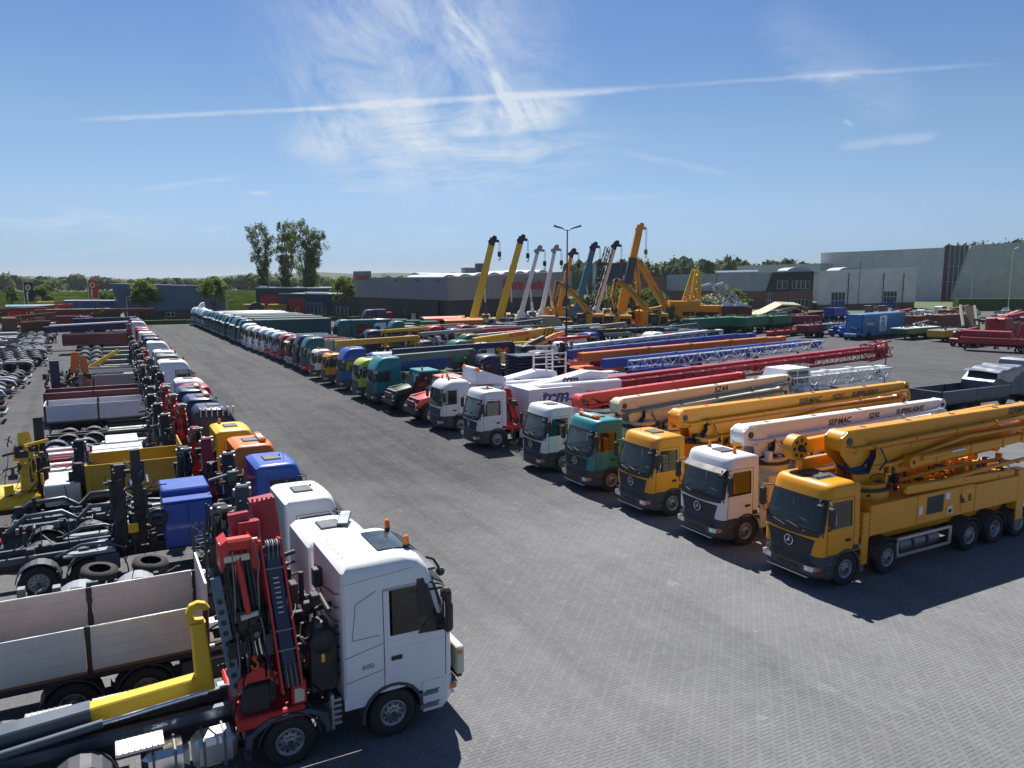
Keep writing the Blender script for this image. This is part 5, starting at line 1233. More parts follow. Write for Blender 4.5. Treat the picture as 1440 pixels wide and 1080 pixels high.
# bonneted all-terrain trucks
def unimog(label, y, col, top, L=5.6):
    t = thing('utility_truck', label, 'truck', (RX(y)-.5, y, 0), PI); t.scale = (1.16, 1.16, 1.16)
    chassis(t, L, [(-.95, 0), (-4.4, 0)], 1, start=-.4, wr=.6, tanks=False, guards=False)
    m = MB(); m.grid(lambda u, v: (-.1-1.35*u, (v-.5)*1.9*(1-.12*(1-u)), 1.55+.28*u-.18*(2*v-1)**2-.25*(1-u)**3), 8, 10, col); 
    for sg in (-1, 1): m.prism([(-.15, .95), (-.12, 1.2), (-.4, 1.55), (-1.5, 1.75), (-1.5, 1.1), (-1.3, 1.3), (-.6, 1.3)], 'y', sg*.78, sg*.98, col)
    m.box(-1.5, -.2, -.8, .8, 1.0, 1.5, BLACK); m.build('bonnet', t)
    m = MB(); st = dict(rings=[(1.15, -1.45, 1.02, .12), (1.75, -1.45, 1.03, .14), (2.55, -1.95, .93, .16), (2.68, -2.1, .85, .2)]); L2 = 3.25
    m.prism([(-1.45, 1.1), (-1.42, 1.7), (-1.98, 2.58), (-3.2, 2.6), (-3.2, 1.1)], 'y', -.98, .98, BLACK); m.build('cab_body', t)
    m = MB(); m.box(-3.3, -1.9, -.97, .97, 2.58, 2.74, top, .06); m.build('cab_roof', t)
    m = MB(); m.add([(-1.39, -.88, 1.78), (-1.39, .88, 1.78), (-1.95, .82, 2.56), (-1.95, -.82, 2.56)], [(0, 1, 2, 3)], GLASS); m.build('windscreen', t)
    for sg in (-1, 1):
        m = MB(); m.prism([(-1.65, 1.75), (-2.1, 2.5), (-2.95, 2.5), (-2.95, 1.75)], 'y', sg*.985, sg*.995, GLASS); m.prism([(-1.55, 1.15), (-1.55, 1.72), (-3.1, 1.72), (-3.1, 1.15)], 'y', sg*.985, sg*1.0, col); m.build('door', t)
        m = MB(); m.box(-1.65, -1.5, sg*1.15, sg*1.35, 2.0, 2.5, BLACK, .04); m.build('mirror', t)
        m = MB(); arch(m, -.95, .62, .68, 0, 180, sg*.75, sg*1.15, .05, BLACK); m.build('mudguard', t)
        m = MB(); m.cyl((-.12, sg*.68, 1.05), (-.06, sg*.68, 1.05), .11, LAMP, n=12); m.build('headlight', t)
    m = MB(); m.box(-.2, .05, -1.1, 1.1, .6, .95, BLACK, .04); m.box(-.1, .0, -.6, .6, 1.0, 1.35, BLACK, .02); m.build('bumper', t)
    m = MB(); m.cyl((-2.2, .6, 2.74), (-2.2, .6, 2.95), .07, AMB, n=10); m.build('beacon', t)
    flatbed(t, -L, -3.4, col, 1.3, .45, 2, head=True); return t
unimog('red bonneted utility truck with black bumper and salmon roof', 49.6, RED, SALM)
unimog('dark green bonneted utility truck beside the red bonneted one', 54.2, DGREEN, TEAL)
def crane_rear(t, L, bc, x0, x1, z, col2=None):
    m = MB(); m.beam((x0, 0, z), (x1, 0, z+.3), .5, .62, bc, .4, .5, b=.04); m.build('crane_boom', t)
    m = MB(); m.beam((x1+.1, 0, 1.2), (x1+.1, 0, z+.4), .5, .5, col2 or bc, b=.03); clutter(m, x1-.6, x1+.7, -.9, .9, 1.3, z-.3, 30, [BLACK, DGREY, STEEL, CHAS]); m.build('crane_column', t)
t = rtruck('crane_truck', 'tall teal truck with a long grey-green folded crane boom over its bed', 58.6, 10.5, [(-1.4, 0), (-3.2, 0), (-8, 1), (-9.3, 1)], 'tall', TEAL, 1, dx=-.5); flatbed(t, -9.2, -2.9, OLIVE, 1.25, .7, 4); crane_rear(t, 10.5, paint('grey_green_paint', (.10, .15, .14), .45), -2.2, -9.3, 3.6, DGREY)
t = rtruck('crane_truck', 'lime green truck with grey bumper beside the tall blue truck', 62.1, 10, [(-1.4, 0), (-7.4, 1), (-8.8, 1)], 'daf', LIME, 1, dx=-.6); flatbed(t, -8.4, -2.8, LIME, 1.25, .6, 4); crane_rear(t, 10, NAVY, -3.5, -15.2, 3.75, BLACK)
t = rtruck('tank_truck', 'tall blue truck with a blue tank behind its high roof', 67.6, 11.5, [(-1.4, 0), (-6.4, 1), (-7.8, 1)], 'tall', BLUE, 1, dx=-.4)
m = MB(); m.lathe([(.01, 0), (.7, .02), (1.0, .2), (1.05, .5), (1.05, 7.2), (1.0, 7.5), (.7, 7.7), (.01, 7.72)], (-2.9, 0, 2.3), (-1, 0, 0), BLUE, 20); m.box(-10, -3.3, -.5, .5, 1.1, 1.6, CHAS); m.build('tank', t)
t = rtruck('crane_truck', 'short orange-yellow truck between the blue truck and the cream one', 71.9, 9.5, [(-1.3, 0), (-6.4, 1)], 'low', YELLOW, 1, dx=-.6, beacons=((-.8, -.3), (-.8, .5))); flatbed(t, -9.3, -2.6, YELLOW, 1.2, .5, 3)
t = rtruck('crane_truck', 'cream and white short truck with a long ochre crane boom', 76.4, 10, [(-1.3, 0), (-6.4, 1)], 'low', WHITE, 1, dx=-.5, beacons=((-.8, .4), (-.8, -.4)), low=CREAM); crane_rear(t, 10, OCHRE, -2.5, -11.5, 3.5, OCHRE)
t = rtruck('tractor_unit', 'tall dark green truck with red lower bumper', 82.0, 8.5, [(-1.4, 0), (-5.4, 1)], 'tall', DTEAL, 1, dx=-.2, bumper=RED)
t = rtruck('tractor_unit', 'tall navy truck next to the one with the red bumper', 85.9, 8.5, [(-1.4, 0), (-5.4, 1)], 'tall', NAVY, 1, dx=-.1)
t = rtruck('tipper_truck', 'maroon and cream truck with cream bumper', 90.0, 8.5, [(-1.4, 0), (-5.4, 1)], 'daf', MAROON, 1, bumper=CREAM, visor=CREAM, beacons=((-.9, 0),)); flatbed(t, -8.2, -2.6, CREAM, 1.3, 1.6, 3)
t = rtruck('tipper_truck', 'dull red truck with dark windscreen, between maroon and red-and-white ones', 94.0, 8.5, [(-1.4, 0), (-5.4, 1)], 'daf', CRIM, 1); flatbed(t, -8.2, -2.6, RED, 1.3, 1.5, 3)
i = 0
for y in (98, 102):
    i += 1; t = rtruck('tipper_truck', ('nearer of the two trucks with red lower front and pale roof', 'farther of the two trucks with red lower front and pale roof')[i-1], y, 8.5, [(-1.4, 0), (-5.4, 1)], 'daf', LBLUE, 1, bumper=RED, grille=RED, group='red and white trucks'); flatbed(t, -8.2, -2.6, LBLUE, 1.3, 1.5, 3)
# runs of like trucks: one prototype each, copied
def clone(o, parent=None, loc=None, label=None):
    c = o.copy(); COL.objects.link(c); c.parent = parent
    if loc is not None: c.location = loc
    if label: c['label'] = label
    for ch in o.children: clone(ch, c)
    return c
ORD = ['first', 'second', 'third', 'fourth', 'fifth', 'sixth', 'seventh', 'eighth', 'ninth', 'tenth', 'eleventh', 'twelfth', 'thirteenth', 'fourteenth', 'fifteenth', 'sixteenth', 'seventeenth', 'eighteenth', 'nineteenth', 'twentieth']
def run(t, ys, fmt):
    t['label'] = fmt.format(ORD[0])
    for k, y in enumerate(ys[1:]): c = clone(t, None, (RX(y)+rnd.uniform(-.25, .25), y+rnd.uniform(-.15, .15), 0), fmt.format(ORD[k+1])); c.scale = (1, 1, rnd.uniform(.95, 1.04)); c.rotation_euler.z += rnd.uniform(-.012, .012)
ys = [106.2, 110.2, 114.2, 118.2]
t = rtruck('tractor_unit', 'x', ys[0], 7.2, [(-1.4, 0), (-5.4, 1)], 'daf', WHITE, 1, group='white trucks in the right row', low=WHITE, bumper=WHITE); run(t, ys, 'white truck, {} of the white run counted from the red and white trucks')
ysA = [122.4+3.55*i for i in range(12)]; ys = ysA[:7]
t = rtruck('curtain_truck', 'x', ys[0], 14.5, [(-1.4, 0), (-3.2, 0), (-11, 1), (-12.3, 1)], 'tall', FTEAL, 1, group='teal trucks in the right row', bumper=DTEAL, visor=LBLUE)
m = MB(); m.box(-14.3, -2.6, -1.25, 1.25, 1.2, 3.85, TARP, .08)
for k in range(11): m.box(-3.4-k*1.02, -3.36-k*1.02, -1.262, 1.262, 1.25, 3.8, DTEAL)
m.build('curtain_body', t); run(t, ys, 'tall teal truck with dark tarpaulin body, {} of the teal run from the white ones')
t = rtruck('tank_truck', 'x', ysA[7], 14.5, [(-1.4, 0), (-3.2, 0), (-11, 1), (-12.3, 1)], 'tall', FTEAL, 1, group='teal trucks with white bodies in the right row', bumper=DTEAL, visor=LBLUE, hatch=WHITE); m = MB(); m.box(-13.6, -2.6, -1.2, 1.2, 1.2, 3.5, DTEAL, .06); m.lathe([(.01, 0), (1.15, .02), (1.15, 10.8), (.01, 10.82)], (-2.7, 0, 2.75), (-1, 0, 0), WHITE, 16); m.build('tank', t); run(t, ysA[7:], 'teal truck with white-topped body, {} of the five farthest teal ones')
ys = [165.2+3.1*i for i in range(7)]
t = rtruck('tractor_unit', 'x', ys[0], 7.2, [(-1.4, 0), (-5.4, 1)], 'tall', LBLUE, 1, group='pale blue trucks at the far end of the right row', bumper=DTEAL); run(t, ys, 'pale blue-white truck with dark bumper, {} of the run ending at the far hedge')
m = MB(); t = [o for o in bpy.data.objects if o.get('label', '').startswith('pale blue-white truck with dark bumper, fifth')][0]
m.prism([(-.9, 3.85), (-1.6, 4.9), (-2.3, 5.1), (-2.4, 3.8)], 'y', -1.0, 1.0, WHITE); m.build('wind_deflector', t)

# ------------------------------------------------------------------ left row: trucks facing +X
LXF = 6.5
def ltruck(kind, label, y, L, axles, style, col, lod, cat='truck', dx=0, group=None, tanks=True, wr=.53, **kw):
    t = thing(kind, label, cat, (LXF+dx, y, 0), 0, group)
    chassis(t, L, axles, lod, tanks=tanks, wr=wr); cab(t, style, col, lod, **kw); return t
# L1: white hook-lift truck with loader crane
t = ltruck('hooklift_truck', 'big white sleeper-cab truck with red loader crane and yellow hook arm, nearest the camera', 16.15, 10.4, [(-1.62, 0), (-3.85, 0), (-7.6, 1), (-9.0, 1)], 'volvo', WHITE, 2, 'truck', dx=.2, beacons=((-1.0, -.55), (-1.0, .75)), visor=BLACK, bumper=WHITE, tanks=False, star=False, hatch=False)
bd = [c for c in t.children if c.name.startswith('cab_body')][0]
text('600', 'lettering', STEEL, .15, bd, (-2.30, -1.252, 1.72), (PI/2, 0, 0), .003, 1.2)
m = MB(); m.grid(lambda u, v: (-.74-.95*u, -.62+1.3*v, [3.955, 4.035, 4.075, 4.085, 4.09][min(4, int(u*4+.01))] if u > 0 else 3.90), 4, 2, GLASS, True); m.build('roof_window', bd)
m = MB()
for i in range(5): m.box(-2.5, -1.85, -.62+i*.31, -.595+i*.31, 4.045, 4.064, WHITE)
for i in range(7):
    z = 1.5+i*.3; m.tube([(-2.695, -1.0, z+.12), (-2.70, -.7, z), (-2.70, .2, z-.15)], .012, DGREY, 4); m.tube([(-2.695, 1.0, z+.1), (-2.70, .6, z), (-2.70, .3, z-.12)], .012, DGREY, 4)
m.build('rear_panel_rib', bd)
m = MB(); st_ = ST['volvo']
for q in (((-2.66, 2.05), (-1.82, 2.22)), ((-2.66, 1.48), (-1.82, 1.62)), ((-1.8, 3.42), (-.6, 3.42)), ((-2.5, 2.42), (-2.4, 3.2)), ((-2.4, 3.2), (-1.95, 3.42)), ((-2.5, 2.42), (-1.9, 2.42))):
    m.tube([Vector(ssurf(st_, q[0][0]+(q[1][0]-q[0][0])*i/5, q[0][1]+(q[1][1]-q[0][1])*i/5, -1, .001)) for i in range(6)], .007, DGREY, 4)
m.tube([Vector(ssurf(st_, -2.66+2.0*i/8, 3.66+.02*i, -1, .001)) for i in range(9)], .006, GREYP, 4); m.build('panel_seam', bd)
m = MB(); spatch(m, st_, -1, [(-1.02, 2.26), (-.40, 2.22), (-.40, 2.62), (-.74, 2.62)], .02, BLACK); spatch(m, st_, -1, [(-1.02, 2.62), (-.62, 2.62), (-.86, 3.5), (-1.02, 3.5)], .018, BLACK); m.build('window_fairing', bd)
m = MB(); m.box(-.52, -.30, -1.62, -1.34, 2.28, 2.98, BLACK, .07); m.box(-.55, -.34, -1.6, -1.36, 3.02, 3.3, BLACK, .06); m.tube([(-.75, -1.2, 3.2), (-.5, -1.36, 3.26), (-.45, -1.42, 3.1)], .03, BLACK, 6); m.tube([(-.6, -1.22, 2.35), (-.48, -1.36, 2.4)], .035, BLACK, 6); m.build('mirror', t)
m = MB(); m.tube([(-.72, -1.05, 3.9), (-.55, -1.06, 3.82), (-.42, -1.05, 3.6)], .03, BLACK, 6); m.box(-.48, -.30, -1.15, -.95, 3.42, 3.6, BLACK, .05); m.build('mirror', t)
for z0_, z1_ in ((.44, .54), (.74, .82)): m = MB(); m.box(-1.0, -.55, -1.26, -1.02, z0_, z1_, STEEL, .01); m.build('step', t)
m = MB(); m.box(-.02, .17, -1.1, .5, .95, 1.62, CREAM, .03); m.box(.0, .13, -1.05, .45, .86, .95, BLACK, .01)
for z in range(6): m.box(.17, .175, -1.0, .4, 1.02+z*.1, 1.04+z*.1, ALU)
m.box(-.01, .1, -1.12, -1.1, 1.45, 1.52, AMB); m.build('bumper_plate', t)
# folded loader crane between the cab and the hook lift
xb = -4.3; UPY = (0, 1, 0)
m = MB(); m.box(-4.85, -3.5, -1.2, 1.2, 1.0, 1.25, RED, .04); m.prism([(-4.82, 1.75), (-4.78, 2.05), (-4.4, 2.25), (-4.02, 2.05), (-4.0, 1.75), (-4.2, 1.95), (-4.6, 1.95)], 'y', -1.08, -.7, RED); m.box(-4.72, -4.12, -1.05, -.6, 1.2, 1.9, BLACK, .08); m.box(-3.75, -3.45, -1.1, -1.0, 1.25, 1.75, RED, .02); m.box(-3.7, -3.5, -1.115, -1.1, 1.3, 1.6, CREAM); m.cyl((-4.2, 0, 1.2), (-4.2, 0, 1.9), .38, RED, n=20); m.beam((-4.2, 0, 1.8), (-4.25, .3, 4.9), .5, .5, CRIM, .44, .4, b=.05, up=UPY); m.build('crane_base', t)
m = MB(); m.beam((-3.58, .85, 2.6), (-3.86, .85, 5.2), .56, .46, CRIM, .52, .42, b=.02, up=UPY)
for i in range(5): m.box(-4.1+.1*i, -4.06+.1*i, .62, .66, 5.18, 5.26, CRIM)
m.build('crane_outer_boom', t)
A_, B_ = Vector((-3.75, -1.07, 1.7)), Vector((-3.96, -.52, 4.55)); m = MB(); m.beam(A_, B_, .30, .36, NAVY, .30, .34, b=.03, up=UPY)
for i in range(8): c = A_.lerp(B_, .55+i*.035); m.box(c.x-.06, c.x+.05, c.y-.20, c.y-.17, c.z-.018, c.z+.0, ALU)
for f in (.28, .42, .86, .96): c = A_.lerp(B_, f); m.box(c.x-.17, c.x+.17, c.y-.2, c.y+.1, c.z-.02, c.z+.02, STEEL, .005)
for i in range(7): p = A_.lerp(B_, .02)+Vector((-.13+.045*i, -.2, 0)); m.cyl(p, p+(B_-A_)*.16, .016, STEEL if i % 2 else BLACK, n=6); p = A_.lerp(B_, .93)+Vector((-.13+.045*i, -.2, 0)); m.tube([p, p+Vector((0, .0, .2)), p+Vector((.02, .12, .32)), p+Vector((.03, .3, .3))], .018, STEEL if i % 2 else HOSE, 6)
m.build('crane_jib', t)
for s_ in (-1, 1):
    m = MB(); o_ = Vector((s_*.2, .02, 0)); m.beam(A_+o_-Vector((0, 0, .1)), B_+o_+Vector((0, .06, .12)), .045, .46, RED, .045, .4, up=UPY); m.build('jib_side_plate', t)
m = MB(); m.beam((-4.3, .2, 3.4), (-4.42, .45, 5.05), .44, .34, CRIM, .42, .3, b=.03, up=UPY); m.box(-4.85, -4.3, -.62, -.35, 4.55, 4.82, RED, .05); m.prism([(-4.95, 4.2), (-4.95, 4.75), (-4.8, 4.85), (-4.75, 4.2)], 'y', -.66, -.1, RED); m.prism([(-4.35, 4.2), (-4.35, 4.8), (-4.2, 4.6), (-4.2, 4.1)], 'y', -.66, -.1, RED); m.box(-4.88, -4.38, -.70, -.64, 4.38, 4.52, CREAM, .02); m.cyl((-4.95, -.5, 4.7), (-4.2, -.5, 4.7), .07, STEEL, n=10); m.build('crane_knuckle', t)
m = MB(); m.cyl((-4.62, -.68, 4.4), (-4.50, -.95, 3.35), .06, RED, n=12); m.cyl((-4.66, -.96, 3.3), (-4.32, -.96, 3.34), .06, CREAM, n=10)
for i, (dx, r_) in enumerate(((-.24, .05), (-.15, .035), (.14, .05), (.22, .03), (-.3, .03), (.05, .03))): m.cyl((-4.6+dx, -.6, 4.5), (-4.45+dx, -.9, 2.7-.1*(i % 3)), r_, BLACK if i % 2 == 0 else DGREY, n=9); m.cyl((-4.5+dx, -.82, 3.1), (-4.42+dx, -.95, 2.45), r_*.6, CHROME, n=7)
m.build('crane_ram', t)
m = MB()
for i in range(34):
    x = rnd.uniform(-4.9, -4.1); y = rnd.uniform(-.75, -.2); p = [Vector((x, y, rnd.uniform(3.9, 4.7)))]
    for k in range(6): p.append(p[-1]+Vector((rnd.uniform(-.05, .07), rnd.uniform(-.12, .03), -rnd.uniform(.28, .42))))
    m.tube(p, rnd.choice([.012, .017, .022]), rnd.choice([HOSE, HOSE, HOSE, STEEL]), 6)
m.build('crane_hose', t)
m = MB(); clutter(m, -4.85, -4.05, -.95, .0, 2.2, 3.3, 110, [BLACK, BLACK, DGREY, STEEL, CHAS]); clutter(m, -4.8, -3.4, -.9, .9, 1.2, 2.2, 60, [BLACK, BLACK, DGREY, CHAS, RED]); clutter(m, -4.9, -3.6, -1.15, .9, .6, 1.1, 40, [BLACK, DGREY, STEEL, CHAS]); m.build('crane_valve', t)
m = MB(); m.tube([(-4.45, -1.02, 2.75), (-4.45, -1.05, 2.5)], .012, STEEL, 4); m.box(-4.5, -4.4, -1.1, -1.02, 2.4, 2.52, RED, .02); m.tube([(-4.45, -1.06, 2.4), (-4.38, -1.06, 2.32), (-4.42, -1.06, 2.22), (-4.5, -1.06, 2.24), (-4.52, -1.06, 2.32)], .022, ORANGE, 6); m.build('crane_hook', t)
m = MB(); m.lathe([(.01, -.31), (.25, -.31), (.29, -.26), (.29, .26), (.25, .31), (.01, .31)], (-3.05, -.72, 2.43), (0, 1, 0), BLACK, 20); m.box(-3.33, -2.77, -1.02, -.42, 1.35, 2.5, BLACK, .02); m.cyl((-3.1, -.85, 2.7), (-3.1, -.85, 2.84), .1, DGREY, n=14); m.cyl((-2.95, -.55, 2.7), (-2.95, -.55, 2.8), .07, DGREY, n=12)
for zz in (-.17, .17): m.lathe([(.295, zz-.025), (.31, zz), (.295, zz+.025)], (-3.05, -.72, 2.45), (0, 1, 0), DGREY, 20)
m.box(-3.1, -3.03, -1.03, -1.02, 2.0, 2.2, YEL2); m.build('hydraulic_tank', t)
m = MB(); clutter(m, -3.5, -2.75, -1.0, 1.0, 1.0, 3.4, 60, [BLACK, DGREY, BLACK, CHAS]); m.build('cab_rear_fitting', t)
p0 = Vector((-4.80, -1.02, 1.75)); p1 = Vector((-5.06, -.62, 4.1)); m = MB(); m.beam(p0, p1, .22, .10, paint('pale_steel_blue', (.10, .16, .21), .35, .3), .19, .10, up=UPY)
for i in range(9): c = p0.lerp(p1, .08+i*.09); m.cyl(c-Vector((0, .06, 0)), c+Vector((0, .055, 0)), .055, BLACK, n=10)
m.build('perforated_strip', t)
# hook lift
m = MB()
for sg in (-1, 1): m.box(-10.2, -4.8, sg*.28, sg*.46, 1.02, 1.26, DSTEEL, .02)
m.build('subframe', t)
m = MB(); m.beam((-9.6, 0, 1.42), (-7.4, 0, 1.55), .5, .36, DSTEEL, .42, .36, b=.03); m.beam((-7.4, 0, 1.55), (-5.2, 0, 1.68), .34, .34, YEL2, .32, .34, b=.03); m.beam((-5.3, 0, 1.5), (-5.38, 0, 2.98), .30, .36, YEL2, .24, .3, b=.03, up=(1, 0, 0)); 
hk = [(-5.35, 2.95), (-5.05, 2.95), (-5.0, 3.12), (-5.06, 3.3), (-5.2, 3.38), (-5.36, 3.34), (-5.42, 3.2), (-5.38, 3.08)]
m.prism([(-5.56, 2.9), (-5.24, 2.9), (-5.26, 3.05), (-5.43, 3.07), (-5.47, 3.16), (-5.41, 3.26), (-5.3, 3.28), (-5.24, 3.22), (-5.13, 3.26), (-5.21, 3.38), (-5.36, 3.43), (-5.52, 3.38), (-5.6, 3.22)], 'y', -.07, .07, YEL2); m.build('hook_arm', t)
for sg in (-1, 1):
    m = MB(); m.cyl((-9.2, sg*.42, 1.32), (-7.2, sg*.42, 1.5), .09, DSTEEL, n=12); m.cyl((-7.2, sg*.42, 1.5), (-5.3, sg*.38, 1.62), .05, CHROME, n=12); m.build('lift_ram', t)
for (x, y) in ((-7.0, .95), (-8.2, .95), (-9.6, .95), (-6.6, -.95), (-9.4, -.95)):
    m = MB(); m.box(x-.42, x+.42, y-.26, y+.26, 1.16, 1.22, ALU, .01)
    for i in range(8): m.box(x-.4+i*.1, x-.38+i*.1, y-.25, y+.25, 1.22, 1.235, STEEL)
    m.build('step_plate', t)
for (x0, x1, r) in ((-6.6, -5.75, .3), (-5.7, -4.85, .3)):
    m = MB(); m.box(x0, x1, -1.22, -.62, .42, 1.04, CHROME if x0 < -6 else ALU, .12)
    for f in (.25, .7): xx = x0+(x1-x0)*f; m.box(xx-.03, xx+.03, -1.235, -.61, .41, 1.055, STEEL, .02)
    m.build('fuel_tank', t)
m = MB(); m.prism([(-3.0, .55), (-3.05, .95), (-3.45, 1.16), (-4.25, 1.16), (-4.7, .9), (-4.75, .5), (-4.62, .5), (-4.58, .84), (-4.2, 1.08), (-3.5, 1.08), (-3.15, .9), (-3.1, .55)], 'y', -1.24, -.75, DSTEEL); m.build('mudguard', t)
m = MB()
for i in range(5): m.box(-2.95+.0, -2.75, -1.22, -1.12, .62+i*.13, .68+i*.13, ALU, .01)
m.box(-2.98, -2.9, -1.2, -1.0, .5, 1.3, ALU, .02); m.build('control_lever', t)
# L2, L3: white trucks with aluminium drop-side bodies
t = ltruck('flatbed_truck', 'white truck with open roof flap and grey drop-side body, second in the left row', 19.75, 10, [(-1.45, 0), (-6.0, 1), (-7.5, 1)], 'daf', WHITE, 2, dx=-.15, sidewin=True, visor=BLACK, star=False, holes=False)
flatbed(t, -9.6, -4.6, ALUP, 1.35, 1.0, 3, RUST); knuckle(t, -2.95, CRIM, 1.1, 3.6, lod=1, side=1)
m = MB(); m.beam((-1.05, -.35, 3.5), (-.75, .35, 3.6), .3, .08, DSTEEL, b=.02); m.build('roof_flap', t)
t = ltruck('crane_truck', 'white truck with bare chassis, grey mudguards and black cranes, third in the left row', 23.5, 10.4, [(-1.45, 0), (-6.0, 1), (-7.5, 1)], 'mb', WHITE, 2, dx=-.1, visor=BLACK, star=False, holes=False)
for ax in (-6.0, -7.5):
    for sg in (-1, 1): m = MB(); arch(m, ax, .55, .66, 0, 180, sg*.6, sg*1.26, .06, GREYP, 14); m.build('mudguard', t)
m = MB(); m.box(-10.2, -9.9, -1.2, 1.2, .7, .95, DSTEEL, .02); m.box(-9.4, -8.6, -.9, .9, 1.02, 1.15, DSTEEL, .02); clutter(m, -9.8, -4.2, -.9, .9, .95, 1.35, 40, [CHAS, DGREY, STEEL, ALU]); m.lattice((-4.4, -1.2, 1.2), (-4.4, -1.2, 3.1), .3, .3, 6, DGREY, .03); m.build('chassis_fittings', t); knuckle(t, -3.7, BLACK, 1.1, 3.2, lod=1, side=-1, boomcol=DGREY); knuckle(t, -3.0, BLACK, 1.1, 3.6, lod=1, side=1, boomcol=DGREY)
m = MB()
for x in (-7.0, -5.6): m.lathe([(.3, 0), (.5, .02), (.53, .12), (.5, .24), (.3, .26)], (x, 1.75, 1.1), (.15, -.1, 1), TYRE, 24)
m.build('spare_wheel', t)
t = ltruck('crane_truck', 'blue cabbed truck with black rear crane, blue tool cabin and bare rear chassis', 28.3, 10.3, [(-1.4, 0), (-7.3, 1), (-8.7, 0)], 'mb', BLUE, 2, dx=-.1, visor=BLACK, star=False, tanks=False, holes=False)
m = MB(); m.box(-5.0, -3.5, -1.2, 1.0, 1.0, 2.55, BLUE, .05); m.box(-5.02, -3.48, -.5, 1.1, 2.56, 2.85, BLUE, .05); m.box(-5.03, -3.47, -1.22, -.3, 2.56, 2.62, BLUE, .02)
for x in (-4.05, -3.85): m.cyl((x, -1.23, 1.75), (x, -1.2, 1.75), .07, STEEL, n=10)
m.box(-4.27, -4.25, -1.215, -1.2, 1.1, 2.4, NAVY); m.build('tool_cabin', t); knuckle(t, -2.75, BLACK, 1.1, 3.6, lod=1, side=1)
m = MB(); m.beam((-5.7, -.6, 1.2), (-5.75, -.6, 4.4), .34, .38, BLACK, .3, .3, b=.03, up=(0, 1, 0)); m.beam((-6.3, -.5, 1.2), (-6.25, -.4, 3.9), .4, .4, BLACK, .3, .34, b=.03, up=(0, 1, 0)); clutter(m, -6.6, -5.4, -1.1, .9, .9, 3.6, 90, [BLACK, BLACK, DGREY, CHAS, STEEL, NAVY]); m.box(-6.1, -5.8, -1.1, -1.0, 1.7, 2.0, YEL2); m.build('loader_crane', t)
m = MB(); m.lathe([(.18, 0), (.3, .02), (.32, .1), (.3, .2), (.18, .22)], (-5.2, -1.05, 2.1), (0, -1, .2), HOSE, 20); m.build('hose_reel', t)
m = MB(); 
for sg in (-1, 1): m.beam((-6.0, sg*.46, 1.15), (-10.2, sg*.46, 1.1), .12, .2, DSTEEL); m.tube([(-6.2, sg*1.0, 1.2), (-6.8, sg*1.0, 1.5), (-7.5, sg*1.0, 1.5), (-8.2, sg*1.0, 1.2)], .06, DSTEEL, 6); m.box(-8.0, -6.5, sg*.75, sg*1.2, 1.18, 1.26, GREYP, .02); m.box(-7.1, -6.4, sg*.7, sg*1.25, .6, 1.15, DSTEEL, .04)
clutter(m, -9.6, -5.2, -1.0, 1.0, 1.0, 1.45, 46, [CHAS, DGREY, STEEL, DSTEEL, BLACK]); m.build('hook_frame', t)
t = ltruck('crane_truck', 'orange cabbed truck with bare hook frame rails, behind the blue one', 32.0, 9.9, [(-1.4, 0), (-7.1, 1), (-8.5, 1)], 'mb', ORANGE, 1, dx=-.25, visor=BLACK, roofbar=True); knuckle(t, -2.9, CRIM, 1.1, 3.5, side=1); knuckle(t, -3.8, BLACK, 1.1, 3.3, side=-1)
m = MB()
for sg in (-1, 1): m.tube([(-4.6, sg*.95, 1.15), (-5.6, sg*.95, 1.3), (-6.1, sg*.95, 1.75), (-7.1, sg*.95, 1.75), (-7.5, sg*.95, 1.35), (-8.0, sg*.95, 1.7), (-9.1, sg*.95, 1.65), (-9.7, sg*.95, 1.15)], .09, DSTEEL, 6); m.box(-9.6, -5, sg*.3, sg*.5, 1.03, 1.2, DSTEEL)
clutter(m, -9.6, -5.2, -1.0, 1.0, 1.0, 1.45, 46, [CHAS, DGREY, STEEL, DSTEEL, BLACK]); m.build('hook_frame', t)
t = ltruck('crane_truck', 'yellow truck with lettered yellow body and big yellow rear crane', 35.6, 10.6, [(-1.4, 0), (-3.2, 0), (-7.6, 1), (-9.0, 1)], 'mb', YEL2, 1, dx=-.5, visor=BLACK, beacons=((-1.6, .8),)); knuckle(t, -2.75, RED, 1.1, 3.4, side=-1, lod=1); knuckle(t, -7.2, BLACK, 1.1, 3.2, side=1)
o = flatbed(t, -7.0, -3.4, OCHRE, 1.3, 1.25, 2, name='load_bed', postcol=OCHRE, lipcol=YEL2)
m = MB(); m.box(-6.3, -3.7, -1.256, -1.252, 1.95, 2.2, BLACK); m.build('text_strip', o)
text('CRANES RENTAL', 'lettering', WHITE, .24, o, (-6.15, -1.26, 1.99), (PI/2, 0, 0), .003, 1.05, .1)
m = MB(); m.box(-8.5, -7.2, -1.2, 1.2, 1.0, 1.9, ALU, .04); m.build('locker', t)
m = MB(); m.box(-10.4, -8.6, -1.2, 1.2, 1.1, 1.6, YEL2, .08); m.beam((-9.0, -.3, 1.6), (-9.1, .1, 3.9), .6, .55, YEL2, .4, .4, b=.05, up=(0, 1, 0)); m.beam((-8.55, .1, 1.4), (-8.6, .5, 4.4), .4, .4, BLACK, .34, .34, b=.04, up=(0, 1, 0)); clutter(m, -9.7, -8.4, -1.1, .9, 1.6, 3.6, 70, [BLACK, OCHRE, YEL2, DGREY, BLACK]); m.build('rear_crane', t)
m = MB(); m.cyl((-10.1, -.9, 1.6), (-10.1, -.9, 1.9), .02, STEEL, n=6); m.cyl((-10.1, -.9, 1.9), (-10.1, -.9, 2.08), .07, AMB, n=12); m.build('beacon', t)
ys = [39.4, 43.0, 46.6]
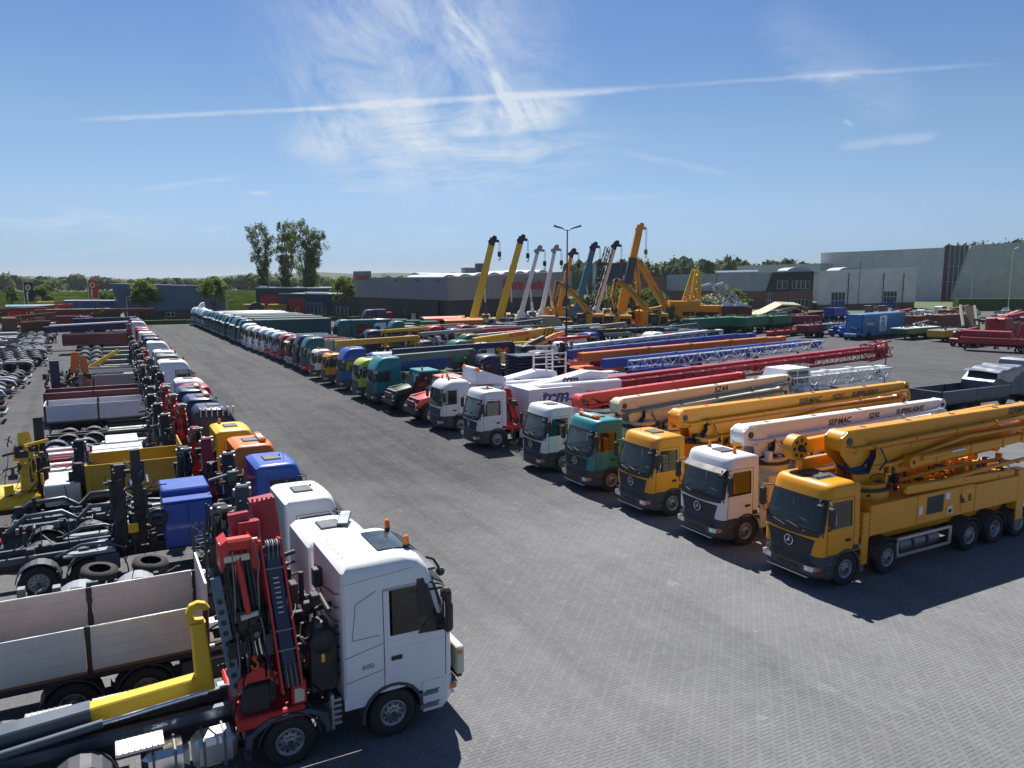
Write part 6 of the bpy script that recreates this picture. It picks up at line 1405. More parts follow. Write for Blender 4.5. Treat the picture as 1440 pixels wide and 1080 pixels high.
for i, y in enumerate(ys):
    t = ltruck('crane_truck', ('navy truck with ribbed roof, nearest of three navy trucks with red cranes', 'middle one of three navy trucks with red cranes', 'farthest of three navy trucks with red cranes')[i], y, 9.6, [(-1.4, 0), (-7.0, 1), (-8.4, 1)], 'mbhi', NAVY, 1, dx=-.6-.1*i, group='navy crane trucks', roofbar=i > 0); knuckle(t, -2.9, RED, 1.1, 3.9, side=-1, boomcol=RED, dark=False); knuckle(t, -3.6, BLACK, 1.1, 3.4, side=1)
    if i == 0:
        m = MB()
        for k in range(7): m.box(-2.1+k*.25, -2.06+k*.25, -1.16, -.75, 3.5, 3.9, CREAM)
        m.build('roof_rib', t)
    if i < 2:
        o = MB(); b_ = o
        for k in range(2): o.box(-9.4, -6.8, -1.2+k*1.35, -.1+k*1.3, 1.15, 1.42, CRIM, .03); o.box(-6.7, -4.4, -1.2+k*1.35, -.1+k*1.3, 1.2, 1.45, WHITE, .03); o.box(-9.3, -6.9, -.9+k*1.2, -.5+k*1.2, 1.5, 1.62, ALU, .04)
        o.build('flat_deck', t)
    else:
        m = MB()
        for sg in (-1, 1):
            for ax in (-7.0, -8.4): arch(m, ax, .6, .66, 0, 180, sg*.6, sg*1.24, .04, DGREY)
        m.box(-6, -4.4, -1.1, 1.1, 1.1, 1.3, ALU, .02); m.build('deck_fitting', t)
dat = [
 (50.8, 'mb', CRIM, 'crimson roofed truck with red crane beyond the navy trucks', 'k', RED),
 (54.7, 'daf', PWHITE, 'white truck with long pale grey drop-side body', 'bedw', BLACK),
 (61.6, 'volvo', PWHITE, 'white truck with tall smooth roof, beside the red drop-side body', 'bedr', BLACK),
 (65.4, 'daf', WHITE, 'white truck with short green locker behind its crane', 'k', DGREY),
 (69.0, 'tall', OLIVE, 'truck with white-topped olive green sleeper cab', 'bedg', ORANGE),
 (73.0, 'tall', PWHITE, 'tall lilac-white truck with orange crane, beyond the olive cab', 'bedg2', RED),
 (78.5, 'daf', GREYP, 'grey truck with yellow tilted body frame', 'yel', DGREY),
 (84.0, 'tall', WHITE, 'white-roofed truck with chassis only, before the dark roofed one', 'k', DGREY),
 (90.0, 'tall', NAVY, 'navy round-roofed truck with orange beacons', 'f', RED),
 (95.5, 'tall', DGREY, 'dark grey round-roofed truck beside the navy one', 'f', BLACK),
 (101.5, 'daf', CREAM, 'cream truck with yellow striped roof edge', 'f', BLACK),
 (107.5, 'daf', WHITE, 'white low truck beside the crimson pair', 'f', BLACK),
 (113.5, 'daf', CRIM, 'crimson truck, nearer of the crimson pair', 'f', RED),
 (118.5, 'daf', CRIM, 'crimson truck, farther of the crimson pair', 'bedm', RED),
 (126, 'tall', WHITE, 'tall white box-roofed truck with blue windows at the far end', 'tel', NAVY),
 (134, 'tall', BLUE, 'blue-sided tall truck beyond the white box-roofed one', 'f', BLACK),
 (142, 'daf', PWHITE, 'small white truck, next to last of the left row', 'f', BLACK),
 (151, 'daf', SALM, 'pale red truck at the very end of the left row', 'f', BLACK)]
for i, (y, st, c, lb, bd, kc) in enumerate(dat):
    t = ltruck('flatbed_truck' if bd.startswith('bed') else 'crane_truck', lb, y, 9.4, [(-1.4, 0), (-7.0, 1), (-8.3, 1)], st, c, 1, dx=-.4, beacons=((-.9, .5),) if i % 3 else ())
    if y < 100: knuckle(t, -3.8 if y < 70 else -3.4, rnd.choice([BLACK, DGREY, BLACK, NAVY]), 1.1, rnd.uniform(3.1, 3.7), lod=1 if y < 75 else 0, side=rnd.choice([-1, 1]))
    if bd not in ('f', 'tel'): knuckle(t, -3.0, kc, 1.1, 3.5+.2*(i % 2), side=1 if i % 2 else -1, boomcol=None if kc is not BLACK else BLACK)
    if i == 3: m = MB(); m.beam((-9.4, -.8, 1.1), (-9.45, -.8, 4.1), .6, .5, NAVY, b=.04, up=(0, 1, 0)); m.beam((-8.2, .2, 3.0), (-8.1, .5, 4.5), .6, .5, ORANGE, .5, .4, b=.05, up=(0, 1, 0)); m.beam((-7.4, .1, 1.5), (-7.6, .5, 4.2), .5, .5, ORANGE, b=.05, up=(0, 1, 0)); clutter(m, -10.2, -7, -1.1, 1.1, .9, 3.2, 120, [BLACK, BLACK, DGREY, CHAS, STEEL]); m.build('rear_crane', t)
    if bd == 'bedw': flatbed(t, -9.6, -3.8, PWHITE, 1.4, .95, 3)
    elif bd == 'bedr': flatbed(t, -10.0, -4.0, MAROON, 1.4, .85, 3, PLANK)
    elif bd in ('bedg', 'bedg2'):
        flatbed(t, -8.4, -4.0, GREYP, 1.4, 1.1, 2)
        if bd == 'bedg': m = MB(); m.box(-4.9, -4.0, -1.2, 1.2, 1.2, 2.4, OLIVE, .05); m.build('locker', t)
    elif bd == 'bedm': flatbed(t, -11, -3.2, MAROON, 1.4, 1.3, 2)
    elif bd == 'yel':
        m = MB(); m.beam((-8.8, -.9, 1.3), (-5.0, -.9, 3.6), .5, .4, YEL2, .3, .3); m.box(-8.8, -5, -1.1, 1.1, 1.1, 1.35, OCHRE, .03); m.box(-6.6, -5.0, -.2, 1.1, 1.4, 2.0, OCHRE, .04); m.build('tilt_frame', t)
    elif bd == 'tel':
        m = MB(); m.beam((-13.5, 0, 2.9), (-2.8, 0, 3.25), 1.0, .9, NAVY, b=.05); m.beam((-12.8, 0, 3.45), (-2.8, 0, 3.8), .95, .2, WHITE); m.build('telescopic_boom', t)
    if bd == 'f':
        for sg in (-1, 1):
            for ax in (-7.0, -8.3): m = MB(); arch(m, ax, .6, .64, 0, 180, sg*.6, sg*1.24, .05, GREYP if i % 2 else DGREY); m.build('mudguard', t)
# ------------------------------------------------------------------ second column: cranes in transport position, booms along X
def carrier(kind, label, x0, x1, y, col, under, boom, zb, z1=None, lat=None, cabc=None, cat='mobile crane', wheels=4, lod=0, bw=.75, latside=1, latcol=None):
    t = thing(kind, label, cat, (x0, y, 0), PI); L = x1-x0; Lc = min(L*.55, 13)
    m = MB(); m.box(-Lc, 0, -1.25, 1.25, .75, 1.45, under, .06); m.box(-Lc+.5, -3, -1.0, 1.0, 1.45, 1.7, under, .04); clutter(m, -Lc, -1, -1.1, 1.1, 1.5, 1.9, 30, [under, DGREY, BLACK, STEEL]); m.build('carrier_body', t)
    if lod == 0: m = MB(); clutter(m, -L*.9, -1, -1.1, 1.1, 1.6, zb+.1, int(L*3.2), [col, under, DGREY, BLACK, STEEL, col]); m.build('fittings', t)
    for i in range(wheels):
        x = -1.5-(Lc-3)*i/(wheels-1)
        for sg in (-1, 1): wheel(t, x, sg*1.05, .58, .4, lod)
    m = MB(); m.box(-2.0, .1, -1.2, 1.2, 1.2, 2.5, cabc or col, .14); m.box(-1.2, .12, -1.1, 1.1, 1.7, 2.35, GLASS); m.box(-1.9, -.3, -1.22, 1.22, 1.7, 2.3, GLASS); m.build('cab_body', t)
    m = MB(); m.box(-Lc*.62, -3.4, -1.15, 1.15, 1.7, 2.75, col, .08); m.box(-Lc*.62-1.6, -Lc*.62-.2, -1.2, 1.2, 1.75, 2.6, under, .1); clutter(m, -Lc*.7, -2.4, -.9, 1.1, 2.0, zb-.2, 36, [col, DGREY, BLACK, col, STEEL]); m.build('turntable', t)
    z1 = z1 or zb; m = MB(); m.beam((-.3, 0, zb), (-L*.9, 0, z1), bw, .8, boom, bw*.8, .62, b=.06); m.beam((-L*.9+.1, 0, z1), (-L+.3, 0, z1), bw*.7, .5, DGREY if lat else boom, b=.04)
    for k in range(3): m.beam((-L*(.3+.2*k), 0, zb+(z1-zb)*(.3+.2*k)), (-L*(.3+.2*k)-.25, 0, zb+(z1-zb)*(.3+.2*k)), bw+.06, .86, boom)
    m.build('main_boom', t)
    m = MB(); m.box(-L-.1, -L+.6, -.35, .35, z1-.6, z1+.3, boom, .05); m.cyl((-L+.1, -.3, z1-.4), (-L+.1, .3, z1-.4), .28, BLACK, n=12); m.build('boom_head', t)
    if lat:
        m = MB(); m.lattice((-2.5, latside*.75, zb-.15), (-L+.2, latside*.72, z1-.15), .5, .75, int(L/1.1), latcol or lat, .05); m.build('lattice_jib', t)
    return t
t = carrier('mobile_crane', 'crimson mobile crane with long lattice jib lying along its boom', 27.5, 57.8, 42.3-1.2, CRIM, MAROON, CRIM, 3.1, 4.2, lat=CRIM, lod=1)
m = MB(); m.lattice((-27.5, .3, 4.0), (-30.2, .3, 4.3), .9, 1.3, 4, CRIM, .07); m.cyl((-30.2, .3, 4.2), (-30.2, .3, .2), .05, MAROON, n=6); m.build('jib_tip', t)
t = carrier('mobile_crane', 'mobile crane with shiny white lattice jib behind the cream pump boom', 38.5, 51.6, 35.4+1.3, WHITE, GREYP, WHITE, 3.1, 3.3, lat=WHITE, cabc=WHITE, bw=.6, lod=1)
t = carrier('mobile_crane', 'blue and white mobile crane with lattice jib, beyond the crimson one', 35.2, 60.8, 50.3, BLUE, BLUE, BLUE, 3.2, 4.0, lat=PWHITE, cabc=WHITE, bw=.5)
t = carrier('mobile_crane', 'orange mobile crane with long orange boom in the second column', 35.8, 60.8, 54.6, ORANGE, ORANGE, ORANGE, 3.3, 4.0)
t = carrier('mobile_crane', 'red mobile crane with a thin blue boom, beyond the orange one', 37.0, 60.5, 58.4, CRIM, NAVY, BLUE, 3.2, 4.1, bw=.5)
t = carrier('mobile_crane', 'white mobile crane with a dark navy boom side, farthest of the second column', 38.8, 60.5, 63.2, WHITE, GREYP, WHITE, 3.1, 4.2, lat=NAVY, latside=1, cabc=WHITE)
t = thing('site_vehicle', 'small white vehicle cab with dark windows between the crimson and the white lattice cranes', 'vehicle', (40.5, 37.2, 0), PI)
t['label'] = 'small white cab with dark windows standing before the crimson lattice crane'
m = MB(); m.prism([(-.3, 2.2), (.0, 2.9), (-.35, 3.9), (-2.6, 3.95), (-2.9, 2.2)], 'y', -1.0, 1.0, WHITE); m.build('cab_body', t)
for sg in (-1, 1):
    m = MB(); m.prism([(-.25, 2.9), (-.5, 3.75), (-1.3, 3.75), (-1.3, 2.9)], 'y', sg*1.0, sg*1.02, GLASS); m.prism([(-1.45, 2.9), (-1.45, 3.75), (-2.4, 3.75), (-2.5, 2.9)], 'y', sg*1.0, sg*1.02, GLASS); m.build('side_window', t)
m = MB(); m.box(-3.2, .3, -1.1, 1.1, .9, 2.2, GREYP, .06); m.build('chassis', t)
for x in (-.6, -2.6):
    for sg in (-1, 1): wheel(t, x, sg, .55, .4, 0)
# grey pick-up truck with silver tarpaulin at the right edge
t = thing('flatbed_truck', 'slate grey flatbed truck with a draped silver tarpaulin at the right edge', 'truck', (P(1268, 576, 1.2).x+17.6, P(1268, 576, 1.2).y+1.2, 0), 0)
ox = t.location.x
chassis(t, 13.5, [(-1.4, 0), (-9, 1), (-10.4, 1)], 1, tanks=False); o = cab(t, 'tall', GREYP, 1)
flatbed(t, -13.3, -4.8, DSTEEL, 1.3, .8, 3, DSTEEL)
m = MB(); m.prism([(-2.6, 1.3), (-2.6, 3.3), (-3.4, 3.4), (-6.2, 3.0), (-7.0, 2.4), (-7.2, 1.3)], 'y', -1.2, 1.2, DSTEEL); m.build('storage_body', t)
m = MB(); rg = random.Random(4)
def TS(u, v):
    y = -1.3+2.6*min(1, max(0, (v-.25)/.75)); x = -3.3-3.4*u; z = 3.46-.45*max(0, u-.15); fold = .07*math.sin(u*26)*(1 if v < .25 else .25)
    if v < .25: return (x, -1.28+fold-.05, z-(.25-v)*4*(.45+.55*math.sin(u*PI)**2*1.0))
    return (x, y, z+.04*math.sin(u*17+v*5))
m.grid(TS, 40, 20, TARPG); m.build('tarpaulin', t)

# ------------------------------------------------------------------ middle of the yard: crane trucks behind the right row
def midtruck(kind, label, x, y, rz, L, col, cabst='daf', ax=None, cat='truck', lod=0, **kw):
    t = thing(kind, label, cat, (x, y, 0), rz); chassis(t, L, ax or [(-1.4, 0), (-L+3, 1), (-L+1.6, 1)], lod, tanks=False); cab(t, cabst, col, lod, **kw); return t
p = P(775, 462, 4); q = P(665, 478, 4)
t = midtruck('crane_truck', 'truck with long yellow crane boom with red lettering, middle of the yard', 50, 74.6, 0, 15, WHITE); m = MB(); a = PY(666, 482, 74.0); b = PY(778, 465, 74.0); M_ = t.matrix_world
def loc(t, v): return Matrix.Rotation(-t.rotation_euler.z, 4, 'Z') @ (Vector(v)-t.location)
a_, b_ = loc(t, a), loc(t, b); m.beam(a_-Vector((0, 0, .15)), b_-Vector((0, 0, .15)), .7, 1.35, OCHRE, .6, 1.2, b=.05); bo = m.build('main_boom', t)
c = a_.lerp(b_, .42); o = text('ALTERRAIN', 'lettering', RED, .62, bo, (c.x, c.y-.37, c.z+.05), (PI/2, 0, 0), .01, .8, 0, 'LEFT', .02); o.rotation_euler = (PI/2, -math.atan2((b-a).z, (b-a).x), 0)
m = MB()
for k in range(3): c = b_-Vector((1.6-.5*k, .37, .1)); m.beam(c-Vector((.0, 0, .5)), c+Vector((.45, 0, .5)), .02, .2, BLACK, up=(0, 1, 0))
m.build('stripe', bo); m = MB(); m.beam(a_.lerp(b_, .45)-Vector((0, 0, 3.6)), a_.lerp(b_, .45), .9, .8, OCHRE, up=(0, 1, 0)); clutter(m, -12, -6, -1, 1, 1.2, 2.8, 60, [OCHRE, BLACK, DGREY, STEEL, CHAS]); m.build('crane_column', t)
t = midtruck('crane_truck', 'truck with orange and black folded crane arm left of the lamp post', 44.5, 68.3, 0, 9.5, WHITE, low=RED)
m = MB(); a_, b_, c_ = (loc(t, PY(*v, 67.6)) for v in ((728, 492), (765, 475), (793, 468))); m.beam(a_, b_, .5, .5, BLACK, b=.04); m.beam(a_.lerp(b_, .55)-Vector((0, 0, .35)), b_.lerp(c_, .6)-Vector((0, 0, .05)), .45, .5, ORANGE, b=.04); m.beam(b_.lerp(c_, .6), c_, .4, .4, ORANGE, b=.04); m.beam(a_, a_-Vector((.3, 0, 2.6)), .5, .5, BLACK); m.build('folded_arm', t)
m = MB(); m.box(-4.2, -2.4, -1.2, 1.2, 1.2, 2.0, RED, .05); m.box(-4.2, -2.4, -1.2, 1.2, 2.0, 2.9, WHITE, .05); m.box(-8.6, -4.6, -1.2, 1.2, 1.1, 1.3, ALU, .03); m.build('crew_body', t)
t = midtruck('flatbed_truck', 'truck with pale grey box body behind the white tank trucks', 34.2, 60.6, PI, 10.5, DGREY)
flatbed(t, -9.6, -2.9, WHITE, 1.3, .95, 2, PLANK)
t = midtruck('crane_truck', 'truck stacked with blue slatted panels and black crane', 28.5, 58.4+1.6, PI, 9, NAVY)
m = MB()
for k in range(7): m.box(-8, -3.8, -1.2, 1.2, 1.2+k*.3, 1.42+k*.3, NAVY, .02)
m.build('panel_stack', t); m = MB(); clutter(m, -10, -8, -1.1, 1.1, 1.2, 4.2, 110, [BLACK, BLACK, DGREY, STEEL, CHAS]); m.beam((-9, 0, 1), (-9, .4, 4.2), .4, .4, BLACK, up=(0, 1, 0)); m.build('loader_crane', t)
for i, (px, py, c, lb, kc) in enumerate(((598, 482, RED, 'red truck with brown crane, left part of the middle yard', BROWN), (640, 480, MAROON, 'maroon truck with pale boom strip beside the yellow boom', WHITE), (625, 487, NAVY, 'dark truck with grey drop sides before the red one', GREYP), (520, 473, WHITE, 'white lorry with rounded roof behind the blue tank', GREYP), (545, 478, DTEAL, 'dark blue-green lorry behind the blue tank', DTEAL), (470, 475, DTEAL, 'dark teal box lorry with maroon panel behind the right row', TARP), (700, 497, RED, 'red and white truck behind the black crane', BLACK), (740, 490, DGREY, 'grey-green platform truck below the orange arm', BLACK))):
    b = P(px, py+10, 0); t = midtruck('lorry' if i in (3, 4, 5) else 'crane_truck', lb, b.x, b.y, PI, 9.5, c, 'tall' if i in (3, 4, 5) else 'daf', beacons=((-.9, .3),))
    if i == 5: m = MB(); m.box(-9, -2.6, -1.25, 1.25, 1.1, 3.8, DTEAL, .06); m.box(-5.5, -3.2, 1.25, 1.27, 1.6, 3.2, MAROON); m.build('box_body', t)
    elif i in (3, 4): m = MB(); m.box(-7.5, -2.6, -1.2, 1.2, 1.1, 2.6, kc, .1); m.build('box_body', t)
    else:
        flatbed(t, -9, -4, GREYP if i == 2 else c, 1.2, .6, 2); knuckle(t, -3.1, kc, 1.1, 3.0, lod=0)
        m = MB(); m.beam((-3, .2, 3.1), (-10, .2, 2.9), .45, .4, kc if kc is not GREYP else DSTEEL, b=.03); m.build('crane_boom', t)
for i, (px, py, w, c, lb) in enumerate(((593, 462, 50, SALM, 'salmon-red covered container body behind the green lattice parts'), (622, 466, 48, ORANGE, 'orange tarpaulin-topped body beside the salmon one'))):
    a = P(px, py+6, 0); t = thing('container', lb, 'container', (a.x, a.y, 0), 0); L = w*a.length/FPX*1.25
    m = MB(); m.prism([(-1.2, 0.4), (-1.2, 2.7), (-.6, 3.0), (.6, 3.0), (1.2, 2.7), (1.2, .4)], 'x', 0, L, c); m.build('body', t)
    m = MB(); m.box(0, L, -1.22, 1.22, .2, .4, CHAS); 
    for k in range(8): m.box(L*k/8, L*k/8+.1, -1.24, 1.24, .4, 2.7, c)
    m.build('frame_rib', t)
b = P(510, 462); t = midtruck('tractor_unit', 'tall navy blue tractor unit alone in front of the dealer hall', b.x, b.y, PI, 7, NAVY, 'tall', roofbar=False, lod=1)
m = MB(); m.box(-4.8, -2.5, -1.25, 1.25, 1.1, 3.9, NAVY, .1); m.build('equipment_body', t)
b = P(523, 456); t = thing('site_cabin', 'small crimson cabin beside the navy tractor unit', 'cabin', (b.x, b.y, 0), 0); m = MB(); m.box(0, 4.5, -1.2, 1.2, .3, 2.7, CRIM, .06); m.build('body', t); m = MB(); m.box(.6, 1.6, -1.23, -1.2, 1.2, 2.2, GLASS); m.box(2.8, 3.8, -1.23, -1.2, 1.2, 2.2, GLASS); m.build('window', t)
for i, (px, py) in enumerate(((551, 466), (571, 468), (592, 470), (560, 474))):
    b = P(px, py); t = thing('lattice_section', ('leftmost', 'second', 'rightmost', 'nearest')[i]+' green lattice boom section lying before the dealer hall', 'crane part', (b.x, b.y, 0), R(-28+8*i), 'green lattice sections before the hall'); m = MB(); m.lattice((0, 0, .9), (13, 0, 1.0), 1.6, 1.6, 9, GREEN, .12); m.build('lattice', t); m = MB(); m.box(0, 3, -.9, .9, 0, 2.4, GREEN, .1); m.build('end_frame', t)

mc = [(36, 66.5, BLACK, 'YEL'), (33.5, 71, WHITE, 0), (41, 73.5, RED, 0), (31.5, 82, DGREY, 0), (38, 84, GREEN, 0), (45, 86, WHITE, 0), (33, 90, MAROON, 0), (41, 92, ORANGE, 0), (50, 90, DTEAL, 0), (30, 97, NAVY, 0), (38.5, 104, SALM, 0), (47, 98, GREYP, 0), (56, 84, BLUE, 0), (60, 76, WHITE, 0), (52, 66.5, DTEAL, 0), (33, 76, GREEN, 0)]
nm = ['black truck with folded crane, right behind the long navy boom', 'white truck with folded dark crane behind the red-and-white one', 'red truck with black crane left of the yellow lettered boom', 'dark grey truck beneath the yellow lettered boom', 'green flatbed truck beyond the yellow lettered boom', 'white flatbed truck before the beige earthmoving machine', 'maroon flatbed truck before the salmon container body', 'orange flatbed truck before the raised yellow cranes', 'dark teal flatbed truck left of the beige earthmoving machine', 'navy flatbed truck beyond the ochre boom', 'salmon flatbed truck beside the green lattice sections', 'grey flatbed truck before the tall yellow cranes', 'blue flatbed truck before the excavators', 'white flatbed truck below the bent yellow excavator arm', 'dark teal flatbed truck beside the lamp post foot', 'green flatbed truck behind the ochre boom truck']
for (x, y, c, _), lb in zip(mc, nm):
    t = midtruck('crane_truck' if 'crane' in lb else 'flatbed_truck', lb, x, y, PI, 9, c, rnd.choice(['daf', 'low', 'mb']), beacons=((-.9, .3),)); flatbed(t, -8.8, -3.8, rnd.choice([GREYP, c, ALUP, DSTEEL]), 1.2, rnd.choice([.3, .6, .9]), 3, rnd.choice([PLANK, DSTEEL, RUST])); kc = rnd.choice([BLACK, YEL2, RED, WHITE, GREYP]); knuckle(t, -3.0, kc, 1.1, rnd.uniform(2.7, 3.3), lod=0, side=rnd.choice([-1, 1]))
    if rnd.random() < .75: m = MB(); m.beam((-2.2, .3, 3.15), (-2.2-rnd.uniform(6, 11), .3, 3.0+rnd.uniform(0, .6)), .42, .42, kc, .34, .34, b=.03); m.build('crane_boom', t)
    m = MB(); clutter(m, -8.4, -4.2, -1, 1, 1.3, 1.9, 36, [BLACK, DGREY, STEEL, c, kc, ALU]); m.build('load', t)
# ------------------------------------------------------------------ cranes with raised booms
def hookblock(t, top, drop, col, s=1):
    m = MB(); m.cyl(top, top-Vector((0, 0, drop)), .035*s, DGREY, n=4, cap=False); m.cyl(top+Vector((.25*s, 0, 0)), top+Vector((.25*s, 0, -drop)), .035*s, DGREY, n=4, cap=False); c = top-Vector((-.1, 0, drop)); m.box(c.x-.32*s, c.x+.32*s, -.25*s+c.y, .25*s+c.y, c.z-1.0*s, c.z, col, .12); m.tube([c+Vector((0, 0, -1.0*s)), c+Vector((.25*s, 0, -1.35*s)), c+Vector((0, 0, -1.7*s)), c+Vector((-.22*s, 0, -1.45*s))], .09*s, col, 6); m.build('hook_block', t)
def raised(label, pb, pt, pg, bc, w0, w1, carc, jib=None, hook=26, dark=None, inner=None, cabd=True, hc=BLACK, body=None, ramc=None):
    g0 = P(*pg); t = thing('mobile_crane', label, 'mobile crane', (g0.x, g0.y, 0), 0, None)
    a = Q(*pb, g0)-t.location; b = Q(*pt, g0)-t.location; S = g0.length/FPX*1.0
    u = Vector((CR.x, CR.y, 0)); f = Vector((CF.x, CF.y, 0)).normalized()
    # carrier, seen end on / oblique
    m = MB(); d = (-f*.75-u*.66).normalized(); m.beam(d*4.5+Vector((0, 0, 1.35)), -d*5+Vector((0, 0, 1.35)), 2.7, 1.0, carc, b=.1); m.beam(d*2+Vector((0, 0, 2.1)), -d*4+Vector((0, 0, 2.1)), 2.2, .5, GREYP, b=.08); m.build('carrier_body', t)
    m = MB(); m.beam(d*6.4+Vector((0, 0, 1.75)), d*4.4+Vector((0, 0, 1.75)), 2.6, 1.9, carc, b=.2); m.build('cab_body', t)
    m = MB(); m.beam(d*6.43+Vector((0, 0, 2.15)), d*5.2+Vector((0, 0, 2.15)), 2.64, .75, GLASS); m.build('cab_window', t)
    side = Vector((-d.y, d.x, 0)); ang = math.atan2(side.y, side.x)-PI/2
    for k in (4.8, 2.6, -2, -4):
        for sg in (-1, 1): c = d*k+side*sg*1.15; tm, gm = wheel_meshes(.7, .45, 0); o = link('wheel', tm, t, (c.x, c.y, .7), (0, 0, ang))
    bc2 = body or bc
    m = MB(); c = a-Vector((0, 0, .3)); m.beam(c-u*1.6+Vector((0, 0, -.9)), c+u*1.2+Vector((0, 0, -.9)), 2.4, 1.7, bc2, b=.25); m.beam(c-u*3.0-Vector((0, 0, .5)), c-u*1.9-Vector((0, 0, .5)), 2.0, 1.6, bc2, b=.2); m.cyl(c-f*.9, c+f*.9, .85, bc2, n=16); m.cyl((0, 0, 1.5), (0, 0, 2.8), .9, DGREY, n=16); m.build('turntable', t)
    if cabd: m = MB(); k = a+u*2.2-Vector((0, 0, .6)); m.beam(k-u*.8, k+u*.8, 1.2, 1.9, bc2, b=.15); m.beam(k-u*.6-f*.62+Vector((0, 0, .1)), k+u*.6-f*.62+Vector((0, 0, .1)), .1, 1.3, GLASS); m.build('operator_cab', t)
    m = MB(); n = 3
    for k in range(n):
        f0, f1 = k/n, (k+1)/n+.02; wa = w0+(w1-w0)*f0; m.beam(a.lerp(b, f0), a.lerp(b, min(1, f1)), wa, wa*1.25, (inner if inner and k == n-2 else bc), b=.1*wa, up=(f.x, f.y, 0))
        c = a.lerp(b, f0+.01); m.beam(c, c+(b-a).normalized()*.35, wa+.12, wa*1.25+.12, bc, up=(f.x, f.y, 0))
    m.build('main_boom', t)
    m = MB(); dr = (b-a).normalized(); pr = u; m.beam(b, b+dr*1.4, w1*1.1, w1*1.4, dark or BLACK, b=.06, up=(f.x, f.y, 0)); m.cyl(b+dr*1.4-f*.3+u*.25, b+dr*1.4+f*.3+u*.25, .5, dark or BLACK, n=12); m.beam(b+dr*.9, b+dr*.8+u*1.3, .5, .5, dark or BLACK); m.cyl(b+dr*.7-f*.3-u*.4, b+dr*.7+f*.3-u*.4, .4, dark or BLACK, n=10); m.build('boom_head', t)
    m = MB(); r0 = a+u*2.4-Vector((0, 0, 1.2)); r1 = a.lerp(b, .42)+u*.5; m.cyl(r0, r0.lerp(r1, .55), .28, ramc or DGREY, n=10); m.cyl(r0.lerp(r1, .55), r1, .16, ALU, n=10); m.build('luffing_ram', t)
    if hook: hookblock(t, b+dr*.8+u*1.25, hook*S, hc)
    if jib: m = MB(); q0, q1 = (Q(*v, g0)-t.location for v in jib); m.lattice(q0-f*.9, q1-f*.9, 1.0, 1.2, 14, BLACK, .09); m.build('lattice_jib', t)
    return t
raised('tall yellow-boomed crane with black head, leftmost of the raised cranes', (667, 444), (691, 345), (675, 466), YEL2, 1.5, 1.05, WHITE, hook=14)
raised('tall yellow-boomed crane with black head, second of the raised cranes', (703, 444), (731, 343), (712, 465), YEL2, 1.5, 1.05, GREYP, hook=18)
raised('slim white-boomed crane, left of the white pair', (733, 440), (755, 358), (740, 464), WHITE, .9, .6, WHITE, hook=14, dark=GREYP, ramc=WHITE)
raised('slim white-boomed crane, right of the white pair', (762, 438), (779, 357), (767, 463), WHITE, .9, .6, LBLUE, hook=14, dark=GREYP, ramc=WHITE)
raised('short yellow-boomed crane half hidden behind the lamp post', (786, 432), (803, 362), (790, 463), YELLOW, .9, .7, YELLOW, hook=12)
raised('crane with steel-blue boom among the raised cranes', (812, 432), (833, 353), (815, 463), paint('steel_blue', (.03, .16, .24), .4), 1.3, 1.0, GREYP, hook=16, hc=MAROON, dark=NAVY)
raised('crane with pale boom and black lattice jib folded beside it', (838, 436), (863, 351), (840, 463), WHITE, 1.0, .75, GREYP, jib=((832, 428), (856, 348)), hook=18, hc=MAROON)
raised('tallest crane with yellow boom and grey middle section', (873, 440), (898, 327), (872, 465), YELLOW, 1.7, 1.1, YELLOW, inner=DGREY, hook=28, hc=OLIVE, dark=YELLOW)

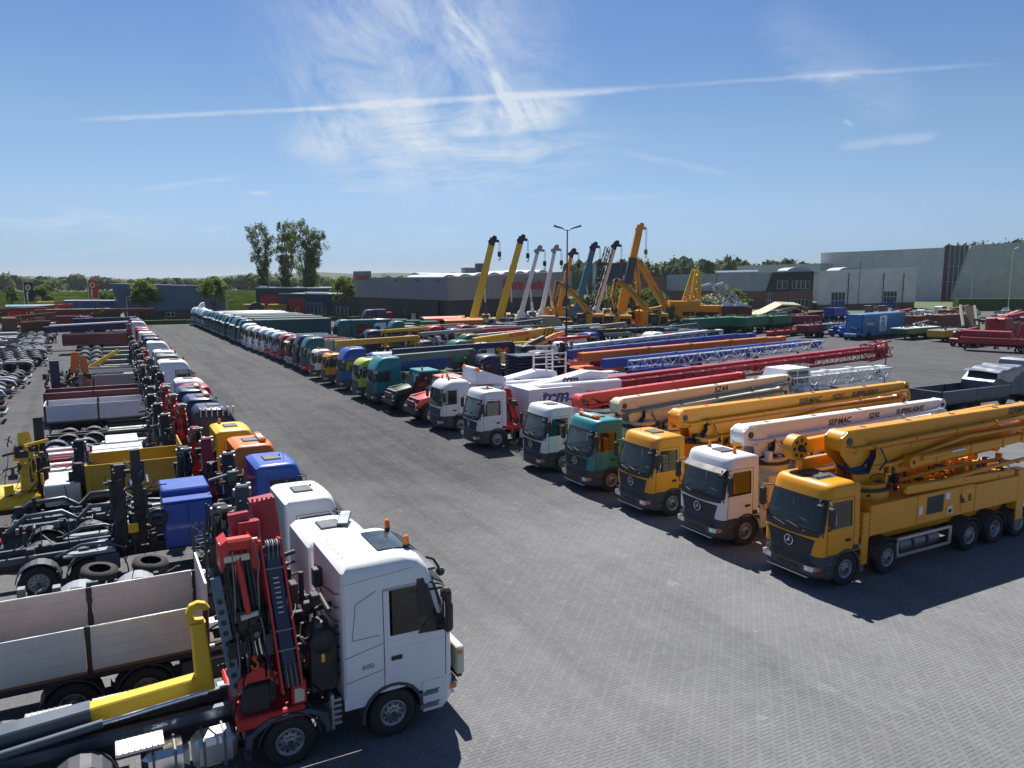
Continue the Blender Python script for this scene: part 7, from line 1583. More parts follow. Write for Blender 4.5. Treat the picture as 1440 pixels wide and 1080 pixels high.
# ------------------------------------------------------------------ excavators and crawler cranes
def exc(label, pg, body, stick, boomp, col=YELLOW, kind='excavator', w=1.0, tipw=.7, arm2=None, bodyh=2.2):
    g0 = P(*pg); t = thing(kind, label, 'excavator', (g0.x, g0.y, 0)); u = Vector((CR.x, CR.y, 0)); f = Vector((CF.x, CF.y, 0)).normalized()
    L = lambda p: Q(*p, g0)-t.location
    m = MB()
    for sg in (-1, 1):
        c = f*sg*1.3; m.beam(c-u*2.4+Vector((0, 0, .5)), c+u*2.4+Vector((0, 0, .5)), .6, .95, CHAS, b=.3)
    m.cyl((0, 0, .6), (0, 0, 1.5), 1.0, DGREY, n=16); m.build('track', t)
    x0, x1, y0, y1 = body; a = L((x0, (y0+y1)/2)); b = L((x1, (y0+y1)/2)); h = (y1-y0)*g0.length/FPX
    m = MB(); m.beam(a, b, 2.8, h, col, b=.15); m.beam(a.lerp(b, .55)-f*1.43, b-f*1.43+u*-.3, .1, h*.55, BLACK); m.beam(a-Vector((0, 0, h*.52)), b-Vector((0, 0, h*.52)), 3.0, .3, OCHRE); m.beam(a.lerp(b, .2)+Vector((0, 0, h*.5)), a.lerp(b, .6)+Vector((0, 0, h*.5)), 1.6, .35, DGREY, b=.05)
    clutter(m, min(a.x, b.x)+.5, max(a.x, b.x)-.5, -1.2, 1.2, (a.z+b.z)/2+h*.5, (a.z+b.z)/2+h*.5+.5, 24, [BLACK, DGREY, OCHRE, STEEL]); clutter(m, -3.5, 3.5, -2.2, -1.2, .9, 2.2, 40, [BLACK, DGREY, OCHRE, CHAS]); m.build('engine_house', t)
    m = MB(); k = a.lerp(b, .12)-f*1.5; m.beam(k-u*.8, k+u*.8, .9, h*.95, BLACK, b=.1); m.beam(k-u*.6-f*.5, k+u*.6-f*.5, .1, h*.5, GLASS); m.build('operator_cab', t)
    def arm(ps, ws, nm):
        m = MB(); ps = [L(p) for p in ps]
        for i in range(len(ps)-1): m.beam(ps[i], ps[i+1], ws[i]*.8, ws[i], col, ws[i+1]*.8, ws[i+1], b=.06, up=(f.x, f.y, 0)); m.cyl(ps[i]-f*ws[i]*.45, ps[i]+f*ws[i]*.45, ws[i]*.5, col, n=12)
        for i in range(len(ps)-1): q = Vector((0, 0, ws[i]*.55))-f*ws[i]*.42; m.cyl(ps[i].lerp(ps[i+1], .15)+q, ps[i].lerp(ps[i+1], .6)+q, .13, DGREY, n=7); m.cyl(ps[i].lerp(ps[i+1], .6)+q, ps[i].lerp(ps[i+1], .9)+q*.9, .07, CHROME, n=6); m.tube([ps[i]-f*ws[i]*.46, ps[i].lerp(ps[i+1], .5)-f*ws[i]*.5+Vector((0, 0, .15)), ps[i+1]-f*ws[i]*.46], .06, BLACK, 5)
        m.cyl(ps[-1]-f*.5, ps[-1]+f*.5, .3, DGREY, n=10); m.build(nm, t); return ps
    if boomp:
        ps = arm(boomp, [w*1.3]+[w*1.15]*(len(boomp)-2)+[w*.8], 'boom'); m = MB(); m.cyl(ps[0]+u*.4+Vector((0, 0, -.3)), ps[0].lerp(ps[1], .55)-Vector((0, 0, w*.6)), .16, CHROME, n=8); m.build('boom_ram', t)
    if stick: arm(stick, [w*.9]*(len(stick)-1)+[tipw], 'dipper_arm')
    return t
exc('yellow excavator with bent arm beside the lamp post', (835, 470), (812, 848, 441, 462), [(784, 398), (779, 420), (783, 444)], [(826, 436), (806, 412), (784, 397)], w=1.05)
exc('yellow crawler crane body with bent arm below the tallest boom', (868, 470), (850, 887, 443, 463), [(866, 396), (862, 418), (866, 436)], [(907, 432), (886, 408), (866, 394)], w=1.1)
exc('big yellow excavator with tall inverted V arm', (950, 458), (936, 976, 431, 447), [(893, 368), (897, 398), (898, 430)], [(938, 436), (918, 402), (905, 378), (895, 367)], w=1.45, tipw=1.1)
exc('yellow and black compact crawler machine right of the two engine houses', (926, 470), (914, 938, 441, 459), None, None, w=1.0)
g0 = P(770, 470); t = thing('wheel_loader', 'beige earthmoving machine left of the excavators', 'excavator', (g0.x, g0.y, 0)); u = Vector((CR.x, CR.y, 0)); f = Vector((CF.x, CF.y, 0)).normalized(); L = lambda p: Q(*p, g0)-t.location
m = MB(); m.prism([(-3.0, 1.6), (-2.6, 2.7), (-1.4, 3.4), (1.6, 3.4), (2.6, 2.4), (2.6, 1.6)], 'y', -1.3, 1.3, BEIGE); m.box(-3.4, 4.6, -1.35, 1.35, 1.2, 1.75, BEIGE, .08); m.box(3.0, 4.6, -1.2, 1.2, 1.7, 2.4, BROWN, .06); m.build('body', t, rot=(0, 0, -YAW))
m = MB(); m.beam(L((745, 452)), L((740, 442)), .4, .5, BEIGE); m.beam(L((745, 452)), L((757, 447)), .5, .5, BEIGE); m.build('lift_arm', t)
for x in (-2.2, 2.6):
    for sg in (-1, 1): tm, gm = wheel_meshes(.85, .6, 0); c = Vector((math.cos(-YAW)*x-math.sin(-YAW)*sg*1.4, math.sin(-YAW)*x+math.cos(-YAW)*sg*1.4, .85)); link('wheel', tm, t, c, (0, 0, -YAW))
# yellow perforated gantry section and white twin booms
g0 = P(978, 458); t = thing('crane_part', 'yellow perforated crane section standing upright behind the yellow deck', 'crane part', (g0.x, g0.y, 0)); L = lambda p: Q(*p, g0)-t.location
m = MB(); A, B, C, D = L((964, 424)), L((981, 424)), L((982, 380)), L((976, 378)); A2 = L((965, 415)); m.lattice((A+B)*.5, (C+D)*.5, 2.6, 2.8, 9, YEL2, .2, .9, 1.0)
m.beam(A, D, .3, .5, YEL2, .25, .35, up=(f.x, f.y, 0)); m.beam(B, C, .3, .5, YEL2, .25, .35, up=(f.x, f.y, 0)); m.build('lattice', t)
m = MB(); m.beam(L((955, 434)), L((1012, 434)), 3, 1.5, YELLOW, b=.15); m.beam(L((940, 427)), L((982, 427)), 2.6, 1.2, YELLOW, b=.15); clutter(m, -8, 8, -2, 1, 1.2, 3.2, 60, [YELLOW, BLACK, OCHRE, DGREY]); m.beam(L((955, 442)), L((1000, 442)), 2.5, 2.0, CHAS, b=.2); m.build('deck', t)
for i, (p0, p1) in enumerate((((1024, 430), (999, 399)), ((1042, 430), (1017, 398)))):
    g0 = P(p0[0]+2, 462); t = thing('aerial_lift', ('left', 'right')[i]+' one of two small slanted white booms before the blossoming bush', 'lift', (g0.x, g0.y, 0), 0, 'pair of small white booms'); L = lambda p: Q(*p, g0)-t.location
    a, b = L(p0), L(p1); m = MB(); m.lattice(a, b, 1.0, 1.1, 8, GREYP, .10); m.beam(b, b-u*1.8-Vector((0, 0, .5)), .5, .4, WHITE); m.build('boom', t)
    m = MB(); m.beam(a-u*1.6-Vector((0, 0, 1.2)), a+u*2-Vector((0, 0, 1.2)), 2.2, 2.2, MAROON, b=.2); m.beam(a-u*1.2+Vector((0, 0, .2)), a+u*1-Vector((0, 0, .2)), 1.4, 1.4, WHITE, b=.2); m.build('base', t)
    m = MB(); m.beam(a-u*2.2-Vector((0, 0, 3.2)), a+u*2.6-Vector((0, 0, 3.2)), 2.2, 2.6, CHAS, b=.2); m.build('undercarriage', t)

# ------------------------------------------------------------------ trailers, ramps, container, skips
def trailer(kind, label, p0, p1, zt, h, col, wd=2.5, under=CHAS, cat='trailer', axles=2, end=None, deck=None, extra=None):
    a = P(*p0); b = P(*p1); b = Vector((b.x, b.y, 0)); a = Vector((a.x, a.y, 0)); ang = math.atan2(b.y-a.y, b.x-a.x); L = (b-a).length
    t = thing(kind, label, cat, a, ang); m = MB(); m.box(0, L, -wd/2, wd/2, zt-h, zt, col, .05)
    for k in range(int(L/1.5)): m.box(k*1.5+.3, k*1.5+.4, -wd/2-.02, wd/2+.02, zt-h+.03, zt-.05, col)
    m.build('platform', t)
    if deck: m = MB(); m.box(.1, L-.1, -wd/2+.1, wd/2-.1, zt+.004, zt+.06, deck); m.build('deck', t)
    if L > 3: m = MB(); clutter(m, .4, L-.4, -wd*.42, wd*.42, zt+.05, zt+.3, int(L*3), [STEEL, DGREY, col, CHAS, RUST]); clutter(m, .4, L-.4, -wd/2-.05, -wd*.3, zt-h-.5, zt-h, int(L*2.5), [DGREY, CHAS, col]); m.build('fittings', t)
    m = MB(); m.box(.3, L-.3, -.5, .5, zt-h-.35, zt-h, under); m.box(.4, .7, -.9, -.7, .1, zt-h, under); m.box(L-.7, L-.4, -.9, -.7, .1, zt-h, under); m.build('chassis_frame', t)
    for k in range(axles):
        x = L*.62+k*1.4-(axles-1)*.3
        for sg in (-1, 1): wheel(t, min(x, L-.6), sg*(wd/2-.25), .48, .5, 0)
    return t
trailer('trailer', 'long dark green box-beam trailer left of the lowbed ramps', (966, 472), (1042, 466), 3.0, 1.7, GREEN)
trailer('trailer', 'green trailer with grey panel, middle of the green trailers', (1040, 470), (1072, 466), 3.1, 1.7, GREEN, axles=2)
trailer('trailer', 'green trailer with small wheels in front of the crimson drawbars', (1078, 466), (1105, 464), 3.0, 1.6, GREEN)
trailer('trailer', 'low teal platform trailer behind the orange crane boom', (870, 476), (950, 470), 1.7, .5, DTEAL, axles=3)
trailer('trailer', 'maroon trailer with yellow chevrons', (1095, 463), (1150, 462), 2.7, 1.5, MAROON)
trailer('trailer', 'red low drawbar lying behind the green trailers', (1080, 476), (1135, 470), 1.2, .5, RED, 1.0, axles=1)
trailer('trailer', 'maroon wheeled dolly with dark frame', (1128, 475), (1152, 473), 2.2, 1.2, MAROON, axles=2)
trailer('trailer', 'grey-green low trailer right of the maroon dolly', (1148, 470), (1195, 467), 1.9, .9, OLIVE)
a = P(1212, 478); b = P(1280, 470)
t = thing('container', 'blue shipping container with a white square R sign', 'container', (a.x, a.y, 0), R(14)); m = MB(); Lc = 17.5; m.box(0, Lc, 0, 2.8, .5, 4.2, SKYB, .04)
for k in range(46): x = .25+k*(Lc-.5)/45; m.box(x-.06, x+.06, -.04, .0, .75, 4.0, SKYB)
for k in range(8): m.box(-.04, 0, .2+k*.34, .36+k*.34, .75, 4.0, SKYB)
m.build('body', t)
m = MB()
for x in (0, Lc): m.box(x-.08, x+.08, -.05, .15, .5, 4.22, BLUE); m.box(x-.08, x+.08, 2.65, 2.85, .5, 4.22, BLUE)
m.box(0, Lc, -.06, .1, 4.05, 4.25, LBLUE); m.build('corner_post', t)
m = MB(); m.box(6.6, 9.6, -.075, -.06, 1.1, 3.8, WHITE); sg_ = m.build('sign', t); text('R', 'lettering', SKYB, 3.0, sg_, (7.15, -.078, 1.4), (PI/2, 0, 0), .004, 1.1, 0, 'LEFT', .08)
m = MB(); m.box(3.7, 4.4, -.06, -.05, 2.7, 3.3, BLACK); m.build('vent', t); text('TITAN', 'lettering', LBLUE, .75, t, (1.6, -.05, 1.3), (PI/2, -PI/2, 0), .004)
m = MB(); m.box(.2, Lc, .2, 2.6, .1, .5, CHAS); m.build('base_frame', t)
b = P(1209, 477); t = thing('tool_rig', 'blue wheeled drilling rig with coiled black hoses before the blue container', 'machine', (b.x, b.y, 0), R(14)); m = MB(); m.box(-4, 0, -1, 1, .6, 1.1, SKYB, .05); m.box(-.2, 2.8, -1.1, .8, 2.3, 2.9, GREYP, .05); m.build('frame', t); m = MB(); clutter(m, -3.6, 2.6, -1, 1, .8, 2.4, 90, [BLUE, BLACK, NAVY, DGREY, BLUE]); m.build('machinery', t)
for x in (-3, 1.2):
    for sg in (-1, 1): wheel(t, x, sg*1.0, .6, .4, 0)
b = P(1165, 460); t = thing('skip', 'deep blue open hopper standing on wheels left of the container', 'hopper', (b.x, b.y, 0), R(10)); m = MB(); m.prism([(0, 2.3), (-.1, 4.0), (5.1, 4.0), (4.8, 2.3)], 'y', -1.2, 1.2, BLUE); m.box(-.1, 5.1, -1.25, 1.25, 3.9, 4.05, NAVY); m.build('bin', t); m = MB(); m.box(0, 5, -1, 1, 1.2, 1.5, BLUE); m.box(5, 14, -.9, .9, 1.3, 2.0, SKYB, .1); m.build('frame', t)
for x in (.5, 3.2):
    for sg in (-1, 1): wheel(t, x, sg*1.1, .8, .5, 0, 1.7)
trailer('trailer', 'flat trailer with white deck, green side and stands, right of the container', (1263, 478), (1311, 474), 1.9, .9, GREEN, 3, deck=WHITE)
trailer('trailer', 'ochre yellow ballast trailer beside the white-decked one', (1315, 481), (1350, 478), 1.9, 1.1, OCHRE, 2.8, deck=GREYP, axles=2)
trailer('ballast_block', 'pile of rusty orange and beige crane parts behind the ochre trailer', (1312, 468), (1362, 464), 3.4, 2.6, BROWN, 3.2, axles=1, cat='crane part')
trailer('skip', 'brown open skip behind the flat trailers', (1279, 466), (1308, 463), 3.0, 2.2, RUST, 3, axles=1, cat='skip')
b = P(1372, 470); t = thing('loading_ramp', 'steep grey loading ramp with white edges, right of the crane parts', 'ramp', (b.x, b.y, 0)); L = lambda p: Q(*p, b)-t.location; f = Vector((CF.x, CF.y, 0)).normalized()
m = MB(); a0, a1, b0, b1 = L((1362, 458)), L((1374, 458)), L((1370, 431)), L((1384, 431)); m.beam((a0+a1)/2, (b0+b1)/2, 4.0, .4, PLANK, up=(u.y, -u.x, 0)) if False else m.add([a0, a1, b1+f*3, b0+f*3]+[v-Vector((0, 0, .5)) for v in (a0, a1, b1+f*3, b0+f*3)], [(0, 1, 2, 3), (4, 7, 6, 5), (0, 4, 5, 1), (1, 5, 6, 2), (2, 6, 7, 3), (3, 7, 4, 0)], PLANK); m.build('deck', t)
m = MB(); m.beam(L((1363, 462)), L((1386, 430))+f*2, .5, .5, WHITE) if False else None
m.beam(a1, b1+f*3, .35, .5, CREAM); m.beam(a0-u*1, L((1364, 430))+f*3, .35, .5, CREAM); m.build('edge_rail', t); m = MB(); m.beam(a1*.5, b1*.5+f, 1, 1, CHAS); m.build('stand', t)
# crimson crane carrier at the right edge
t = trailer('crane_carrier', 'crimson crane carrier with boom rests at the right edge behind the flat trailers', (1352, 492), (1500, 500), 2.0, .9, CRIM, 3, axles=3, cat='mobile crane')
m = MB(); m.box(0, 6, -1, 1, 2.0, 2.9, CRIM, .06); m.beam((7, 0, 2), (7.2, 0, 4.0), .9, .9, CRIM, .7, .7, b=.1, up=(0, 1, 0)); m.box(10, 20, -1.2, 1.2, 2.0, 2.7, CRIM, .06); m.box(10.4, 11.0, -1.3, -1.2, 2.0, 3.4, PWHITE); clutter(m, 1, 19, -1.3, 1.3, 1.2, 3.3, 130, [CRIM, MAROON, BLACK, DGREY]); m.build('superstructure', t)
# lowbed trailers with humped decks
for i, (pts, lb, c) in enumerate((([(975, 449), (1000, 438), (1012, 436)], 'grey-brown steep lowbed ramp, left of the two slanted ramps', PLANK), ([(1008, 452), (1030, 436), (1042, 432)], 'grey steep lowbed ramp, right of the two slanted ramps', PLANK), ([(1058, 446), (1078, 439), (1100, 428), (1127, 429), (1136, 433)], 'humped wood-decked lowbed trailer left of the street pole', BEIGE))):
    b = P(pts[0][0]+15, 458+i*-2); t = thing('lowbed_trailer', lb, 'trailer', (b.x, b.y, 0)); LL = [Q(*p, b)-t.location for p in pts]; m = MB()
    for p, q in zip(LL, LL[1:]):
        vs = [p, q, q+f*5+Vector((0, 0, .5)), p+f*5+Vector((0, 0, .5))]; m.add(vs+[v-Vector((0, 0, .4)) for v in vs], [(0, 1, 2, 3), (4, 7, 6, 5), (0, 4, 5, 1), (1, 5, 6, 2), (2, 6, 7, 3), (3, 7, 4, 0)], c)
    m.build('deck', t); m = MB()
    for p, q in zip(LL, LL[1:]): m.beam(p-Vector((0, 0, .7)), q-Vector((0, 0, .7)), .4, .7, CHAS if i < 2 else MAROON)
    c0 = LL[-1]; m.beam(Vector((c0.x, c0.y, 0))-u*2+f*2, c0-u*3+f*2-Vector((0, 0, .5)), 3.5, 3.0, CHAS); m.build('chassis_frame', t)
    for k in range(2 if i < 2 else 3):
        c = Vector((c0.x, c0.y, 0))-u*(1+1.3*k); tm, gm = wheel_meshes(.5, .5, 0); link('wheel', tm, t, (c.x, c.y, .7 if i < 2 else 2.2), (0, 0, -YAW))

# ------------------------------------------------------------------ parked cars
def parked_car(label, px, py, col, ang, van=False, i=0):
    b = P(px, py); s = 1.15; t = thing('parked_car', label, 'car', (b.x, b.y, 0), ang, 'cars parked behind the yard'); t.scale = (s, s, s)
    m = MB(); hw = .86
    sec = [(-2.2, .35, .62), (-2.15, .35, .95), (-1.3, .3, 1.0), (.9, .3, .92), (1.9, .3, .78), (2.2, .35, .6)]
    if van: prof = [(-2.3, .35), (-2.3, 1.75), (-2.1, 1.9), (1.0, 1.9), (1.55, 1.2), (2.2, 1.0), (2.3, .4)]
    else: prof = [(-2.2, .35), (-2.22, .85), (-2.05, 1.0), (-1.5, 1.02), (1.0, .96), (1.9, .84), (2.2, .66), (2.22, .38)]
    n = len(prof); vs = [(x, y*w, z) for y in (-1, 1) for x, z in prof for w in (hw,)]
    m.add(vs, [list(range(n)), list(range(2*n-1, n-1, -1))]+[(k, (k+1) % n, n+(k+1) % n, n+k) for k in range(n)], col)
    if not van: m.add([(-1.75, -.78, 1.0), (-1.2, -.62, 1.42), (.1, -.62, 1.44), (.95, -.78, .96), (-1.75, .78, 1.0), (-1.2, .62, 1.42), (.1, .62, 1.44), (.95, .78, .96)], [(0, 1, 2, 3), (7, 6, 5, 4), (0, 4, 5, 1), (1, 5, 6, 2), (2, 6, 7, 3)], col)
    m.build('car_body', t)
    m = MB()
    if van:
        for sg in (-1, 1): m.prism([(-1.9, 1.2), (-1.9, 1.7), (.9, 1.7), (1.3, 1.2)], 'y', sg*.865, sg*.875, GLASS)
        m.add([(1.06, -.8, 1.85), (1.06, .8, 1.85), (1.58, .8, 1.22), (1.58, -.8, 1.22)], [(0, 1, 2, 3)], GLASS)
    else:
        for sg in (-1, 1): m.add([(-1.5, sg*.775, 1.06), (-1.12, sg*.65, 1.36), (.05, sg*.65, 1.38), (.72, sg*.77, 1.03)], [(0, 1, 2, 3)], GLASS)
        m.add([(.18, -.58, 1.425), (.18, .58, 1.425), (.93, .72, 1.0), (.93, -.72, 1.0)], [(0, 1, 2, 3)], GLASS); m.add([(-1.27, -.58, 1.39), (-1.27, .58, 1.39), (-1.74, .72, 1.04), (-1.74, -.72, 1.04)], [(0, 1, 2, 3)], GLASS)
    m.build('car_window', t)
    for x in (-1.35, 1.4):
        for sg in (-1, 1): wheel(t, x, sg*.78, .33, .22, 0)
    for sg in (-1, 1):
        m = MB(); m.box(2.13, 2.235, sg*.45, sg*.75, .6, .72, LAMP, .02); m.build('headlight', t)
CARC = [('white', WHITE), ('silver', GREYP), ('pale blue', LBLUE), ('black', BLACK), ('red', RED), ('dark blue', NAVY)]
spec = [(1185, 446, 0, 'silver car half hidden behind the deep blue hopper', 0, 1), (1178, 441, 0, 'black car before the blue doors of the pale warehouse', 0, 3), (1209, 451, 0, 'white car left of the stone bollards behind the container', 0, 0), (1230, 437, 0, 'dark blue car near the warehouse wall, behind the container', 0, 5),
 (1266, 444, 0, 'white estate car, left end of the car park above the container', 0, 0), (1283, 447, 0, 'black car beside the white estate car', 0, 3), (1305, 446, 0, 'silver-white car in the middle of the car park', 0, 0), (1323, 441, 1, 'white van at the foot of the slanted glass corner', 1, 0), (1320, 451, 0, 'white car in front of the white van', 0, 0), (1340, 444, 0, 'black car right of the white van', 0, 3), (1355, 449, 0, 'pale blue car left of the grey ramp', 0, 2), (1385, 455, 0, 'black car behind the grey ramp', 0, 3),
 (1403, 446, 0, 'dark blue car below the tall clipped hedge', 0, 5), (1428, 448, 0, 'white car near the right edge below the hedge', 0, 0), (1407, 455, 0, 'silver car between the dark blue and the red one', 0, 1), (1422, 461, 0, 'bright red car near the right edge', 0, 4), (1438, 457, 0, 'crimson car at the right edge', 0, 4),
 (1250, 441, 0, 'silver car second from the left in the car park', 0, 1), (1296, 440, 0, 'pale blue car behind the silver-white one', 0, 2), (1370, 443, 0, 'white car behind the top of the grey ramp', 0, 0), (1398, 452, 0, 'pale blue car before the dark blue one', 0, 2), (1415, 441, 0, 'silver car close under the hedge', 0, 1), (1432, 443, 0, 'black car close under the hedge at the right edge', 0, 3)]
for i, (px, py, v, lb, van, ci) in enumerate(spec): parked_car(lb, px, py, CARC[ci][1] if 'crimson' not in lb else CRIM, R((200, 20, 205, 15)[i % 4]), van, i)
for i, px in enumerate((1222, 1241)):
    b = P(px, 449); t = thing('stone_pillar', ('left', 'right')[i]+' brown brick pillar behind the blue container', 'pillar', (b.x, b.y, 0)); m = MB(); m.box(-.8, .8, -.8, .8, 0, 3.2, C_BR, .05); m.build('shaft', t); m = MB(); m.box(-.95, .95, -.95, .95, 3.2, 3.5, DGREY, .05); m.build('cap', t)

# ------------------------------------------------------------------ left: rows of bare chassis with black mudguards
def bare(label, x, y, c, lbl=None):
    t = thing('truck_chassis', label, 'chassis', (x, y, 0), 0, 'bare chassis parked along the left edge')
    m = MB(); m.box(-9, 0, -.46, -.36, .75, 1.0, CHAS); m.box(-9, 0, .36, .46, .75, 1.0, CHAS); m.box(-.1, .1, -1.2, 1.2, .55, .75, c, .02)
    for k in range(7): m.box(-.8-k*1.25, -.65-k*1.25, -.4, .4, .8, .95, CHAS)
    m.box(-7.6, -5.4, -1, 1, .95, 1.1, c, .02); m.build('chassis_frame', t)
    for ax in (-1.0, -2.4, -3.8, -7.0):
        for sg in (-1, 1): wheel(t, ax, sg*.95, .52, .5, 0)
        if ax > -5:
            for sg in (-1, 1): m = MB(); arch(m, ax, .56, .60, 5, 175, sg*.62, sg*1.24, .05, DGREY, 10); m.build('mudguard', t)
    m = MB(); m.box(.08, .16, -1.15, -.95, .6, .7, REDL, .01); m.build('tail_light', t); return t
def bare2(label, x, y):
    t = thing('truck_chassis', label, 'chassis', (x, y, 0), 0, 'bare chassis parked along the left edge'); m = MB()
    for sg in (-1, 1): m.box(-9, 0, sg*.46, sg*.36, .8, 1.05, DSTEEL)
    for k in range(6): m.box(-.8-k*1.4, -.6-k*1.4, -1.1, 1.1, .85, 1.0, DSTEEL)
    m.box(-3.4, -1.2, -1.15, -.6, 1.12, 1.18, WHITE, .01); m.box(-8.4, -5.8, -1.2, 1.2, 1.1, 1.5, GREYP, .05); m.build('chassis_frame', t)
    for ax in (-1.2, -2.6, -7.0):
        for sg in (-1, 1): wheel(t, ax, sg*.95, .52, .5, 0)
    for sg in (-1, 1): m = MB(); m.prism([(-.3, .7), (-.5, 1.1), (-1.1, 1.3), (-2.9, 1.3), (-3.3, 1.05), (-3.4, .7), (-3.3, .7), (-2.8, 1.2), (-1.2, 1.2), (-.6, 1.0)], 'y', sg*.62, sg*1.24, GREYP); m.build('mudguard', t)
    m = MB(); clutter(m, -8.5, -.5, -1, 1, .9, 1.3, 24, [DGREY, STEEL, CHAS]); m.build('fittings', t); return t
pr = None; pr2 = None; k = 0
ys = [57.5, 60.8, 64.1, 67.4, 70.6, 73.9, 77.2, 80.5, 83.8, 87.0]+[97.5+3.3*i for i in range(18)]
for i, y in enumerate(ys):
    x = -6.9 if i < 10 else -6.3-.012*(y-97)
    lb = (f'bare chassis with black mudguards, {ORD[i]} of the nearer batch along the left edge' if i < 10 else f'bare chassis with black mudguards, {ORD[i-10]} of the farther batch along the left edge')
    if pr is None: pr = bare(lb, x, y, GREYP)
    elif i in (3, 13): bare(lb, x, y, MAROON)
    elif i == 1: pr2 = bare2(lb, x, y)
    else: clone(pr2 if i % 3 == 1 or i % 5 == 0 else pr, None, (x+rnd.uniform(-.8, .4), y, 0), lb)
# far left machines
def heap(kind, label, px, py, L, W, H, cols, ang=0, cat='machine', n=80):
    b = P(px, py); t = thing(kind, label, cat, (b.x, b.y, 0), R(ang)); m = MB(); m.box(0, L, -W/2, W/2, .6, 1.3, cols[0], .1); m.box(L*.1, L*.35, -W/2, W/2, 1.3, H*.9, cols[0], .2); m.box(L*.4, L*.9, -W*.35, W*.35, 1.3, H*.7, cols[-1], .15); m.build('body', t)
    m = MB(); clutter(m, 0, L, -W/2, W/2, 1, H, n, cols+[BLACK, DGREY]); m.beam((0, 0, H*.8), (L, .3, H), .6, .6, cols[0]); m.build('crane_arm', t)
    for x in (L*.15, L*.5, L*.85):
        for sg in (-1, 1): wheel(t, x, sg*W*.42, .55, .4, 0)
    return t
for i, (px, py, L_, W_, H_, cols, lb) in enumerate(((1112, 460, 9, 3, 3.0, [MAROON, CRIM, BLACK], 'heap of maroon crane frames below the humped lowbed'), (1066, 464, 8, 3, 3.2, [DGREEN, GREEN, BLACK], 'dark green winch machinery behind the green trailers'), (1000, 468, 9, 3, 2.6, [DGREEN, OLIVE, STEEL], 'low dark green undercarriage left of the green trailers'), (925, 478, 10, 3, 2.2, [DTEAL, STEEL, GREYP], 'low teal machinery before the crawler machines'), (1230, 462, 7, 3, 3.2, [BROWN, ORANGE, STEEL], 'orange-brown machinery behind the blue container'), (1322, 462, 9, 3, 4.4, [BROWN, ORANGE, SALM], 'salmon and brown crane parts left of the grey ramp'), (1392, 482, 10, 3.2, 4.4, [CRIM, RED, MAROON], 'crimson crane machinery right of the grey ramp'), (1425, 474, 8, 3, 4.0, [MAROON, RED, PWHITE], 'dark red crane machinery near the right edge'), (1150, 455, 7, 3, 2.5, [BLACK, DGREY, OLIVE], 'dark machinery left of the deep blue hopper'), (1345, 488, 5, 2.6, 2.6, [MAROON, BLACK, RED], 'wheeled maroon winch unit before the grey ramp'), (820, 480, 9, 3, 2.6, [STEEL, DGREY, YEL2], 'grey and yellow machinery before the engine houses'), (700, 476, 10, 3, 2.8, [DSTEEL, WHITE, BLACK], 'grey and white machinery before the tall yellow cranes'), (893, 466, 6, 3, 4.6, [YELLOW, OCHRE, BLACK], 'yellow crawler machinery between the engine houses'), (1255, 458, 6, 3, 3.4, [RED, MAROON, BLACK], 'red and maroon machinery behind the blue container'), (1288, 472, 4, 2.5, 2.4, [DGREY, WHITE, BLACK], 'grey and white machine between the blue container and the ochre trailer'), (1410, 466, 7, 3, 3.6, [SALM, MAROON, DGREY], 'salmon and maroon machinery behind the crimson carrier'), (1085, 455, 7, 3, 3.4, [OLIVE, BROWN, BLACK], 'olive and brown machinery left of the humped lowbed'), (1172, 474, 6, 2.6, 2.0, [BLUE, NAVY, BLACK], 'low blue machine with black wheels left of the container rig'))):
    heap('machinery', lb, px, py, L_, W_, H_, cols, -8+5*(i % 4), n=70)
t = carrier('mobile_crane', 'long dark red mobile crane with boom along the far left end', -12, 9.5, 196-20, MAROON, CRIM, MAROON, 3.7, 3.8, wheels=5); t.rotation_euler.z = PI
t = carrier('mobile_crane', 'second dark red mobile crane right behind the first at the far left', -30, -10, 181, CRIM, MAROON, MAROON, 3.9, 4.1, wheels=5)
heap('mobile_crane', 'red mobile crane with white cab parts, far left before the dark red cranes', 45, 464, 12, 2.6, 3.6, [MAROON, CRIM, WHITE], 3)
heap('crane_part', 'red and yellow striped jib parts at the far left', 3, 462, 13, 3, 4.6, [RED, YEL2, ORANGE], 8)
heap('crane_part', 'rusty assorted crane parts at the left edge', -5, 476, 9, 3, 4, [BROWN, STEEL, RUST], 5)
heap('crane_part', 'ochre yellow crane parts by the black banner foot', 42, 443, 18, 3, 4.2, [OCHRE, YEL2, BROWN], 3)
t = trailer('trailer', 'pale blue-grey box trailer among the red cranes at the left', (42, 470), (74, 468), 2.0, 1.2, LBLUE)
for i, px in enumerate((93, 117, 142)):
    b = P(px, 447); t = thing('lorry_box', ('leftmost', 'middle', 'rightmost')[i]+' of three blue box bodies with pale roofs below the red banner', 'container', (b.x, b.y, 0), R(0), 'blue box bodies'); m = MB(); m.box(0, 5.0, -2, 2, 1.0, 4.4, BLUE if i != 9 else NAVY, .06); m.build('body', t); m = MB(); m.box(-.1, 5.1, -2.1, 2.1, 4.4, 4.6, PWHITE, .04); m.box(3.2, 5.02, -2.05, -2.0, 1.0, 4.4, OLIVE); m.build('roof', t)
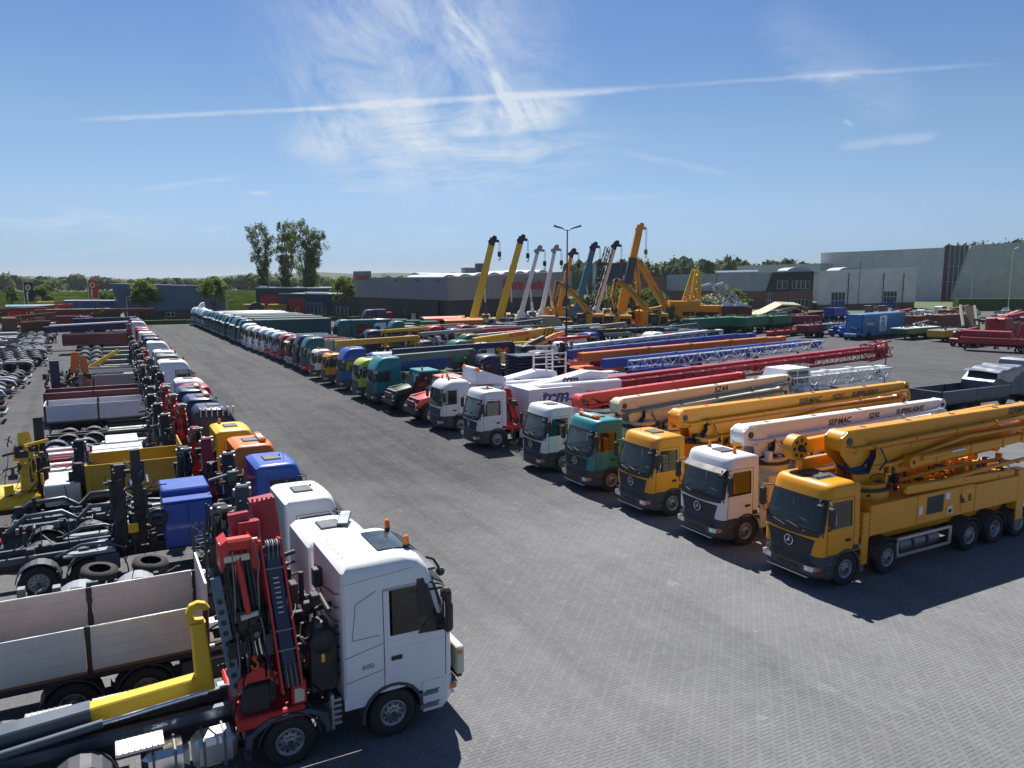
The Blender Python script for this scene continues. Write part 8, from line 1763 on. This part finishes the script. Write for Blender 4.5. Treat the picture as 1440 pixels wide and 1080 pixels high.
b = P(10, 452); t = thing('lorry_box', 'teal covered lorry body at the far left edge', 'container', (b.x, b.y, 0)); m = MB(); m.prism([(-1.5, .9), (-1.5, 3.6), (0, 4.0), (1.5, 3.6), (1.5, .9)], 'x', 0, 10, TEAL); m.build('body', t); m = MB(); m.box(0, 10, -1.3, 1.3, .4, .9, CHAS); m.build('chassis', t)
# boom truck with white-and-blue telescopic boom crossing the left row
t = carrier('mobile_crane', 'blue mobile crane with white-topped boom left of the far left row', -4.5, 5.0, 140, NAVY, NAVY, NAVY, 3.4, 3.6, wheels=4)
t = trailer('trailer', 'maroon drop-side trailer left of the small white trucks', (117, 472), (178, 470), 2.4, 1.4, MAROON)
# ochre containers behind the teal run
for i, (px, w, c) in enumerate(((344, 5.5, OCHRE), (378, 6.0, OCHRE))):
    b = P(px, 444); t = thing('ballast_block', ('left', 'right')[i]+' ochre block behind the far teal trucks', 'container', (b.x, b.y, 0), 0, 'ochre blocks'); m = MB(); m.box(0, w, -1.2, 1.2, .3, 3.2, c, .1)
    for k in range(4): m.box(-.03, w+.03, -1.23, 1.23, .7+k*.6, .78+k*.6, BROWN)
    m.build('body', t); m = MB(); m.box(.2, w-.2, -1, 1, 0, .3, CHAS); m.build('feet', t)
b = P(361, 445); t = thing('cable_drum', 'dark round cable drum between the two ochre blocks', 'drum', (b.x, b.y, 0)); m = MB(); m.lathe([(.4, -.8), (1.9, -.8), (1.9, -.65), (1.3, -.6), (1.3, .6), (1.9, .65), (1.9, .8), (.4, .8)], (0, 0, 1.9), (0, 1, 0), DGREY, 24); m.build('drum', t); m = MB(); m.box(-1.6, 1.6, -1, 1, 0, .12, PLANK); m.build('base', t)
# fence panel below the camera
b = Vector((3.6, 12.4, 0)); t = thing('mesh_fence', 'dark mesh fence panels by the rear of the nearest truck', 'fence', b)
for k in range(2):
    m = MB()
    for i in range(18): x = -2.4*k-i*.14; m.cyl((x, 0, 0), (x, 0, 1.6), .012, BLACK, n=4)
    for z in (.05, .8, 1.58): m.cyl((-2.4*k, 0, z), (-2.4*k-2.38, 0, z), .02, BLACK, n=5)
    m.build('fence_panel', t)
